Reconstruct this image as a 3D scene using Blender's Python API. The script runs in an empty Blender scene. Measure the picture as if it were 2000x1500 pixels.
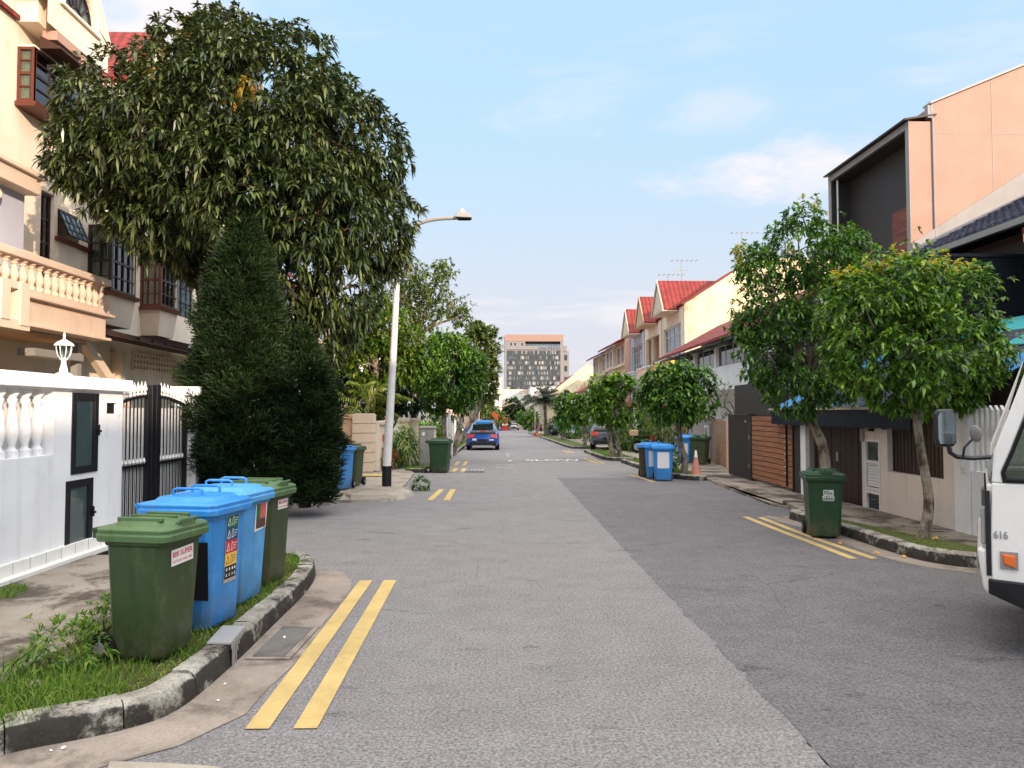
import bpy, bmesh, math, random
import numpy as np
from mathutils import Vector, Matrix
random.seed(7)
SC = bpy.context.scene
COL = SC.collection
R = math.radians
# ------------------------------------------------------------------ camera
H = 1.8
F_PX = 1450.0                      # focal length in photo pixels (photo 2000 x 1500)
cam = bpy.data.objects.new("camera", bpy.data.cameras.new("camera"))
COL.objects.link(cam)
cam.location = (0, 0, H)
cam.rotation_euler = (R(90 + 2.172), 0, R(-1.264))
cam.data.sensor_width = 36.0
cam.data.lens = 36.0 * F_PX / 2000.0
cam.data.clip_end = 3000
cam.data.clip_start = 0.05
SC.camera = cam
CM = cam.rotation_euler.to_matrix()

def ray(px, py):
    return CM @ Vector(((px - 1000) / F_PX, -(py - 750) / F_PX, -1.0))
def at(px, py, Y):
    d = ray(px, py); t = Y / d.y
    return Vector((d.x * t, Y, H + d.z * t))
def onx(px, py, X):
    d = ray(px, py); t = X / d.x
    return Vector((X, d.y * t, H + d.z * t))
def gnd(px, py, z=0.0):
    d = ray(px, py); t = (z - H) / d.z
    return Vector((d.x * t, d.y * t, z))
def gz(y):                         # the street falls gently away
    if y < 20: return 0.0
    return -0.0127 * (min(y, 150) - 20)
# ------------------------------------------------------------------ light
SUN_EL, SUN_AZ = 15.0, 146.0       # azimuth clockwise from +Y (street direction): behind, to the right
SC.view_settings.view_transform = 'Standard'
SC.view_settings.look = 'None'
SC.view_settings.exposure = 2.15
SC.view_settings.gamma = 1
W = bpy.data.worlds.new("World"); SC.world = W; W.use_nodes = True
def build_world():
    nt = W.node_tree; n = nt.nodes; l = nt.links; n.clear()
    out = n.new('ShaderNodeOutputWorld'); bg = n.new('ShaderNodeBackground')
    sky = n.new('ShaderNodeTexSky'); sky.sky_type = 'NISHITA'; sky.sun_disc = False
    sky.sun_elevation = R(SUN_EL); sky.sun_rotation = R(SUN_AZ)
    sky.air_density = 1.0; sky.dust_density = 2.5; sky.ozone_density = 1.0
    bg.inputs[1].default_value = 0.12
    tc = n.new('ShaderNodeTexCoord'); sep = n.new('ShaderNodeSeparateXYZ')
    l.new(tc.outputs['Generated'], sep.inputs[0])
    # cloud layer: noise on the sky projected to a plane overhead
    zz = n.new('ShaderNodeMath'); zz.operation = 'ADD'; zz.inputs[1].default_value = 0.12
    l.new(sep.outputs[2], zz.inputs[0])
    dv = n.new('ShaderNodeVectorMath'); dv.operation = 'DIVIDE'
    cb = n.new('ShaderNodeCombineXYZ')
    for i in range(3): l.new(zz.outputs[0], cb.inputs[i])
    l.new(tc.outputs['Generated'], dv.inputs[0]); l.new(cb.outputs[0], dv.inputs[1])
    mp = n.new('ShaderNodeMapping'); mp.inputs['Scale'].default_value = (0.55, 0.9, 0.0); mp.inputs['Location'].default_value = (2.35, 0.55, 0)
    l.new(dv.outputs[0], mp.inputs[0])
    no = n.new('ShaderNodeTexNoise'); no.inputs['Scale'].default_value = 1.15; no.inputs['Detail'].default_value = 7; no.inputs['Roughness'].default_value = 0.62; no.inputs['Distortion'].default_value = 0.25
    l.new(mp.outputs[0], no.inputs['Vector'])
    mr = n.new('ShaderNodeMapRange'); mr.interpolation_type = 'SMOOTHSTEP'
    mr.inputs[1].default_value = 0.53; mr.inputs[2].default_value = 0.74; mr.inputs[4].default_value = 0.8
    l.new(no.outputs[0], mr.inputs[0])
    # pale blue air, then a thin lavender veil towards the horizon
    def veil(src, z0, z1, amt, col):
        vh = n.new('ShaderNodeMapRange'); vh.interpolation_type = 'SMOOTHSTEP'
        for i, x in enumerate((z0, z1, 0.0, amt)): vh.inputs[i + 1].default_value = x
        l.new(sep.outputs[2], vh.inputs[0])
        m = n.new('ShaderNodeMix'); m.data_type = 'RGBA'; m.inputs[7].default_value = (*col, 1)
        l.new(vh.outputs[0], m.inputs[0]); l.new(src, m.inputs[6]); return m.outputs[2]
    s0 = veil(sky.outputs[0], 0.85, 0.50, 0.94, (0.98, 1.45, 1.88))
    s1 = veil(s0, 0.42, 0.0, 0.97, (1.52, 1.47, 1.57))
    m1 = n.new('ShaderNodeMix'); m1.data_type = 'RGBA'; m1.inputs[7].default_value = (1.95, 1.83, 1.86, 1)
    # two banks of cloud: a long low one to the right of the street, one high on the left
    fac = mr.outputs[0]
    dn = n.new('ShaderNodeTexNoise'); dn.inputs['Scale'].default_value = 7.0; dn.inputs['Detail'].default_value = 8; dn.inputs['Roughness'].default_value = 0.66
    st = n.new('ShaderNodeMapping'); st.inputs['Scale'].default_value = (1.0, 1.0, 2.6); l.new(tc.outputs['Generated'], st.inputs[0]); l.new(st.outputs[0], dn.inputs['Vector'])
    for (px, py, sx, sz, amt) in ((1500, 345, 0.125, 0.030, 1.0), (1590, 330, 0.075, 0.040, 0.95), (330, 15, 0.10, 0.060, 1.0), (1400, 215, 0.07, 0.030, 0.35), (1210, 610, 0.06, 0.02, 0.6)):
        d = ray(px, py).normalized(); r_ = Vector((d.y, -d.x, 0)).normalized()
        terms = []
        for axis, k in ((r_, sx), (Vector((0, 0, 1)), sz)):
            dp = n.new('ShaderNodeVectorMath'); dp.operation = 'DOT_PRODUCT'; dp.inputs[1].default_value = axis; l.new(tc.outputs['Generated'], dp.inputs[0])
            a = n.new('ShaderNodeMath'); a.operation = 'MULTIPLY_ADD'; a.inputs[1].default_value = 1 / k; a.inputs[2].default_value = -d.dot(axis) / k; l.new(dp.outputs['Value'], a.inputs[0])
            q = n.new('ShaderNodeMath'); q.operation = 'MULTIPLY'; l.new(a.outputs[0], q.inputs[0]); l.new(a.outputs[0], q.inputs[1]); terms.append(q.outputs[0])
        sm = n.new('ShaderNodeMath'); sm.operation = 'ADD'; l.new(terms[0], sm.inputs[0]); l.new(terms[1], sm.inputs[1])
        na = n.new('ShaderNodeMath'); na.operation = 'MULTIPLY_ADD'; na.inputs[1].default_value = 4.2; na.inputs[2].default_value = -2.1; l.new(dn.outputs[0], na.inputs[0])
        ad = n.new('ShaderNodeMath'); ad.operation = 'SUBTRACT'; l.new(sm.outputs[0], ad.inputs[0]); l.new(na.outputs[0], ad.inputs[1])
        mk = n.new('ShaderNodeMapRange'); mk.interpolation_type = 'SMOOTHSTEP'; mk.inputs[1].default_value = 1.5; mk.inputs[2].default_value = -0.4; mk.inputs[3].default_value = 0; mk.inputs[4].default_value = amt
        l.new(ad.outputs[0], mk.inputs[0])
        fr = n.new('ShaderNodeVectorMath'); fr.operation = 'DOT_PRODUCT'; fr.inputs[1].default_value = d; l.new(tc.outputs['Generated'], fr.inputs[0])
        gt = n.new('ShaderNodeMath'); gt.operation = 'GREATER_THAN'; gt.inputs[1].default_value = 0.3; l.new(fr.outputs['Value'], gt.inputs[0])
        mm = n.new('ShaderNodeMath'); mm.operation = 'MULTIPLY'; l.new(mk.outputs[0], mm.inputs[0]); l.new(gt.outputs[0], mm.inputs[1])
        mx = n.new('ShaderNodeMath'); mx.operation = 'MAXIMUM'; l.new(fac, mx.inputs[0]); l.new(mm.outputs[0], mx.inputs[1]); fac = mx.outputs[0]
    l.new(fac, m1.inputs[0]); l.new(s1, m1.inputs[6])
    # added glow: sky behind the camera scaled up sunward to brighten the street
    sd = n.new('ShaderNodeVectorMath'); sd.operation = 'DOT_PRODUCT'
    sd.inputs[1].default_value = (math.sin(R(SUN_AZ)), math.cos(R(SUN_AZ)), 0.35)
    l.new(tc.outputs['Generated'], sd.inputs[0])
    gl = n.new('ShaderNodeMapRange'); gl.interpolation_type = 'SMOOTHSTEP'
    gl.inputs[1].default_value = 0.25; gl.inputs[2].default_value = 1.0; gl.inputs[3].default_value = 1.0; gl.inputs[4].default_value = 2.0
    l.new(sd.outputs['Value'], gl.inputs[0])
    # added bright thin cloud overhead, out of view, lifts the light in the street
    ov = n.new('ShaderNodeMapRange'); ov.interpolation_type = 'SMOOTHSTEP'
    ov.inputs[1].default_value = 0.52; ov.inputs[2].default_value = 0.85; ov.inputs[3].default_value = 0.0; ov.inputs[4].default_value = 0.85
    l.new(sep.outputs[2], ov.inputs[0])
    m2 = n.new('ShaderNodeMix'); m2.data_type = 'RGBA'; m2.inputs[7].default_value = (5.4, 5.1, 4.9, 1)
    l.new(ov.outputs[0], m2.inputs[0]); l.new(m1.outputs[2], m2.inputs[6])
    ml = n.new('ShaderNodeVectorMath'); ml.operation = 'SCALE'
    l.new(m2.outputs[2], ml.inputs[0]); l.new(gl.outputs[0], ml.inputs['Scale'])
    l.new(ml.outputs[0], bg.inputs[0]); l.new(bg.outputs[0], out.inputs[0])
build_world()
sun = bpy.data.objects.new("sun", bpy.data.lights.new("sun", 'SUN')); COL.objects.link(sun)
sun.data.energy = 1.45; sun.data.angle = R(0.6); sun.data.color = (1.0, 0.78, 0.60)
SDIR = Vector((math.sin(R(SUN_AZ)) * math.cos(R(SUN_EL)), math.cos(R(SUN_AZ)) * math.cos(R(SUN_EL)), math.sin(R(SUN_EL))))
sun.rotation_euler = SDIR.to_track_quat('Z', 'Y').to_euler()
sun.location = SDIR * 60

# ------------------------------------------------------------------ mesh helpers
class MB:
    def __init__(s): s.v = []; s.f = []; s.mi = []; s.cur = 0
    def mat(s, i): s.cur = i; return s
    def add(s, vs, fs):
        b = len(s.v); s.v += [tuple(v) for v in vs]
        s.f += [tuple(b + i for i in f) for f in fs]; s.mi += [s.cur] * len(fs); return s
    def box(s, x0, x1, y0, y1, z0, z1):
        if x0 > x1: x0, x1 = x1, x0
        if y0 > y1: y0, y1 = y1, y0
        if z0 > z1: z0, z1 = z1, z0
        return s.add([(x0,y0,z0),(x1,y0,z0),(x1,y1,z0),(x0,y1,z0),(x0,y0,z1),(x1,y0,z1),(x1,y1,z1),(x0,y1,z1)],
                     [(0,3,2,1),(4,5,6,7),(0,1,5,4),(1,2,6,5),(2,3,7,6),(3,0,4,7)])
    def hexa(s, b, t):             # 4 bottom points, 4 top points
        return s.add(list(b) + list(t), [(0,3,2,1),(4,5,6,7),(0,1,5,4),(1,2,6,5),(2,3,7,6),(3,0,4,7)])
    def bar(s, a, b, w, h=None, up=(0,0,1)):
        a, b = Vector(a), Vector(b); h = w if h is None else h
        d = (b - a).normalized(); u = Vector(up)
        if abs(d.dot(u)) > 0.98: u = Vector((1, 0, 0))
        x = d.cross(u).normalized() * (w / 2); z = x.cross(d).normalized() * (h / 2)
        return s.hexa([a - x - z, a + x - z, b + x - z, b - x - z], [a - x + z, a + x + z, b + x + z, b - x + z])
    def prism(s, poly, ax, t0, t1):
        def P(p, t):
            return {'x': (t, p[0], p[1]), 'y': (p[0], t, p[1]), 'z': (p[0], p[1], t)}[ax]
        n = len(poly)
        return s.add([P(p, t0) for p in poly] + [P(p, t1) for p in poly],
                     [tuple(range(n)), tuple(range(2*n-1, n-1, -1))] + [(i, n+i, n+(i+1)%n, (i+1)%n) for i in range(n)])
    def slab(s, quad, d):          # any polygon of 3-D points pushed along d
        q = [Vector(p) for p in quad]; d = Vector(d); n = len(q)
        return s.add(q + [p + d for p in q], [tuple(range(n)), tuple(range(2*n-1, n-1, -1))] + [(i, n+i, n+(i+1)%n, (i+1)%n) for i in range(n)])
    def poly(s, pts): return s.add(pts, [tuple(range(len(pts)))])
    def tube(s, pts, rads, n=8, cap=True):
        pts = [Vector(p) for p in pts]
        if not hasattr(rads, '__len__'): rads = [rads] * len(pts)
        b = []; ref = None
        for i, p in enumerate(pts):
            d = (pts[min(i+1, len(pts)-1)] - pts[max(i-1, 0)])
            if d.length < 1e-9: d = Vector((0, 0, 1))
            d.normalize()
            if ref is None: ref = Vector((1, 0, 0)) if abs(d.x) < 0.9 else Vector((0, 1, 0))
            x = (ref - d * ref.dot(d)).normalized(); y = d.cross(x); ref = x
            b += [p + (x * math.cos(2*math.pi*k/n) + y * math.sin(2*math.pi*k/n)) * rads[i] for k in range(n)]
        f = []
        for i in range(len(pts) - 1):
            for k in range(n):
                f.append((i*n+k, i*n+(k+1)%n, (i+1)*n+(k+1)%n, (i+1)*n+k))
        if cap: f += [tuple(range(n-1, -1, -1)), tuple((len(pts)-1)*n + k for k in range(n))]
        return s.add(b, f)
    def lathe(s, prof, loc=(0,0,0), n=12, ax='z'):
        b = []; m = len(prof)
        for r, z in prof:
            for k in range(n):
                a = 2*math.pi*k/n; c, d = r*math.cos(a), r*math.sin(a)
                p = {'z': (c, d, z), 'x': (z, c, d), 'y': (d, z, c)}[ax]
                b.append((p[0]+loc[0], p[1]+loc[1], p[2]+loc[2]))
        f = [(i*n+k, i*n+(k+1)%n, (i+1)*n+(k+1)%n, (i+1)*n+k) for i in range(m-1) for k in range(n)]
        f += [tuple(range(n-1, -1, -1)), tuple((m-1)*n+k for k in range(n))]
        return s.add(b, f)
    def xform(s, M, start=0):
        for i in range(start, len(s.v)): s.v[i] = tuple(M @ Vector(s.v[i]))
        return s
    def build(s, name, mats, parent=None, bevel=0, smooth=False, seg=2, label=None):
        me = bpy.data.meshes.new(name)
        me.from_pydata(s.v, [], s.f)
        mats = mats if isinstance(mats, (list, tuple)) else [mats]
        for m in mats: me.materials.append(m)
        if len(mats) > 1: me.polygons.foreach_set('material_index', s.mi)
        bm = bmesh.new(); bm.from_mesh(me); bmesh.ops.recalc_face_normals(bm, faces=bm.faces); bm.to_mesh(me); bm.free()
        if smooth:
            me.polygons.foreach_set('use_smooth', [True] * len(me.polygons)); me.set_sharp_from_angle(angle=R(38))
        return link(name, me, parent, bevel, seg, label)

ORG = {}
def link(name, me, parent=None, bevel=0, seg=2, label=None):
    o = bpy.data.objects.new(name, me); COL.objects.link(o)
    if parent is not None:
        o.parent = parent
        if parent.name in ORG: o.location = -ORG[parent.name]
    if bevel:
        b = o.modifiers.new('bevel', 'BEVEL'); b.width = bevel; b.segments = seg; b.limit_method = 'ANGLE'; b.angle_limit = R(40); b.harden_normals = False
    if label: o['label'] = label
    return o
def tag(o, label, cat, group=None):
    o['label'] = label; o['category'] = cat
    if group: o['group'] = group
    return o
def thing(name, label, cat, loc, group=None, rot=0, world=False):
    """Empty at the thing's base; world=True: its parts are given in world coordinates."""
    o = bpy.data.objects.new(name, None); COL.objects.link(o); o.empty_display_size = 0.2
    o.location = loc; o.rotation_euler = (0, 0, rot)
    if world: ORG[o.name] = Vector(loc)
    return tag(o, label, cat, group)
def struct(o): o['kind'] = 'structure'; return o
def stuff(o): o['kind'] = 'stuff'; return o
def dup(root, loc=None, rot=None, label=None, group=None):
    def rec(o, par):
        c = o.copy(); COL.objects.link(c); c.parent = par
        for ch in list(o.children): rec(ch, c)
        return c
    r = rec(root, None)
    if loc is not None: r.location = loc
    if rot is not None: r.rotation_euler = (0, 0, rot)
    if label: r['label'] = label
    if group: r['group'] = group
    return r

# ------------------------------------------------------------------ materials
def srgb(h):
    h = h.lstrip('#'); c = [int(h[i:i+2], 16) / 255 for i in (0, 2, 4)]
    return tuple(x / 12.92 if x <= 0.04045 else ((x + 0.055) / 1.055) ** 2.4 for x in c)
class NT:
    def __init__(s, name):
        s.m = bpy.data.materials.new(name); s.m.use_nodes = True; s.t = s.m.node_tree; s.n = s.t.nodes; s.l = s.t.links
        s.b = s.n['Principled BSDF']; s.out = s.n['Material Output']
        s.co = s.n.new('ShaderNodeTexCoord').outputs['Object']
    def lk(s, a, b): s.l.new(a, b); return s
    def noise(s, scale, detail=5, rough=0.6, vec=None, dist=0.0, stretch=None):
        t = s.n.new('ShaderNodeTexNoise'); t.inputs['Scale'].default_value = scale; t.inputs['Detail'].default_value = detail
        t.inputs['Roughness'].default_value = rough; t.inputs['Distortion'].default_value = dist
        v = vec or s.co
        if stretch:
            mp = s.n.new('ShaderNodeMapping'); mp.inputs['Scale'].default_value = stretch; s.lk(v, mp.inputs[0]); v = mp.outputs[0]
        s.lk(v, t.inputs['Vector']); return t.outputs[0]
    def voro(s, scale, feat='F1', out='Distance', vec=None):
        t = s.n.new('ShaderNodeTexVoronoi'); t.feature = feat; t.inputs['Scale'].default_value = scale; s.lk(vec or s.co, t.inputs['Vector']); return t.outputs[out]
    def rng(s, v, a, b, c=0.0, d=1.0, smooth=True):
        t = s.n.new('ShaderNodeMapRange'); t.interpolation_type = 'SMOOTHSTEP' if smooth else 'LINEAR'
        for i, x in enumerate((a, b, c, d)): t.inputs[i+1].default_value = x
        s.lk(v, t.inputs[0]); return t.outputs[0]
    def mix(s, fac, a, b, mode='MIX'):
        t = s.n.new('ShaderNodeMix'); t.data_type = 'RGBA'; t.blend_type = mode
        for i, x in ((0, fac), (6, a), (7, b)):
            if isinstance(x, (int, float)): t.inputs[i].default_value = x
            elif isinstance(x, tuple): t.inputs[i].default_value = (x[0], x[1], x[2], 1)
            else: s.lk(x, t.inputs[i])
        return t.outputs[2]
    def math(s, op, a, b=0.0):
        t = s.n.new('ShaderNodeMath'); t.operation = op
        for i, x in enumerate((a, b)):
            if isinstance(x, (int, float)): t.inputs[i].default_value = x
            else: s.lk(x, t.inputs[i])
        return t.outputs[0]
    def sep(s, v=None):
        t = s.n.new('ShaderNodeSeparateXYZ'); s.lk(v or s.co, t.inputs[0]); return t.outputs
    def wave(s, axis, scale, dist=0.0, prof='SIN'):
        t = s.n.new('ShaderNodeTexWave'); t.bands_direction = axis; t.wave_profile = prof; t.inputs['Scale'].default_value = scale; t.inputs['Distortion'].default_value = dist
        s.lk(s.co, t.inputs['Vector']); return t.outputs['Fac'] if 'Fac' in t.outputs else t.outputs[1]
    def bump(s, h, strength=0.3, dist=0.01):
        t = s.n.new('ShaderNodeBump'); t.inputs['Strength'].default_value = strength; t.inputs['Distance'].default_value = dist
        s.lk(h, t.inputs['Height']); s.lk(t.outputs[0], s.b.inputs['Normal']); return s
    def base(s, c):
        if isinstance(c, tuple): s.b.inputs['Base Color'].default_value = (c[0], c[1], c[2], 1)
        else: s.lk(c, s.b.inputs['Base Color'])
        return s
    def set(s, rough=None, spec=None, metal=None, coat=None):
        if rough is not None: s.b.inputs['Roughness'].default_value = rough
        if spec is not None: s.b.inputs['Specular IOR Level'].default_value = spec
        if metal is not None: s.b.inputs['Metallic'].default_value = metal
        if coat is not None: s.b.inputs['Coat Weight'].default_value = coat
        return s
def sc(c, k): return tuple(min(1.0, x * k) for x in c)
def pmat(name, col, rough=0.8, var=0.12, scale=3.0, bump=0.15, bscale=60, spec=0.3, metal=0.0, stain=None, sscale=1.5, samt=0.5, sth=(0.5, 0.72), coat=None, stretch=None):
    t = NT(name); col = srgb(col) if isinstance(col, str) else col
    c = t.mix(t.rng(t.noise(scale, 6), 0.3, 0.7), sc(col, 1 - var), sc(col, 1 + var))
    if stain:
        st = srgb(stain) if isinstance(stain, str) else stain
        c = t.mix(t.math('MULTIPLY', t.rng(t.noise(sscale, 8, 0.7, stretch=stretch), *sth), samt), c, st)
    t.base(c).set(rough, spec, metal, coat)
    if bump: t.bump(t.noise(bscale, 4), bump, 0.01)
    return t.m
def m_asphalt(name, col, speck=0.5, stain_amt=0.5):
    t = NT(name); col = srgb(col)
    c = t.mix(t.rng(t.noise(0.3, 6, 0.65), 0.3, 0.72), sc(col, 0.86), sc(col, 1.12))
    c = t.mix(t.rng(t.noise(2.6, 9, 0.75), 0.34, 0.66), t.mix(0.12, c, (0, 0, 0)), t.mix(0.06, c, (1, .98, .95)))
    streak = t.rng(t.noise(0.9, 7, 0.7, stretch=(0.5, 1.7, 1), dist=0.7), 0.55, 0.70)
    c = t.mix(t.math('MULTIPLY', streak, stain_amt * 0.7), c, sc(col, 0.42))
    spots = t.rng(t.noise(1.7, 6, 0.6, stretch=(0.8, 1.6, 1), dist=0.4), 0.625, 0.675)
    c = t.mix(t.math('MULTIPLY', spots, 0.55 * stain_amt + 0.25), c, sc(col, 0.25))
    ve = t.n.new('ShaderNodeTexVoronoi'); ve.feature = 'DISTANCE_TO_EDGE'; ve.inputs['Scale'].default_value = 0.34
    wv = t.n.new('ShaderNodeMix'); wv.data_type = 'VECTOR'; wv.inputs[0].default_value = 0.10
    nv = t.n.new('ShaderNodeTexNoise'); nv.inputs['Scale'].default_value = 2.5; nv.inputs['Detail'].default_value = 6; t.lk(t.co, nv.inputs['Vector']); t.lk(t.co, wv.inputs[4]); t.lk(nv.outputs['Color'], wv.inputs[5]); t.lk(wv.outputs[1], ve.inputs['Vector'])
    crack = t.math('MULTIPLY', t.rng(ve.outputs['Distance'], 0.0035, 0.0010), t.rng(t.noise(0.45, 4), 0.50, 0.60))
    c = t.mix(t.math('MULTIPLY', crack, 0.7), c, sc(col, 0.2))
    g1 = t.noise(48, 5, 0.85)
    c = t.mix(t.rng(g1, 0.33, 0.67), t.mix(0.60, c, sc(col, 0.10)), t.mix(0.46, c, sc(col, 2.3)))
    ag = t.voro(70)
    c = t.mix(t.math('MULTIPLY', t.rng(ag, 0.20, 0.05), speck), c, sc(col, 2.4))
    c = t.mix(t.math('MULTIPLY', t.rng(t.noise(95, 3, 0.6), 0.60, 0.68), 0.6), c, sc(col, 0.2))
    t.base(c).set(0.88, 0.2)
    t.bump(t.math('ADD', t.math('MULTIPLY', g1, 1.4), ag), 0.8, 0.012)
    return t.m
def m_concrete(name, col, dark='#3a342c', amt=0.6, sscale=1.4, th=(0.47, 0.62), fine=0.5, second=None):
    t = NT(name); col = srgb(col); dark = srgb(dark)
    c = t.mix(t.rng(t.noise(1.7, 6, 0.65), 0.3, 0.7), sc(col, 0.85), sc(col, 1.15))
    if second: c = t.mix(t.math('MULTIPLY', t.rng(t.noise(0.9, 6, 0.7, stretch=(1, 0.6, 1)), 0.5, 0.66), 0.7), c, srgb(second))
    st = t.rng(t.noise(sscale, 9, 0.72, dist=0.4), *th)
    c = t.mix(t.math('MULTIPLY', st, amt), c, dark)
    f = t.noise(60, 5, 0.8)
    c = t.mix(t.math('MULTIPLY', t.rng(f, 0.4, 0.7), fine * 0.6), c, sc(col, 0.55))
    c = t.mix(t.math('MULTIPLY', t.rng(t.voro(40), 0.12, 0.03), fine * 0.6), c, sc(col, 1.4))
    t.base(c).set(0.9, 0.2)
    t.bump(t.math('ADD', f, t.math('MULTIPLY', st, -0.6)), 0.4, 0.008)
    return t.m
def m_kerb(name):
    t = NT(name)
    c = t.mix(t.rng(t.noise(3.5, 8, 0.7), 0.35, 0.68), srgb('#8a8378'), srgb('#c2bdb0'))
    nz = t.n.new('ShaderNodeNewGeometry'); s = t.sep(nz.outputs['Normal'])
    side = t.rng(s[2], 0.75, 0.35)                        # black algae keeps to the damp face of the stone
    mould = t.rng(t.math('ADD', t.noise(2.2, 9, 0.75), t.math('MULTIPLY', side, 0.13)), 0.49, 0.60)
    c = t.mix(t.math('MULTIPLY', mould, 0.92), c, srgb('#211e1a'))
    c = t.mix(t.math('MULTIPLY', t.rng(t.noise(5, 6, 0.6), 0.6, 0.7), 0.5), c, srgb('#7d7a52'))
    c = t.mix(t.math('MULTIPLY', t.rng(t.noise(55, 5, 0.7), 0.5, 0.62), 0.5), c, srgb('#4a453d'))
    t.base(c).set(0.92, 0.2); t.bump(t.noise(26, 8, 0.75), 0.8, 0.02)
    return t.m
def m_leaf(name, cols, rough=0.45, spec=0.4, trans=0.25):
    t = NT(name)
    g = t.n.new('ShaderNodeNewGeometry'); ramp = t.n.new('ShaderNodeValToRGB')
    cr = ramp.color_ramp; cr.interpolation = 'LINEAR'
    cs = [srgb(c) for c in cols]
    for i, c in enumerate(cs):
        e = cr.elements[i] if i < 2 else cr.elements.new(1.0)
        e.position = i / (len(cs) - 1); e.color = (*c, 1)
    for i in range(len(cs)): cr.elements[i].position = i / (len(cs) - 1); cr.elements[i].color = (*cs[i], 1)
    t.lk(g.outputs['Random Per Island'], ramp.inputs[0])
    c = t.mix(t.rng(t.noise(1.1, 3), 0.35, 0.65), t.mix(0.85, ramp.outputs[0], ramp.outputs[0]), t.mix(1.0, ramp.outputs[0], (0.72, 0.8, 0.8), 'MULTIPLY'))
    t.base(c).set(rough, spec)
    tr = t.n.new('ShaderNodeBsdfTranslucent'); ms = t.n.new('ShaderNodeMixShader'); ms.inputs[0].default_value = trans
    hs = t.mix(1.0, c, (1.3, 1.35, 0.6), 'MULTIPLY')
    t.lk(hs, tr.inputs[0]); t.lk(t.b.outputs[0], ms.inputs[1]); t.lk(tr.outputs[0], ms.inputs[2]); t.lk(ms.outputs[0], t.out.inputs[0])
    return t.m
def m_bark(name, col='#7d7264', dark='#3a322a', sc_=9):
    t = NT(name)
    v = t.noise(sc_, 8, 0.7, stretch=(1, 1, 0.45))
    c = t.mix(t.rng(v, 0.38, 0.62), srgb(dark), srgb(col))
    c = t.mix(t.math('MULTIPLY', t.rng(t.noise(3, 5), 0.5, 0.65), 0.5), c, sc(srgb(col), 1.5))
    t.base(c).set(0.95, 0.1); t.bump(v, 0.8, 0.02); return t.m
def m_glass(name, col='#1b2328', rough=0.06, var=0.5, vs=1.2):
    t = NT(name); col = srgb(col)
    t.base(t.mix(t.rng(t.noise(vs, 3), 0.35, 0.65), sc(col, 1 - var), sc(col, 1 + var))).set(rough, 0.8)
    return t.m
def m_clear(name, tint='#c8d6d4', refl=0.35):
    t = NT(name)
    tr = t.n.new('ShaderNodeBsdfTransparent'); tr.inputs[0].default_value = (*srgb(tint), 1)
    gl = t.n.new('ShaderNodeBsdfGlossy'); gl.inputs['Roughness'].default_value = 0.03
    fr = t.n.new('ShaderNodeFresnel'); fr.inputs[0].default_value = 1.5
    ms = t.n.new('ShaderNodeMixShader'); t.lk(t.math('ADD', t.math('MULTIPLY', fr.outputs[0], 1.2), refl * 0.25), ms.inputs[0])
    t.lk(tr.outputs[0], ms.inputs[1]); t.lk(gl.outputs[0], ms.inputs[2]); t.lk(ms.outputs[0], t.out.inputs[0])
    return t.m
def m_roof(name, col, axis='Y', pitch=9.0, rows=5.0, rough=0.6):
    t = NT(name); col = srgb(col)
    w = t.wave(axis, pitch)
    zr = t.n.new('ShaderNodeTexWave'); zr.bands_direction = 'Z'; zr.wave_profile = 'SAW'; zr.inputs['Scale'].default_value = rows; t.lk(t.co, zr.inputs['Vector'])
    z = zr.outputs['Fac']
    c = t.mix(t.rng(t.noise(2.5, 6, 0.7), 0.3, 0.7), sc(col, 0.7), sc(col, 1.2))
    c = t.mix(t.math('MULTIPLY', t.rng(z, 0.82, 1.0), 0.6), c, sc(col, 0.35))
    c = t.mix(t.math('MULTIPLY', t.rng(w, 0.25, 0.0), 0.45), c, sc(col, 0.45))
    t.base(c).set(rough, 0.3)
    t.bump(t.math('ADD', t.math('MULTIPLY', w, 1.0), t.math('MULTIPLY', z, 0.7)), 0.9, 0.05)
    return t.m
def m_plaster(name, col, stain='#8d7763', amt=0.35, streak=True, var=0.06, sscale=1.2, th=(0.52, 0.78), scratch=0.0):
    t = NT(name); col = srgb(col)
    c = t.mix(t.rng(t.noise(0.9, 6, 0.6), 0.3, 0.7), sc(col, 1 - var), sc(col, 1 + var))
    c = t.mix(t.math('MULTIPLY', t.rng(t.noise(sscale, 9, 0.72), *th), amt), c, srgb(stain))
    if streak: c = t.mix(t.math('MULTIPLY', t.rng(t.noise(2.4, 6, 0.6, stretch=(2.2, 2.2, 0.12)), 0.5, 0.76), amt * 0.7), c, srgb(stain))
    if scratch: c = t.mix(t.math('MULTIPLY', t.rng(t.noise(6, 9, 0.8), 0.6, 0.68), scratch), c, srgb('#5b5046'))
    t.base(c).set(0.85, 0.25); t.bump(t.noise(70, 5, 0.6), 0.18, 0.006); return t.m
def m_wood(name, col, axis='X', dark=0.5, rough=0.55, st=(1, 8, 8)):
    t = NT(name); col = srgb(col)
    v = t.noise(2.0, 7, 0.65, stretch=st, dist=0.3)
    c = t.mix(t.rng(v, 0.32, 0.68), sc(col, dark), sc(col, 1.25))
    t.base(c).set(rough, 0.35); t.bump(v, 0.2, 0.005); return t.m
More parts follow.
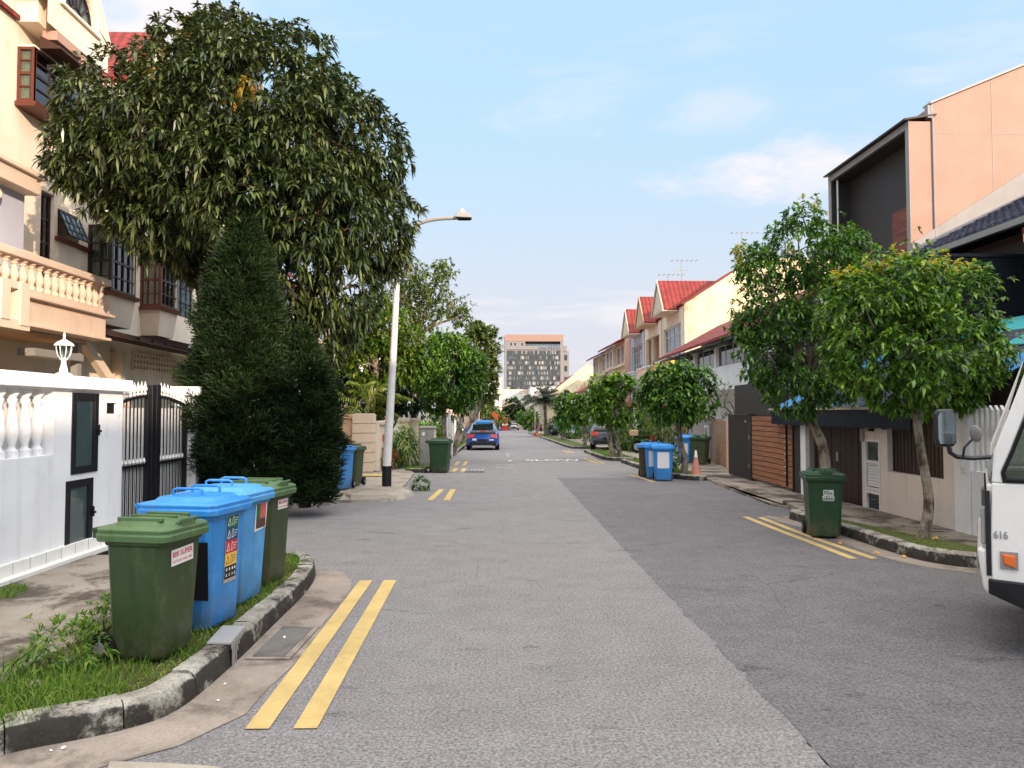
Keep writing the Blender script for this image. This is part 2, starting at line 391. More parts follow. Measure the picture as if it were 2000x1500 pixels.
def m_paintline(name, col, wear=0.5):
    t = NT(name); col = srgb(col)
    c = t.mix(t.rng(t.noise(2.2, 7, 0.7), 0.3, 0.7), sc(col, 0.80), sc(col, 1.06))
    c = t.mix(t.math('MULTIPLY', t.rng(t.noise(1.3, 7, 0.7, stretch=(1, .5, 1)), 0.52, 0.7), 0.45), c, srgb('#a08a5c'))
    g = t.noise(48, 5, 0.85)
    c = t.mix(t.math('MULTIPLY', t.rng(g, 0.60, 0.70), wear), c, srgb('#5f5955'))
    c = t.mix(t.math('MULTIPLY', t.rng(t.noise(7, 9, 0.8), 0.62, 0.66), wear), c, srgb('#6b6560'))
    t.base(c).set(0.85, 0.2); t.bump(g, 0.6, 0.01); return t.m
def m_plastic(name, col, rough=0.45, scuff=0.35, fade=None):
    t = NT(name); col = srgb(col)
    c = t.mix(t.rng(t.noise(2.2, 5), 0.3, 0.7), sc(col, 0.85), sc(col, 1.15))
    if fade: c = t.mix(t.math('MULTIPLY', t.rng(t.noise(3.1, 7, 0.7, stretch=(1.5, 1.5, 0.5)), 0.52, 0.72), 0.55), c, srgb(fade))
    c = t.mix(t.math('MULTIPLY', t.rng(t.noise(16, 9, 0.8, stretch=(1, 1, 0.6)), 0.64, 0.70), scuff), c, sc(col, 2.6))
    c = t.mix(t.math('MULTIPLY', t.rng(t.noise(4, 8, 0.7), 0.55, 0.75), scuff), c, sc(col, 0.45))
    c = t.mix(t.math('MULTIPLY', t.rng(t.noise(5, 7, 0.7, stretch=(2.4, 2.4, 0.22)), 0.50, 0.68), 0.38), c, sc(col, 0.5))
    low = t.rng(t.sep()[2], 0.38, 0.02)
    c = t.mix(t.math('MULTIPLY', t.math('MULTIPLY', low, t.rng(t.noise(7, 8, 0.75), 0.38, 0.62)), 0.55), c, srgb('#6d6250'))
    c = t.mix(t.math('MULTIPLY', t.rng(t.noise(34, 6, 0.8, stretch=(1, 1, 0.35)), 0.655, 0.70), scuff), c, sc(col, 4.0))
    t.base(c).set(rough, 0.4); t.bump(t.noise(120, 3), 0.06, 0.003); return t.m
def flat(name, col, rough=0.6, spec=0.3, metal=0.0, coat=None): return pmat(name, col, rough, 0.05, 6, 0.0, 60, spec, metal, coat=coat)

M = dict(
 asphalt=m_asphalt('asphalt', '#868281', 0.40, 0.75),
 asphalt_dark=m_asphalt('dark_asphalt', '#706d6e', 0.25, 0.95),
 asphalt_light=m_asphalt('worn_asphalt', '#8a8685', 0.8, 0.5),
 concrete=m_concrete('concrete', '#a59c8d', '#5a5146', 0.55, second='#8c8474'),
 concrete_path=m_concrete('stained_path', '#968d80', '#3a3128', 0.85, 0.9, (0.46, 0.58), second='#7d6c58'),
 gutter=m_concrete('gutter_concrete', '#9c9084', '#453c34', 0.75, 1.6, (0.46, 0.66), 1.0, second='#7f6f60'),
 slab=m_concrete('drain_slab', '#6f6c66', '#45423d', 0.5),
 soil=m_concrete('soil', '#5d5138', '#332b1c', 0.7),
 kerb=m_kerb('mouldy_kerb'),
 land=m_concrete('land', '#7b7768', '#4b4a3a', 0.5, 0.2),
 yellow=m_paintline('yellow_paint', '#c9ae72', 0.45), white_line=m_paintline('white_road_paint', '#d4d2cf', 0.7),
 white=m_plaster('white_paint', '#e9e8e8', '#a89f94', 0.27), white_tile=m_plaster('white_tile', '#e0ddd6', '#a59c90', 0.3),
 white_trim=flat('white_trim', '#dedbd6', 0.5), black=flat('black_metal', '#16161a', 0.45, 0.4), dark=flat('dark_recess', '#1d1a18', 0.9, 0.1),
 cream=m_plaster('cream_plaster', '#e0d0ba', '#b39c84', 0.3), pale=m_plaster('pale_plaster', '#d8c4ae', '#a58d75', 0.25), peach=m_plaster('peach_plaster', '#ab8878', '#8f7062', 0.3, sscale=0.35, th=(0.5, 0.75)),
 cream_wall=m_plaster('weathered_cream', '#ddcba4', '#a5715a', 0.75, True, 0.08, 1.1, (0.5, 0.66)), tan=m_plaster('tan_plaster', '#c9a888', '#93775c', 0.3),
 beige=m_plaster('beige_wall', '#dccfc3', '#94816f', 0.45), grey_wall=m_plaster('grey_plaster', '#98938f', '#6d6862', 0.3), charcoal=pmat('charcoal_paint', '#3a3533', 0.6, 0.08),
 balcony=m_plaster('balcony_paint', '#d9c2ae', '#a8907c', 0.35), pinkish=m_plaster('pink_plaster', '#d9b49d', '#b08a78', 0.3), orange_wall=m_plaster('orange_plaster', '#dca863', '#a87a48', 0.3), bluegrey=m_plaster('blue_grey_plaster', '#b6b9c6', '#8b8c97', 0.2),
 brown=flat('brown_frame', '#3d241d', 0.45, 0.4), redbrown=flat('red_brown_frame', '#5a2c1e', 0.45, 0.4), darkframe=flat('dark_frame', '#2c211d', 0.4, 0.4),
 glass=m_glass('window_glass'), glass_blue=m_glass('sky_glass', '#41525a', 0.05), clear=m_clear('clear_pane'),
 curtain=pmat('curtain', '#e6dcc0', 0.9, 0.1, 4, 0.1), curtain_blue=pmat('blue_curtain', '#c4d6d6', 0.9, 0.1, 4, 0.1), curtain_gold=pmat('gold_curtain', '#e2cf9c', 0.9, 0.12, 4, 0.1),
 red_roof=m_roof('red_tiles', '#86302a', 'Y', 1.1, 1.6), red_roof_x=m_roof('red_tiles_across', '#86302a', 'X', 1.1, 1.6), maroon_roof=m_roof('maroon_tiles', '#8c2836', 'Y', 1.1, 1.2), grey_roof=m_roof('grey_tiles', '#4d5468', 'Y', 1.0, 2.0, 0.4), red_flat=pmat('red_coping', '#b0382f', 0.6, 0.1),
 green_bin=m_plastic('green_plastic', '#36472a', 0.42, 0.55, '#5f6f46'), green_bin2=m_plastic('deep_green_plastic', '#24452a', 0.45, 0.2), olive_bin=m_plastic('olive_plastic', '#3f4a2c', 0.5, 0.3), blue_bin=m_plastic('blue_plastic', '#3389d2', 0.4, 0.35, '#62a8de'), blue_bin_pale=m_plastic('faded_blue_plastic', '#4f9bd6', 0.5, 0.35, '#82b8de'),
 lid_green=m_plastic('faded_green_lid', '#4f6a42', 0.5, 0.6, '#7d8660'), rubber=flat('black_rubber', '#131313', 0.7), grey_paint=flat('grey_metal', '#8d8b86', 0.5, 0.4), steel=flat('galvanised_steel', '#b3b1ad', 0.45, 0.5, 0.4),
 sticker=flat('white_sticker', '#e4e0dc', 0.5), red_ink=flat('red_ink', '#c22a35', 0.5), white_ink=flat('white_ink', '#e2e4df', 0.5), blk_ink=flat('black_ink', '#17171a', 0.5), grn_ink=flat('green_ink', '#1f6b4a', 0.5), navy_ink=flat('navy_ink', '#1c4a72', 0.5), ylw_ink=flat('yellow_ink', '#e8bb4f', 0.5), pink_ink=flat('salmon_ink', '#d0605a', 0.5), brn_ink=flat('brown_ink', '#5b3c36', 0.5),
 bark=m_bark('pale_bark', '#94897a', '#4c4238'), bark_dark=m_bark('dark_bark', '#5d4a3c', '#2a211b'), bark_red=m_bark('reddish_bark', '#8a5a40', '#3c281d'),
 gate_wood=m_wood('gate_wood', '#9c6a4e', st=(0.6, 0.6, 9), dark=0.75), door_wood=m_wood('old_door_wood', '#35231c', st=(9, 9, 0.5), dark=0.5), slat_wood=m_wood('slat_wood', '#3c2b24', st=(9, 9, 0.5), dark=0.6), panel_wood=m_wood('red_panel_wood', '#7a3d2a', st=(0.5, 0.5, 7)), tan_wood=m_wood('tan_panel', '#94765c', st=(6, 0.8, 8), dark=0.85),
 black_clad=flat('black_cladding', '#1c2128', 0.55), navy_awning=pmat('navy_awning', '#141d2c', 0.6, 0.2), teal=pmat('teal_awning', '#1a8f92', 0.45, 0.25, 2), blue_awning=pmat('blue_awning', '#1672a8', 0.45, 0.2, 2),
 cone=flat('orange_cone', '#d8562c', 0.6), pale_cone=pmat('faded_cone', '#cf8a78', 0.7, 0.15), tail=flat('tail_lamp', '#c43a2c', 0.2, 0.6), amber=flat('amber_lens', '#d8641c', 0.2, 0.6),
 grassm=m_leaf('grass_blades', ['#3e5a1c', '#547a26', '#6d8f30', '#7f9a3c', '#9a9a55'], 0.6, 0.3, 0.3), dry_grass=m_leaf('dry_grass', ['#5b6a2a', '#75813a', '#8c8a4a', '#9c8c56'], 0.7, 0.2, 0.25), turf=pmat('turf', '#4f5c2a', 0.95, 0.3, 9, 0.6, 40, stain='#6a5a3a', sscale=4),
 mango=m_leaf('mango_leaf', ['#202c16', '#2e3c1d', '#3e4d26', '#535f32', '#757a4a'], 0.36, 0.55, 0.10), mango_y=m_leaf('young_mango_leaf', ['#9a9a44', '#bfa048', '#d49a50'], 0.5, 0.4, 0.35),
 cypress=m_leaf('cypress_spray', ['#121d0b', '#192810', '#233615', '#33481f'], 0.6, 0.25, 0.12), street=m_leaf('street_leaf', ['#2c4720', '#3c5e26', '#52792e', '#6d9638', '#8aae44'], 0.35, 0.5, 0.28), street_y=m_leaf('young_street_leaf', ['#a9ac3a', '#c9b848', '#c8924c', '#98b03c', '#b4b844'], 0.45, 0.4, 0.4),
 fresh=m_leaf('fresh_street_leaf', ['#2e4a1e', '#426624', '#5c842e', '#7da23a', '#9cb848'], 0.35, 0.5, 0.3), hotel_wall=pmat('hotel_wall', '#7f7b7a', 0.8, 0.06), hotel_crown=pmat('hotel_crown', '#93776a', 0.8, 0.06), bright=m_leaf('bright_leaf', ['#35541f', '#4f7426', '#6d8f2e', '#8aa336'], 0.45, 0.4, 0.35), golden=m_leaf('golden_leaf', ['#3c5522', '#4f6a28', '#67802e', '#868c34'], 0.5, 0.35, 0.35), airy=m_leaf('olive_leaf', ['#3c4c24', '#53652e', '#6b7a38', '#808844'], 0.5, 0.35, 0.3), darkleaf=m_leaf('dark_leaf', ['#22321a', '#304522', '#43592a'], 0.45, 0.4, 0.2), palm=m_leaf('palm_leaf', ['#3f5a22', '#5f7a2c', '#84923a', '#a39440'], 0.45, 0.4, 0.3), darkpalm=m_leaf('dark_palm_leaf', ['#1f2f1c', '#2d4224', '#3d522a'], 0.45, 0.4, 0.2), croton=m_leaf('croton_leaf', ['#6a3324', '#a1502c', '#8a6a34', '#55602a'], 0.45, 0.4, 0.25), flower=m_leaf('pink_flower', ['#d88a8a', '#d06a70', '#e0b0a4'], 0.6, 0.3, 0.3),
)
# ------------------------------------------------------------------ ground, road, verges
def sheet(name, poly, z, m, step=4.0):
    """flat sheet following the street's fall; poly = list of (x, y)"""
    ys = [p[1] for p in poly]
    bm = bmesh.new(); f = bm.faces.new([bm.verts.new((x, y, 0)) for x, y in poly])
    y = 20.0
    while y < min(max(ys), 152):
        if y > min(ys): bmesh.ops.bisect_plane(bm, geom=bm.verts[:] + bm.edges[:] + bm.faces[:], plane_co=(0, y, 0), plane_no=(0, 1, 0))
        y += 130.0
    for v in bm.verts: v.co.z = gz(v.co.y) + z
    bmesh.ops.recalc_face_normals(bm, faces=bm.faces)
    for f in bm.faces:
        if f.normal.z < 0: f.normal_flip()
    me = bpy.data.meshes.new(name); bm.to_mesh(me); bm.free(); me.materials.append(m)
    return link(name, me)
def raised(name, poly, z, m, depth=0.3):
    """a raised slab (path, verge bed): top at z above the street, sides down into it"""
    mb = MB(); n = len(poly)
    top = [(x, y, gz(y) + z) for x, y in poly]; bot = [(x, y, gz(y) - depth) for x, y in poly]
    mb.add(top + bot, [tuple(range(n))] + [(i, (i+1) % n, n + (i+1) % n, n + i) for i in range(n)])
    return mb.build(name, m)
def smooth_line(pts, n=3):
    for _ in range(n):
        q = [pts[0]]
        for a, b in zip(pts, pts[1:]):
            q += [(a[0]*.75 + b[0]*.25, a[1]*.75 + b[1]*.25), (a[0]*.25 + b[0]*.75, a[1]*.25 + b[1]*.75)]
        pts = q + [pts[-1]]
    return pts
def resample(pts, step):
    out = [Vector(pts[0])]; acc = 0.0
    for a, b in zip(pts, pts[1:]):
        a, b = Vector(a), Vector(b); L = (b - a).length; t = step - acc
        while t <= L:
            out.append(a + (b - a) * (t / L)); t += step
        acc = (acc + L) % step if L else acc
    out.append(Vector(pts[-1])); return out
def offset(pts, d):
    pts = [Vector(p[:2]) for p in pts]; out = []
    for i, p in enumerate(pts):
        t = (pts[min(i+1, len(pts)-1)] - pts[max(i-1, 0)]).normalized()
        out.append(p + Vector((-t.y, t.x)) * d)
    return out
def kerb(pts, side, h=0.15, w=0.16, h0=None, h1=None, stone=0.62, rnd=random.Random(3)):
    """row of kerb stones along the road-side line pts; side = +1 when the verge lies to the left of the line"""
    P = resample(smooth_line(pts), 0.07); Q = offset(P, w * side); n = len(P)
    mb = MB(); per = max(2, int(stone / 0.07)); k = 0
    hh = lambda i: (h if h0 is None else h0 + (h - h0) * min(1, i * 0.07 / 0.7)) if h1 is None else min(h, h1 + (h - h1) * min(1, (n - 1 - i) * 0.07 / 0.9))
    while k < n - 1:
        e = min(k + per, n - 1); dz = rnd.uniform(-0.006, 0.006); rings = []
        for i in range(k, e + 1):
            a, b = P[i], Q[i]; t = Vector((0, 0))
            if i == e and e < n - 1: t = (P[i] - P[i-1]) * 0.12
            a = a - t; b = b - t
            z = gz(a.y); H_ = hh(i) + dz + rnd.uniform(-0.003, 0.003); j = rnd.uniform(-0.004, 0.004)
            ib = (b - a)
            prof = [(0.0, -0.1), (0.0 + j, 0.02), (0.06 + j, 0.55), (0.12 + j, 0.80), (0.24, 0.95), (0.40, 1.0), (1.0, 1.0), (1.0, -0.1)]
            rings.append([(a.x + ib.x * u, a.y + ib.y * u, z + (H_ * v if v > 0 else v)) for u, v in prof])
        m = len(rings[0]); vs = [p for r in rings for p in r]; fs = []
        for r in range(len(rings) - 1):
            for c in range(m): fs.append((r*m + c, r*m + (c+1) % m, (r+1)*m + (c+1) % m, (r+1)*m + c))
        fs += [tuple(range(m)), tuple((len(rings)-1)*m + c for c in range(m-1, -1, -1))]
        mb.add(vs, fs); k = e
    return struct(mb.build('kerb', M['kerb'], smooth=True))

def inside(poly, x, y):
    c = np.zeros(len(x), bool); n = len(poly)
    for i in range(n):
        (x1, y1), (x2, y2) = poly[i][:2], poly[(i+1) % n][:2]
        if y1 == y2: continue
        k = ((y1 > y) != (y2 > y)) & (x < (x2 - x1) * (y - y1) / (y2 - y1) + x1); c ^= k
    return c
def np_mesh(name, V, Fq, mats, parent=None, mi=None, smooth=False):
    """V (n,3), Fq (m,4) quads"""
    me = bpy.data.meshes.new(name)
    me.vertices.add(len(V)); me.vertices.foreach_set('co', np.asarray(V, np.float32).ravel())
    me.loops.add(Fq.size); me.loops.foreach_set('vertex_index', np.asarray(Fq, np.int32).ravel())
    me.polygons.add(len(Fq)); me.polygons.foreach_set('loop_start', np.arange(0, Fq.size, Fq.shape[1], dtype=np.int32))
    for m in (mats if isinstance(mats, (list, tuple)) else [mats]): me.materials.append(m)
    if mi is not None: me.polygons.foreach_set('material_index', np.asarray(mi, np.int32))
    if smooth: me.polygons.foreach_set('use_smooth', np.ones(len(Fq), bool))
    me.update(calc_edges=True); me.validate()
    return link(name, me, parent)
def leaf_strips(P, D, U, L, Wd, droop=0.5, segs=2, fold=0.0):
    """leaves from points P along D (unit) with side vectors across U; strips of quads bending down. returns V, F"""
    n = len(P); S = np.cross(D, U); S /= np.linalg.norm(S, axis=1)[:, None] + 1e-9
    prof = {1: [(0, .12), (1, .5)], 2: [(0, .15), (.5, 1.0), (1, .06)], 3: [(0, .2), (.33, .95), (.68, .85), (1, .05)]}[segs]
    rows = []
    for t, w in prof:
        c = P + D * (L * t)[:, None]; c[:, 2] -= droop * L * t * t
        rows.append(c - S * (Wd * w * .5)[:, None]); rows.append(c + S * (Wd * w * .5)[:, None])
    V = np.stack(rows, 1).reshape(-1, 3); k = len(rows)
    b = np.arange(n)[:, None] * k
    F = np.concatenate([b + np.array([[2*i, 2*i+1, 2*i+3, 2*i+2]]) for i in range(len(prof) - 1)], 0)
    F = np.stack([b + np.array([2*i, 2*i+1, 2*i+3, 2*i+2]) for i in range(len(prof) - 1)], 1).reshape(-1, 4)
    return V, F
def rand_unit(rng, n):
    v = rng.normal(size=(n, 3)); return v / np.linalg.norm(v, axis=1)[:, None]
def grass(name, poly, z, n, hmin, hmax, m, label, seed=1, clump=0.0, avoid=(), w=0.006):
    rng = np.random.default_rng(seed); p = np.array([q[:2] for q in poly]); lo, hi = p.min(0), p.max(0)
    x = rng.uniform(lo[0], hi[0], n * 3); y = rng.uniform(lo[1], hi[1], n * 3); k = inside(poly, x, y); x, y = x[k][:n], y[k][:n]
    for (ax, ay, ar) in avoid:
        k = (x - ax)**2 + (y - ay)**2 > ar * ar; x, y = x[k], y[k]
    zz = np.array([gz(t) for t in y]) + z
    P = np.stack([x, y, zz], 1); n = len(P)
    D = np.stack([rng.normal(0, .38, n), rng.normal(0, .38, n), np.ones(n)], 1); D /= np.linalg.norm(D, axis=1)[:, None]
    cl = 0.55 + 0.45 * np.sin(x * 5.1 + 1.3 * np.sin(y * 3.7)) * np.sin(y * 4.3 + seed)
    L = rng.uniform(hmin, hmax, n) * (1 - clump + clump * 2 * cl * rng.uniform(.5, 1, n)); L = np.maximum(L, hmin * .5)
    V, F = leaf_strips(P, D, rand_unit(rng, n), L, np.full(n, w) * rng.uniform(.7, 1.5, n), rng.uniform(.1, .9, n)[:, None][:, 0], 2)
    o = np_mesh(name, V, F, m); o['label'] = label; o['category'] = 'grass'; return stuff(o)

struct(sheet('ground', [(-500, -60), (500, -60), (500, 1500), (-500, 1500)], -0.03, M['land']))
struct(sheet('road', [(-6, -30), (30, -30), (30, 8.6), (8, 10), (8, 152), (-6, 152)], 0.0, M['asphalt']))
rj = random.Random(9)
seam = [(1.70 + rj.gauss(0, .014), -3 + i*.075) for i in range(313)]
struct(sheet('dark_asphalt_patch', seam[::-1] + [(16, -3), (16, 9.0), (6.3, 10), (6.3, 20.45), (4, 20.38), (1.72, 20.44)], 0.003, M['asphalt_dark']))
struct(sheet('worn_asphalt_patch', [(-1.5, -3), (1.70, -3), (1.70, 4.26), (-1.52, 4.30)], 0.003, M['asphalt_light']))

# near left verge
KL = [gnd(x, y)[:2] for x, y in ((-260, 1560), (0, 1474), (172, 1444), (288, 1416), (352, 1388), (420, 1332), (468, 1288), (536, 1220), (592, 1166), (614, 1136))]
KL = [(p[0], p[1]) for p in KL] + [(-2.03, 8.55), (-2.2, 8.85), (-2.5, 9.0)]
kerb(KL, +1, 0.155, 0.17)
kin = [(p.x, p.y) for p in offset(resample(smooth_line(KL), 0.3), 0.15)]
path_edge = [(-3.05, 9.0), (-3.1, 7.5), (-3.05, 5.8), (-3.12, 5.2), (-3.08, 4.6), (-3.25, 4.2), (-4.2, 3.9)]
VERGE = kin + path_edge
struct(raised('verge_bed', VERGE, 0.115, M['soil']))
struct(raised('footpath', [(-3.0, 9.0), (-4.93, 9.0), (-4.93, 1.0), (-4.0, 1.0), (-3.9, 3.9), (-3.0, 4.2)], 0.105, M['concrete_path']))
GUT = [(p.x, p.y) for p in offset(resample(smooth_line(KL[:-2]), 0.3), -0.42)]
gin = [(p.x, p.y) for p in offset(resample(smooth_line(KL[:-2]), 0.3), 0.02)]
rg = random.Random(5)
GUT = [(x + rg.uniform(-.02, .02), y) for x, y in GUT]
struct(sheet('gutter', gin + [(-1.86, 8.62), (-1.70, 8.42)] + [q for q in GUT if q[1] < 8.15][::-1], 0.005, M['gutter']))
# right near verge
KR = [tuple(gnd(x, y)[:2]) for x, y in ((1536, 1012), (1556, 1019), (1593, 1027), (1654, 1049), (1739, 1079), (1817, 1101), (1923, 1113))] + [(6.6, 8.0), (9, 7.9)]
KR = [(5.15, 12.65)] + KR
kerb(KR, +1, 0.155, 0.17)
kinr = [(p.x, p.y) for p in offset(resample(smooth_line(KR), 0.3), 0.15)]
BACKR = [(9, 8.6), (7.5, 8.6), (6.05, 9.2), (5.75, 10.2), (5.5, 11.3), (5.35, 12.5)]
VERGER = kinr + BACKR
struct(raised('verge_bed', VERGER, 0.115, M['turf']))
struct(raised('footpath', [(5.3, 12.7), (5.45, 11.3), (5.7, 10.2), (6.0, 9.2), (7.5, 8.55), (10, 8.55), (10, 9.6), (6.62, 9.6), (6.62, 14.3), (5.55, 14.3)], 0.10, M['concrete_path']))
GR = [(p.x, p.y) for p in offset(resample(smooth_line(KR[1:]), 0.3), -0.30)]
ginr = [(p.x, p.y) for p in offset(resample(smooth_line(KR[1:]), 0.3), 0.02)]
struct(sheet('gutter', ginr + GR[::-1] + [(4.62, 12.9), (5.2, 12.7)], 0.005, M['gutter']))
# right apron in front of the gates
AP = [tuple(gnd(x, y)[:2]) for x, y in ((1553, 996), (1510, 984), (1457, 969), (1395, 945), (1388, 940))]
struct(raised('footpath', [(6.75, 14.3), (5.3, 14.3)] + AP + [(5.6, 22.5), (5.9, 26.5), (9.0, 26.5), (9.0, 21.6), (6.75, 21.4)], 0.035, M['concrete_path']))
# right bin verge
KR2 = [(4.72, 28.0), (4.68, 24.0), (4.66, 21.5), (4.74, 20.4), (4.95, 19.75), (5.25, 19.42), (5.55, 19.45)]
kerb(KR2, +1, 0.14, 0.16)
kin2 = [(p.x, p.y) for p in offset(resample(smooth_line(KR2), 0.3), 0.15)]
V2 = kin2 + [(5.62, 20.5), (5.55, 23), (5.5, 28)]
struct(raised('verge_bed', V2, 0.10, M['turf']))
# right verge with the twin-trunk tree, and those beyond
KR3 = [(4.45, 37.5), (4.35, 32), (4.38, 29.6), (4.7, 29.0), (5.4, 28.9)]
kerb(KR3, +1, 0.14, 0.16); kin3 = [(p.x, p.y) for p in offset(resample(smooth_line(KR3), 0.3), 0.15)]
struct(raised('verge_bed', kin3 + [(5.6, 29.3), (5.6, 37.5)], 0.10, M['turf']))
KR4 = [(4.3, 100), (4.3, 60), (4.25, 43), (4.5, 42.2), (5.2, 42.0)]
kerb(KR4, +1, 0.14, 0.16, stone=3.0); kin4 = [(p.x, p.y) for p in offset(resample(smooth_line(KR4), 0.5), 0.15)]
struct(raised('verge_bed', kin4 + [(5.8, 42.2), (5.8, 100)], 0.10, M['turf']))
struct(raised('footpath', [(5.8, 26.5), (9.2, 26.5), (9.2, 110), (5.8, 110)], 0.05, M['concrete']))
# left: lamp-post island, driveways and the verge beyond
struct(raised('footpath', [(-2.15, 15.2), (-2.9, 14.9), (-5.6, 14.6), (-5.6, 22.0), (-2.4, 22.0), (-2.2, 18.5)], 0.055, M['concrete']))
struct(raised('footpath', [(-2.4, 22.0), (-5.6, 22.0), (-5.6, 60), (-3.0, 60), (-2.75, 23.2)], 0.06, M['concrete_path']))
KL3 = [(-2.6, 22.6), (-2.1, 22.55), (-1.85, 22.9), (-1.8, 24.5), (-1.78, 26.6), (-2.1, 27.2), (-2.7, 27.3)]
kerb(KL3, +1, 0.13, 0.16); kin5 = [(p.x, p.y) for p in offset(resample(smooth_line(KL3), 0.3), 0.15)]
V5 = kin5 + [(-2.75, 27.1), (-2.75, 22.7)]
struct(raised('verge_bed', V5, 0.10, M['turf']))
KL4 = [(-2.7, 29.6), (-2.0, 29.8), (-1.85, 30.4), (-1.85, 60), (-2.3, 75)]
kerb(KL4, +1, 0.14, 0.16); kin6 = [(p.x, p.y) for p in offset(resample(smooth_line(KL4), 0.5), 0.15)]
V6 = kin6 + [(-3.0, 75), (-3.0, 29.8)]
struct(raised('verge_bed', V6, 0.10, M['turf']))
# cast concrete mound the lamp post stands in
mb = MB(); ring = [(-2.95, 15.0), (-2.2, 15.12), (-1.86, 15.5), (-1.72, 16.2), (-1.95, 16.9), (-2.5, 17.2), (-3.1, 16.6), (-3.2, 15.6)]
n = len(ring); cx, cy = -2.45, 16.2
rr = random.Random(2)
vs = [(x, y, -0.05) for x, y in ring] + [(x + (cx-x)*.10, y + (cy-y)*.10, 0.10 + rr.uniform(-.02, .03)) for x, y in ring] + [(x + (cx-x)*.35, y + (cy-y)*.35, 0.15 + rr.uniform(-.015, .015)) for x, y in ring] + [(cx, cy, 0.16)]
fs = [(i, (i+1) % n, n + (i+1) % n, n + i) for i in range(n)] + [(n+i, n+(i+1) % n, 2*n+(i+1) % n, 2*n+i) for i in range(n)] + [(2*n+i, 2*n+(i+1) % n, 3*n) for i in range(n)]
struct(mb.add(vs, fs).build('concrete_mound', M['concrete']))

# grass on the verges
grass('grass', VERGE, 0.112, 15000, .05, .15, M['grassm'], 'lush green grass on the near left kerbside verge', 3, .7, avoid=())
grass('grass', [(-3.2, 5.0), (-2.6, 4.7), (-2.2, 4.6), (-2.55, 4.05), (-3.4, 3.7), (-4.3, 3.6), (-4.1, 4.0), (-3.25, 4.3)], 0.112, 3500, .10, .24, M['grassm'], 'long weedy grass at the near left corner of the kerb', 4, .5)
grass('grass', VERGER, 0.112, 7000, .02, .055, M['dry_grass'], 'short patchy grass behind the right-hand mouldy kerb', 5, .4)
grass('grass', V2, 0.098, 5000, .04, .11, M['grassm'], 'green grass round the tree beside the blue bins', 6, .4, w=.009)
grass('grass', V5, 0.098, 3500, .05, .14, M['grassm'], 'grass beside the lone green bin and cabinet', 7, .4, w=.010)
grass('grass', V6, 0.098, 6000, .05, .18, M['grassm'], 'grass verge below the white fence posts', 8, .4, w=.014)
grass('grass', kin3 + [(5.6, 29.3), (5.6, 37.5)], 0.098, 3000, .05, .12, M['grassm'], 'grass at the foot of the twin trunk tree', 9, .4, w=.012)
grass('grass', [(-4.75, 6.9), (-4.35, 6.9), (-4.5, 7.35), (-4.75, 7.5)], 0.10, 700, .04, .10, M['grassm'], 'small tuft of weeds at the foot of the white wall', 10, .4)

# painted markings
def strip(name, pts, w, m, z=0.0075, cut=None):
    a = offset(resample(smooth_line(pts, 2), 0.35), w / 2); b = offset(resample(smooth_line(pts, 2), 0.35), -w / 2)
    if cut:                        # square ends across the street
        for q in (a, b): q[0].y = cut[0]; q[-1].y = cut[1]
    return struct(sheet(name, [(p.x, p.y) for p in a] + [(p.x, p.y) for p in b][::-1], z, m))
strip('yellow_line', [(-1.352, 4.31), (-1.38, 8.03)], 0.136, M['yellow'], cut=(4.31, 8.03))
strip('yellow_line', [(-1.080, 4.31), (-1.125, 8.03)], 0.136, M['yellow'], cut=(4.31, 8.03))
def gp(*q): return [tuple(gnd(x, y)[:2]) for x, y in q]
strip('yellow_line', gp((1455, 1010), (1530, 1040), (1600, 1066), (1667, 1092)), 0.11, M['yellow'])
strip('yellow_line', gp((1485, 1011), (1560, 1041), (1640, 1069), (1708, 1092)), 0.11, M['yellow'])
strip('yellow_line', gp((1228, 926), (1250, 933), (1277, 942)), 0.11, M['yellow'])
strip('yellow_line', gp((1247, 927), (1264, 932), (1288, 939)), 0.11, M['yellow'])
strip('yellow_line', gp((839, 978), (863, 956)), 0.13, M['yellow'])
strip('yellow_line', gp((872, 978), (885, 956)), 0.13, M['yellow'])
strip('yellow_line', [(-1.30, 23.0), (-1.30, 24.6)], 0.13, M['yellow']); strip('yellow_line', [(-1.02, 23.0), (-1.02, 24.6)], 0.13, M['yellow'])
strip('yellow_line', [(-1.42, 26.2), (-1.42, 29.0)], 0.13, M['yellow']); strip('yellow_line', [(-1.12, 26.2), (-1.12, 29.0)], 0.13, M['yellow'])
strip('yellow_line', [(3.75, 27.5), (3.75, 31.5)], 0.12, M['yellow']); strip('yellow_line', [(4.0, 27.5), (4.0, 31.5)], 0.12, M['yellow'])
strip('yellow_line', [(3.6, 36.5), (3.6, 40)], 0.12, M['yellow']); strip('yellow_line', [(3.85, 36.5), (3.85, 40)], 0.12, M['yellow'])
# parking-bay corners near the parked taxi
for x0, x1, y0, y1 in ((0.0, 0.62, 26.3, 26.42), (0.50, .62, 29.0, 29.7), (0.0, 0.62, 24.75, 24.87), (0.5, .62, 33, 33.5), (.5, .62, 35, 35.6)):
    struct(sheet('white_line', [(x0, y0), (x1, y0), (x1, y1), (x0, y1)], 0.010, M['white_line']))

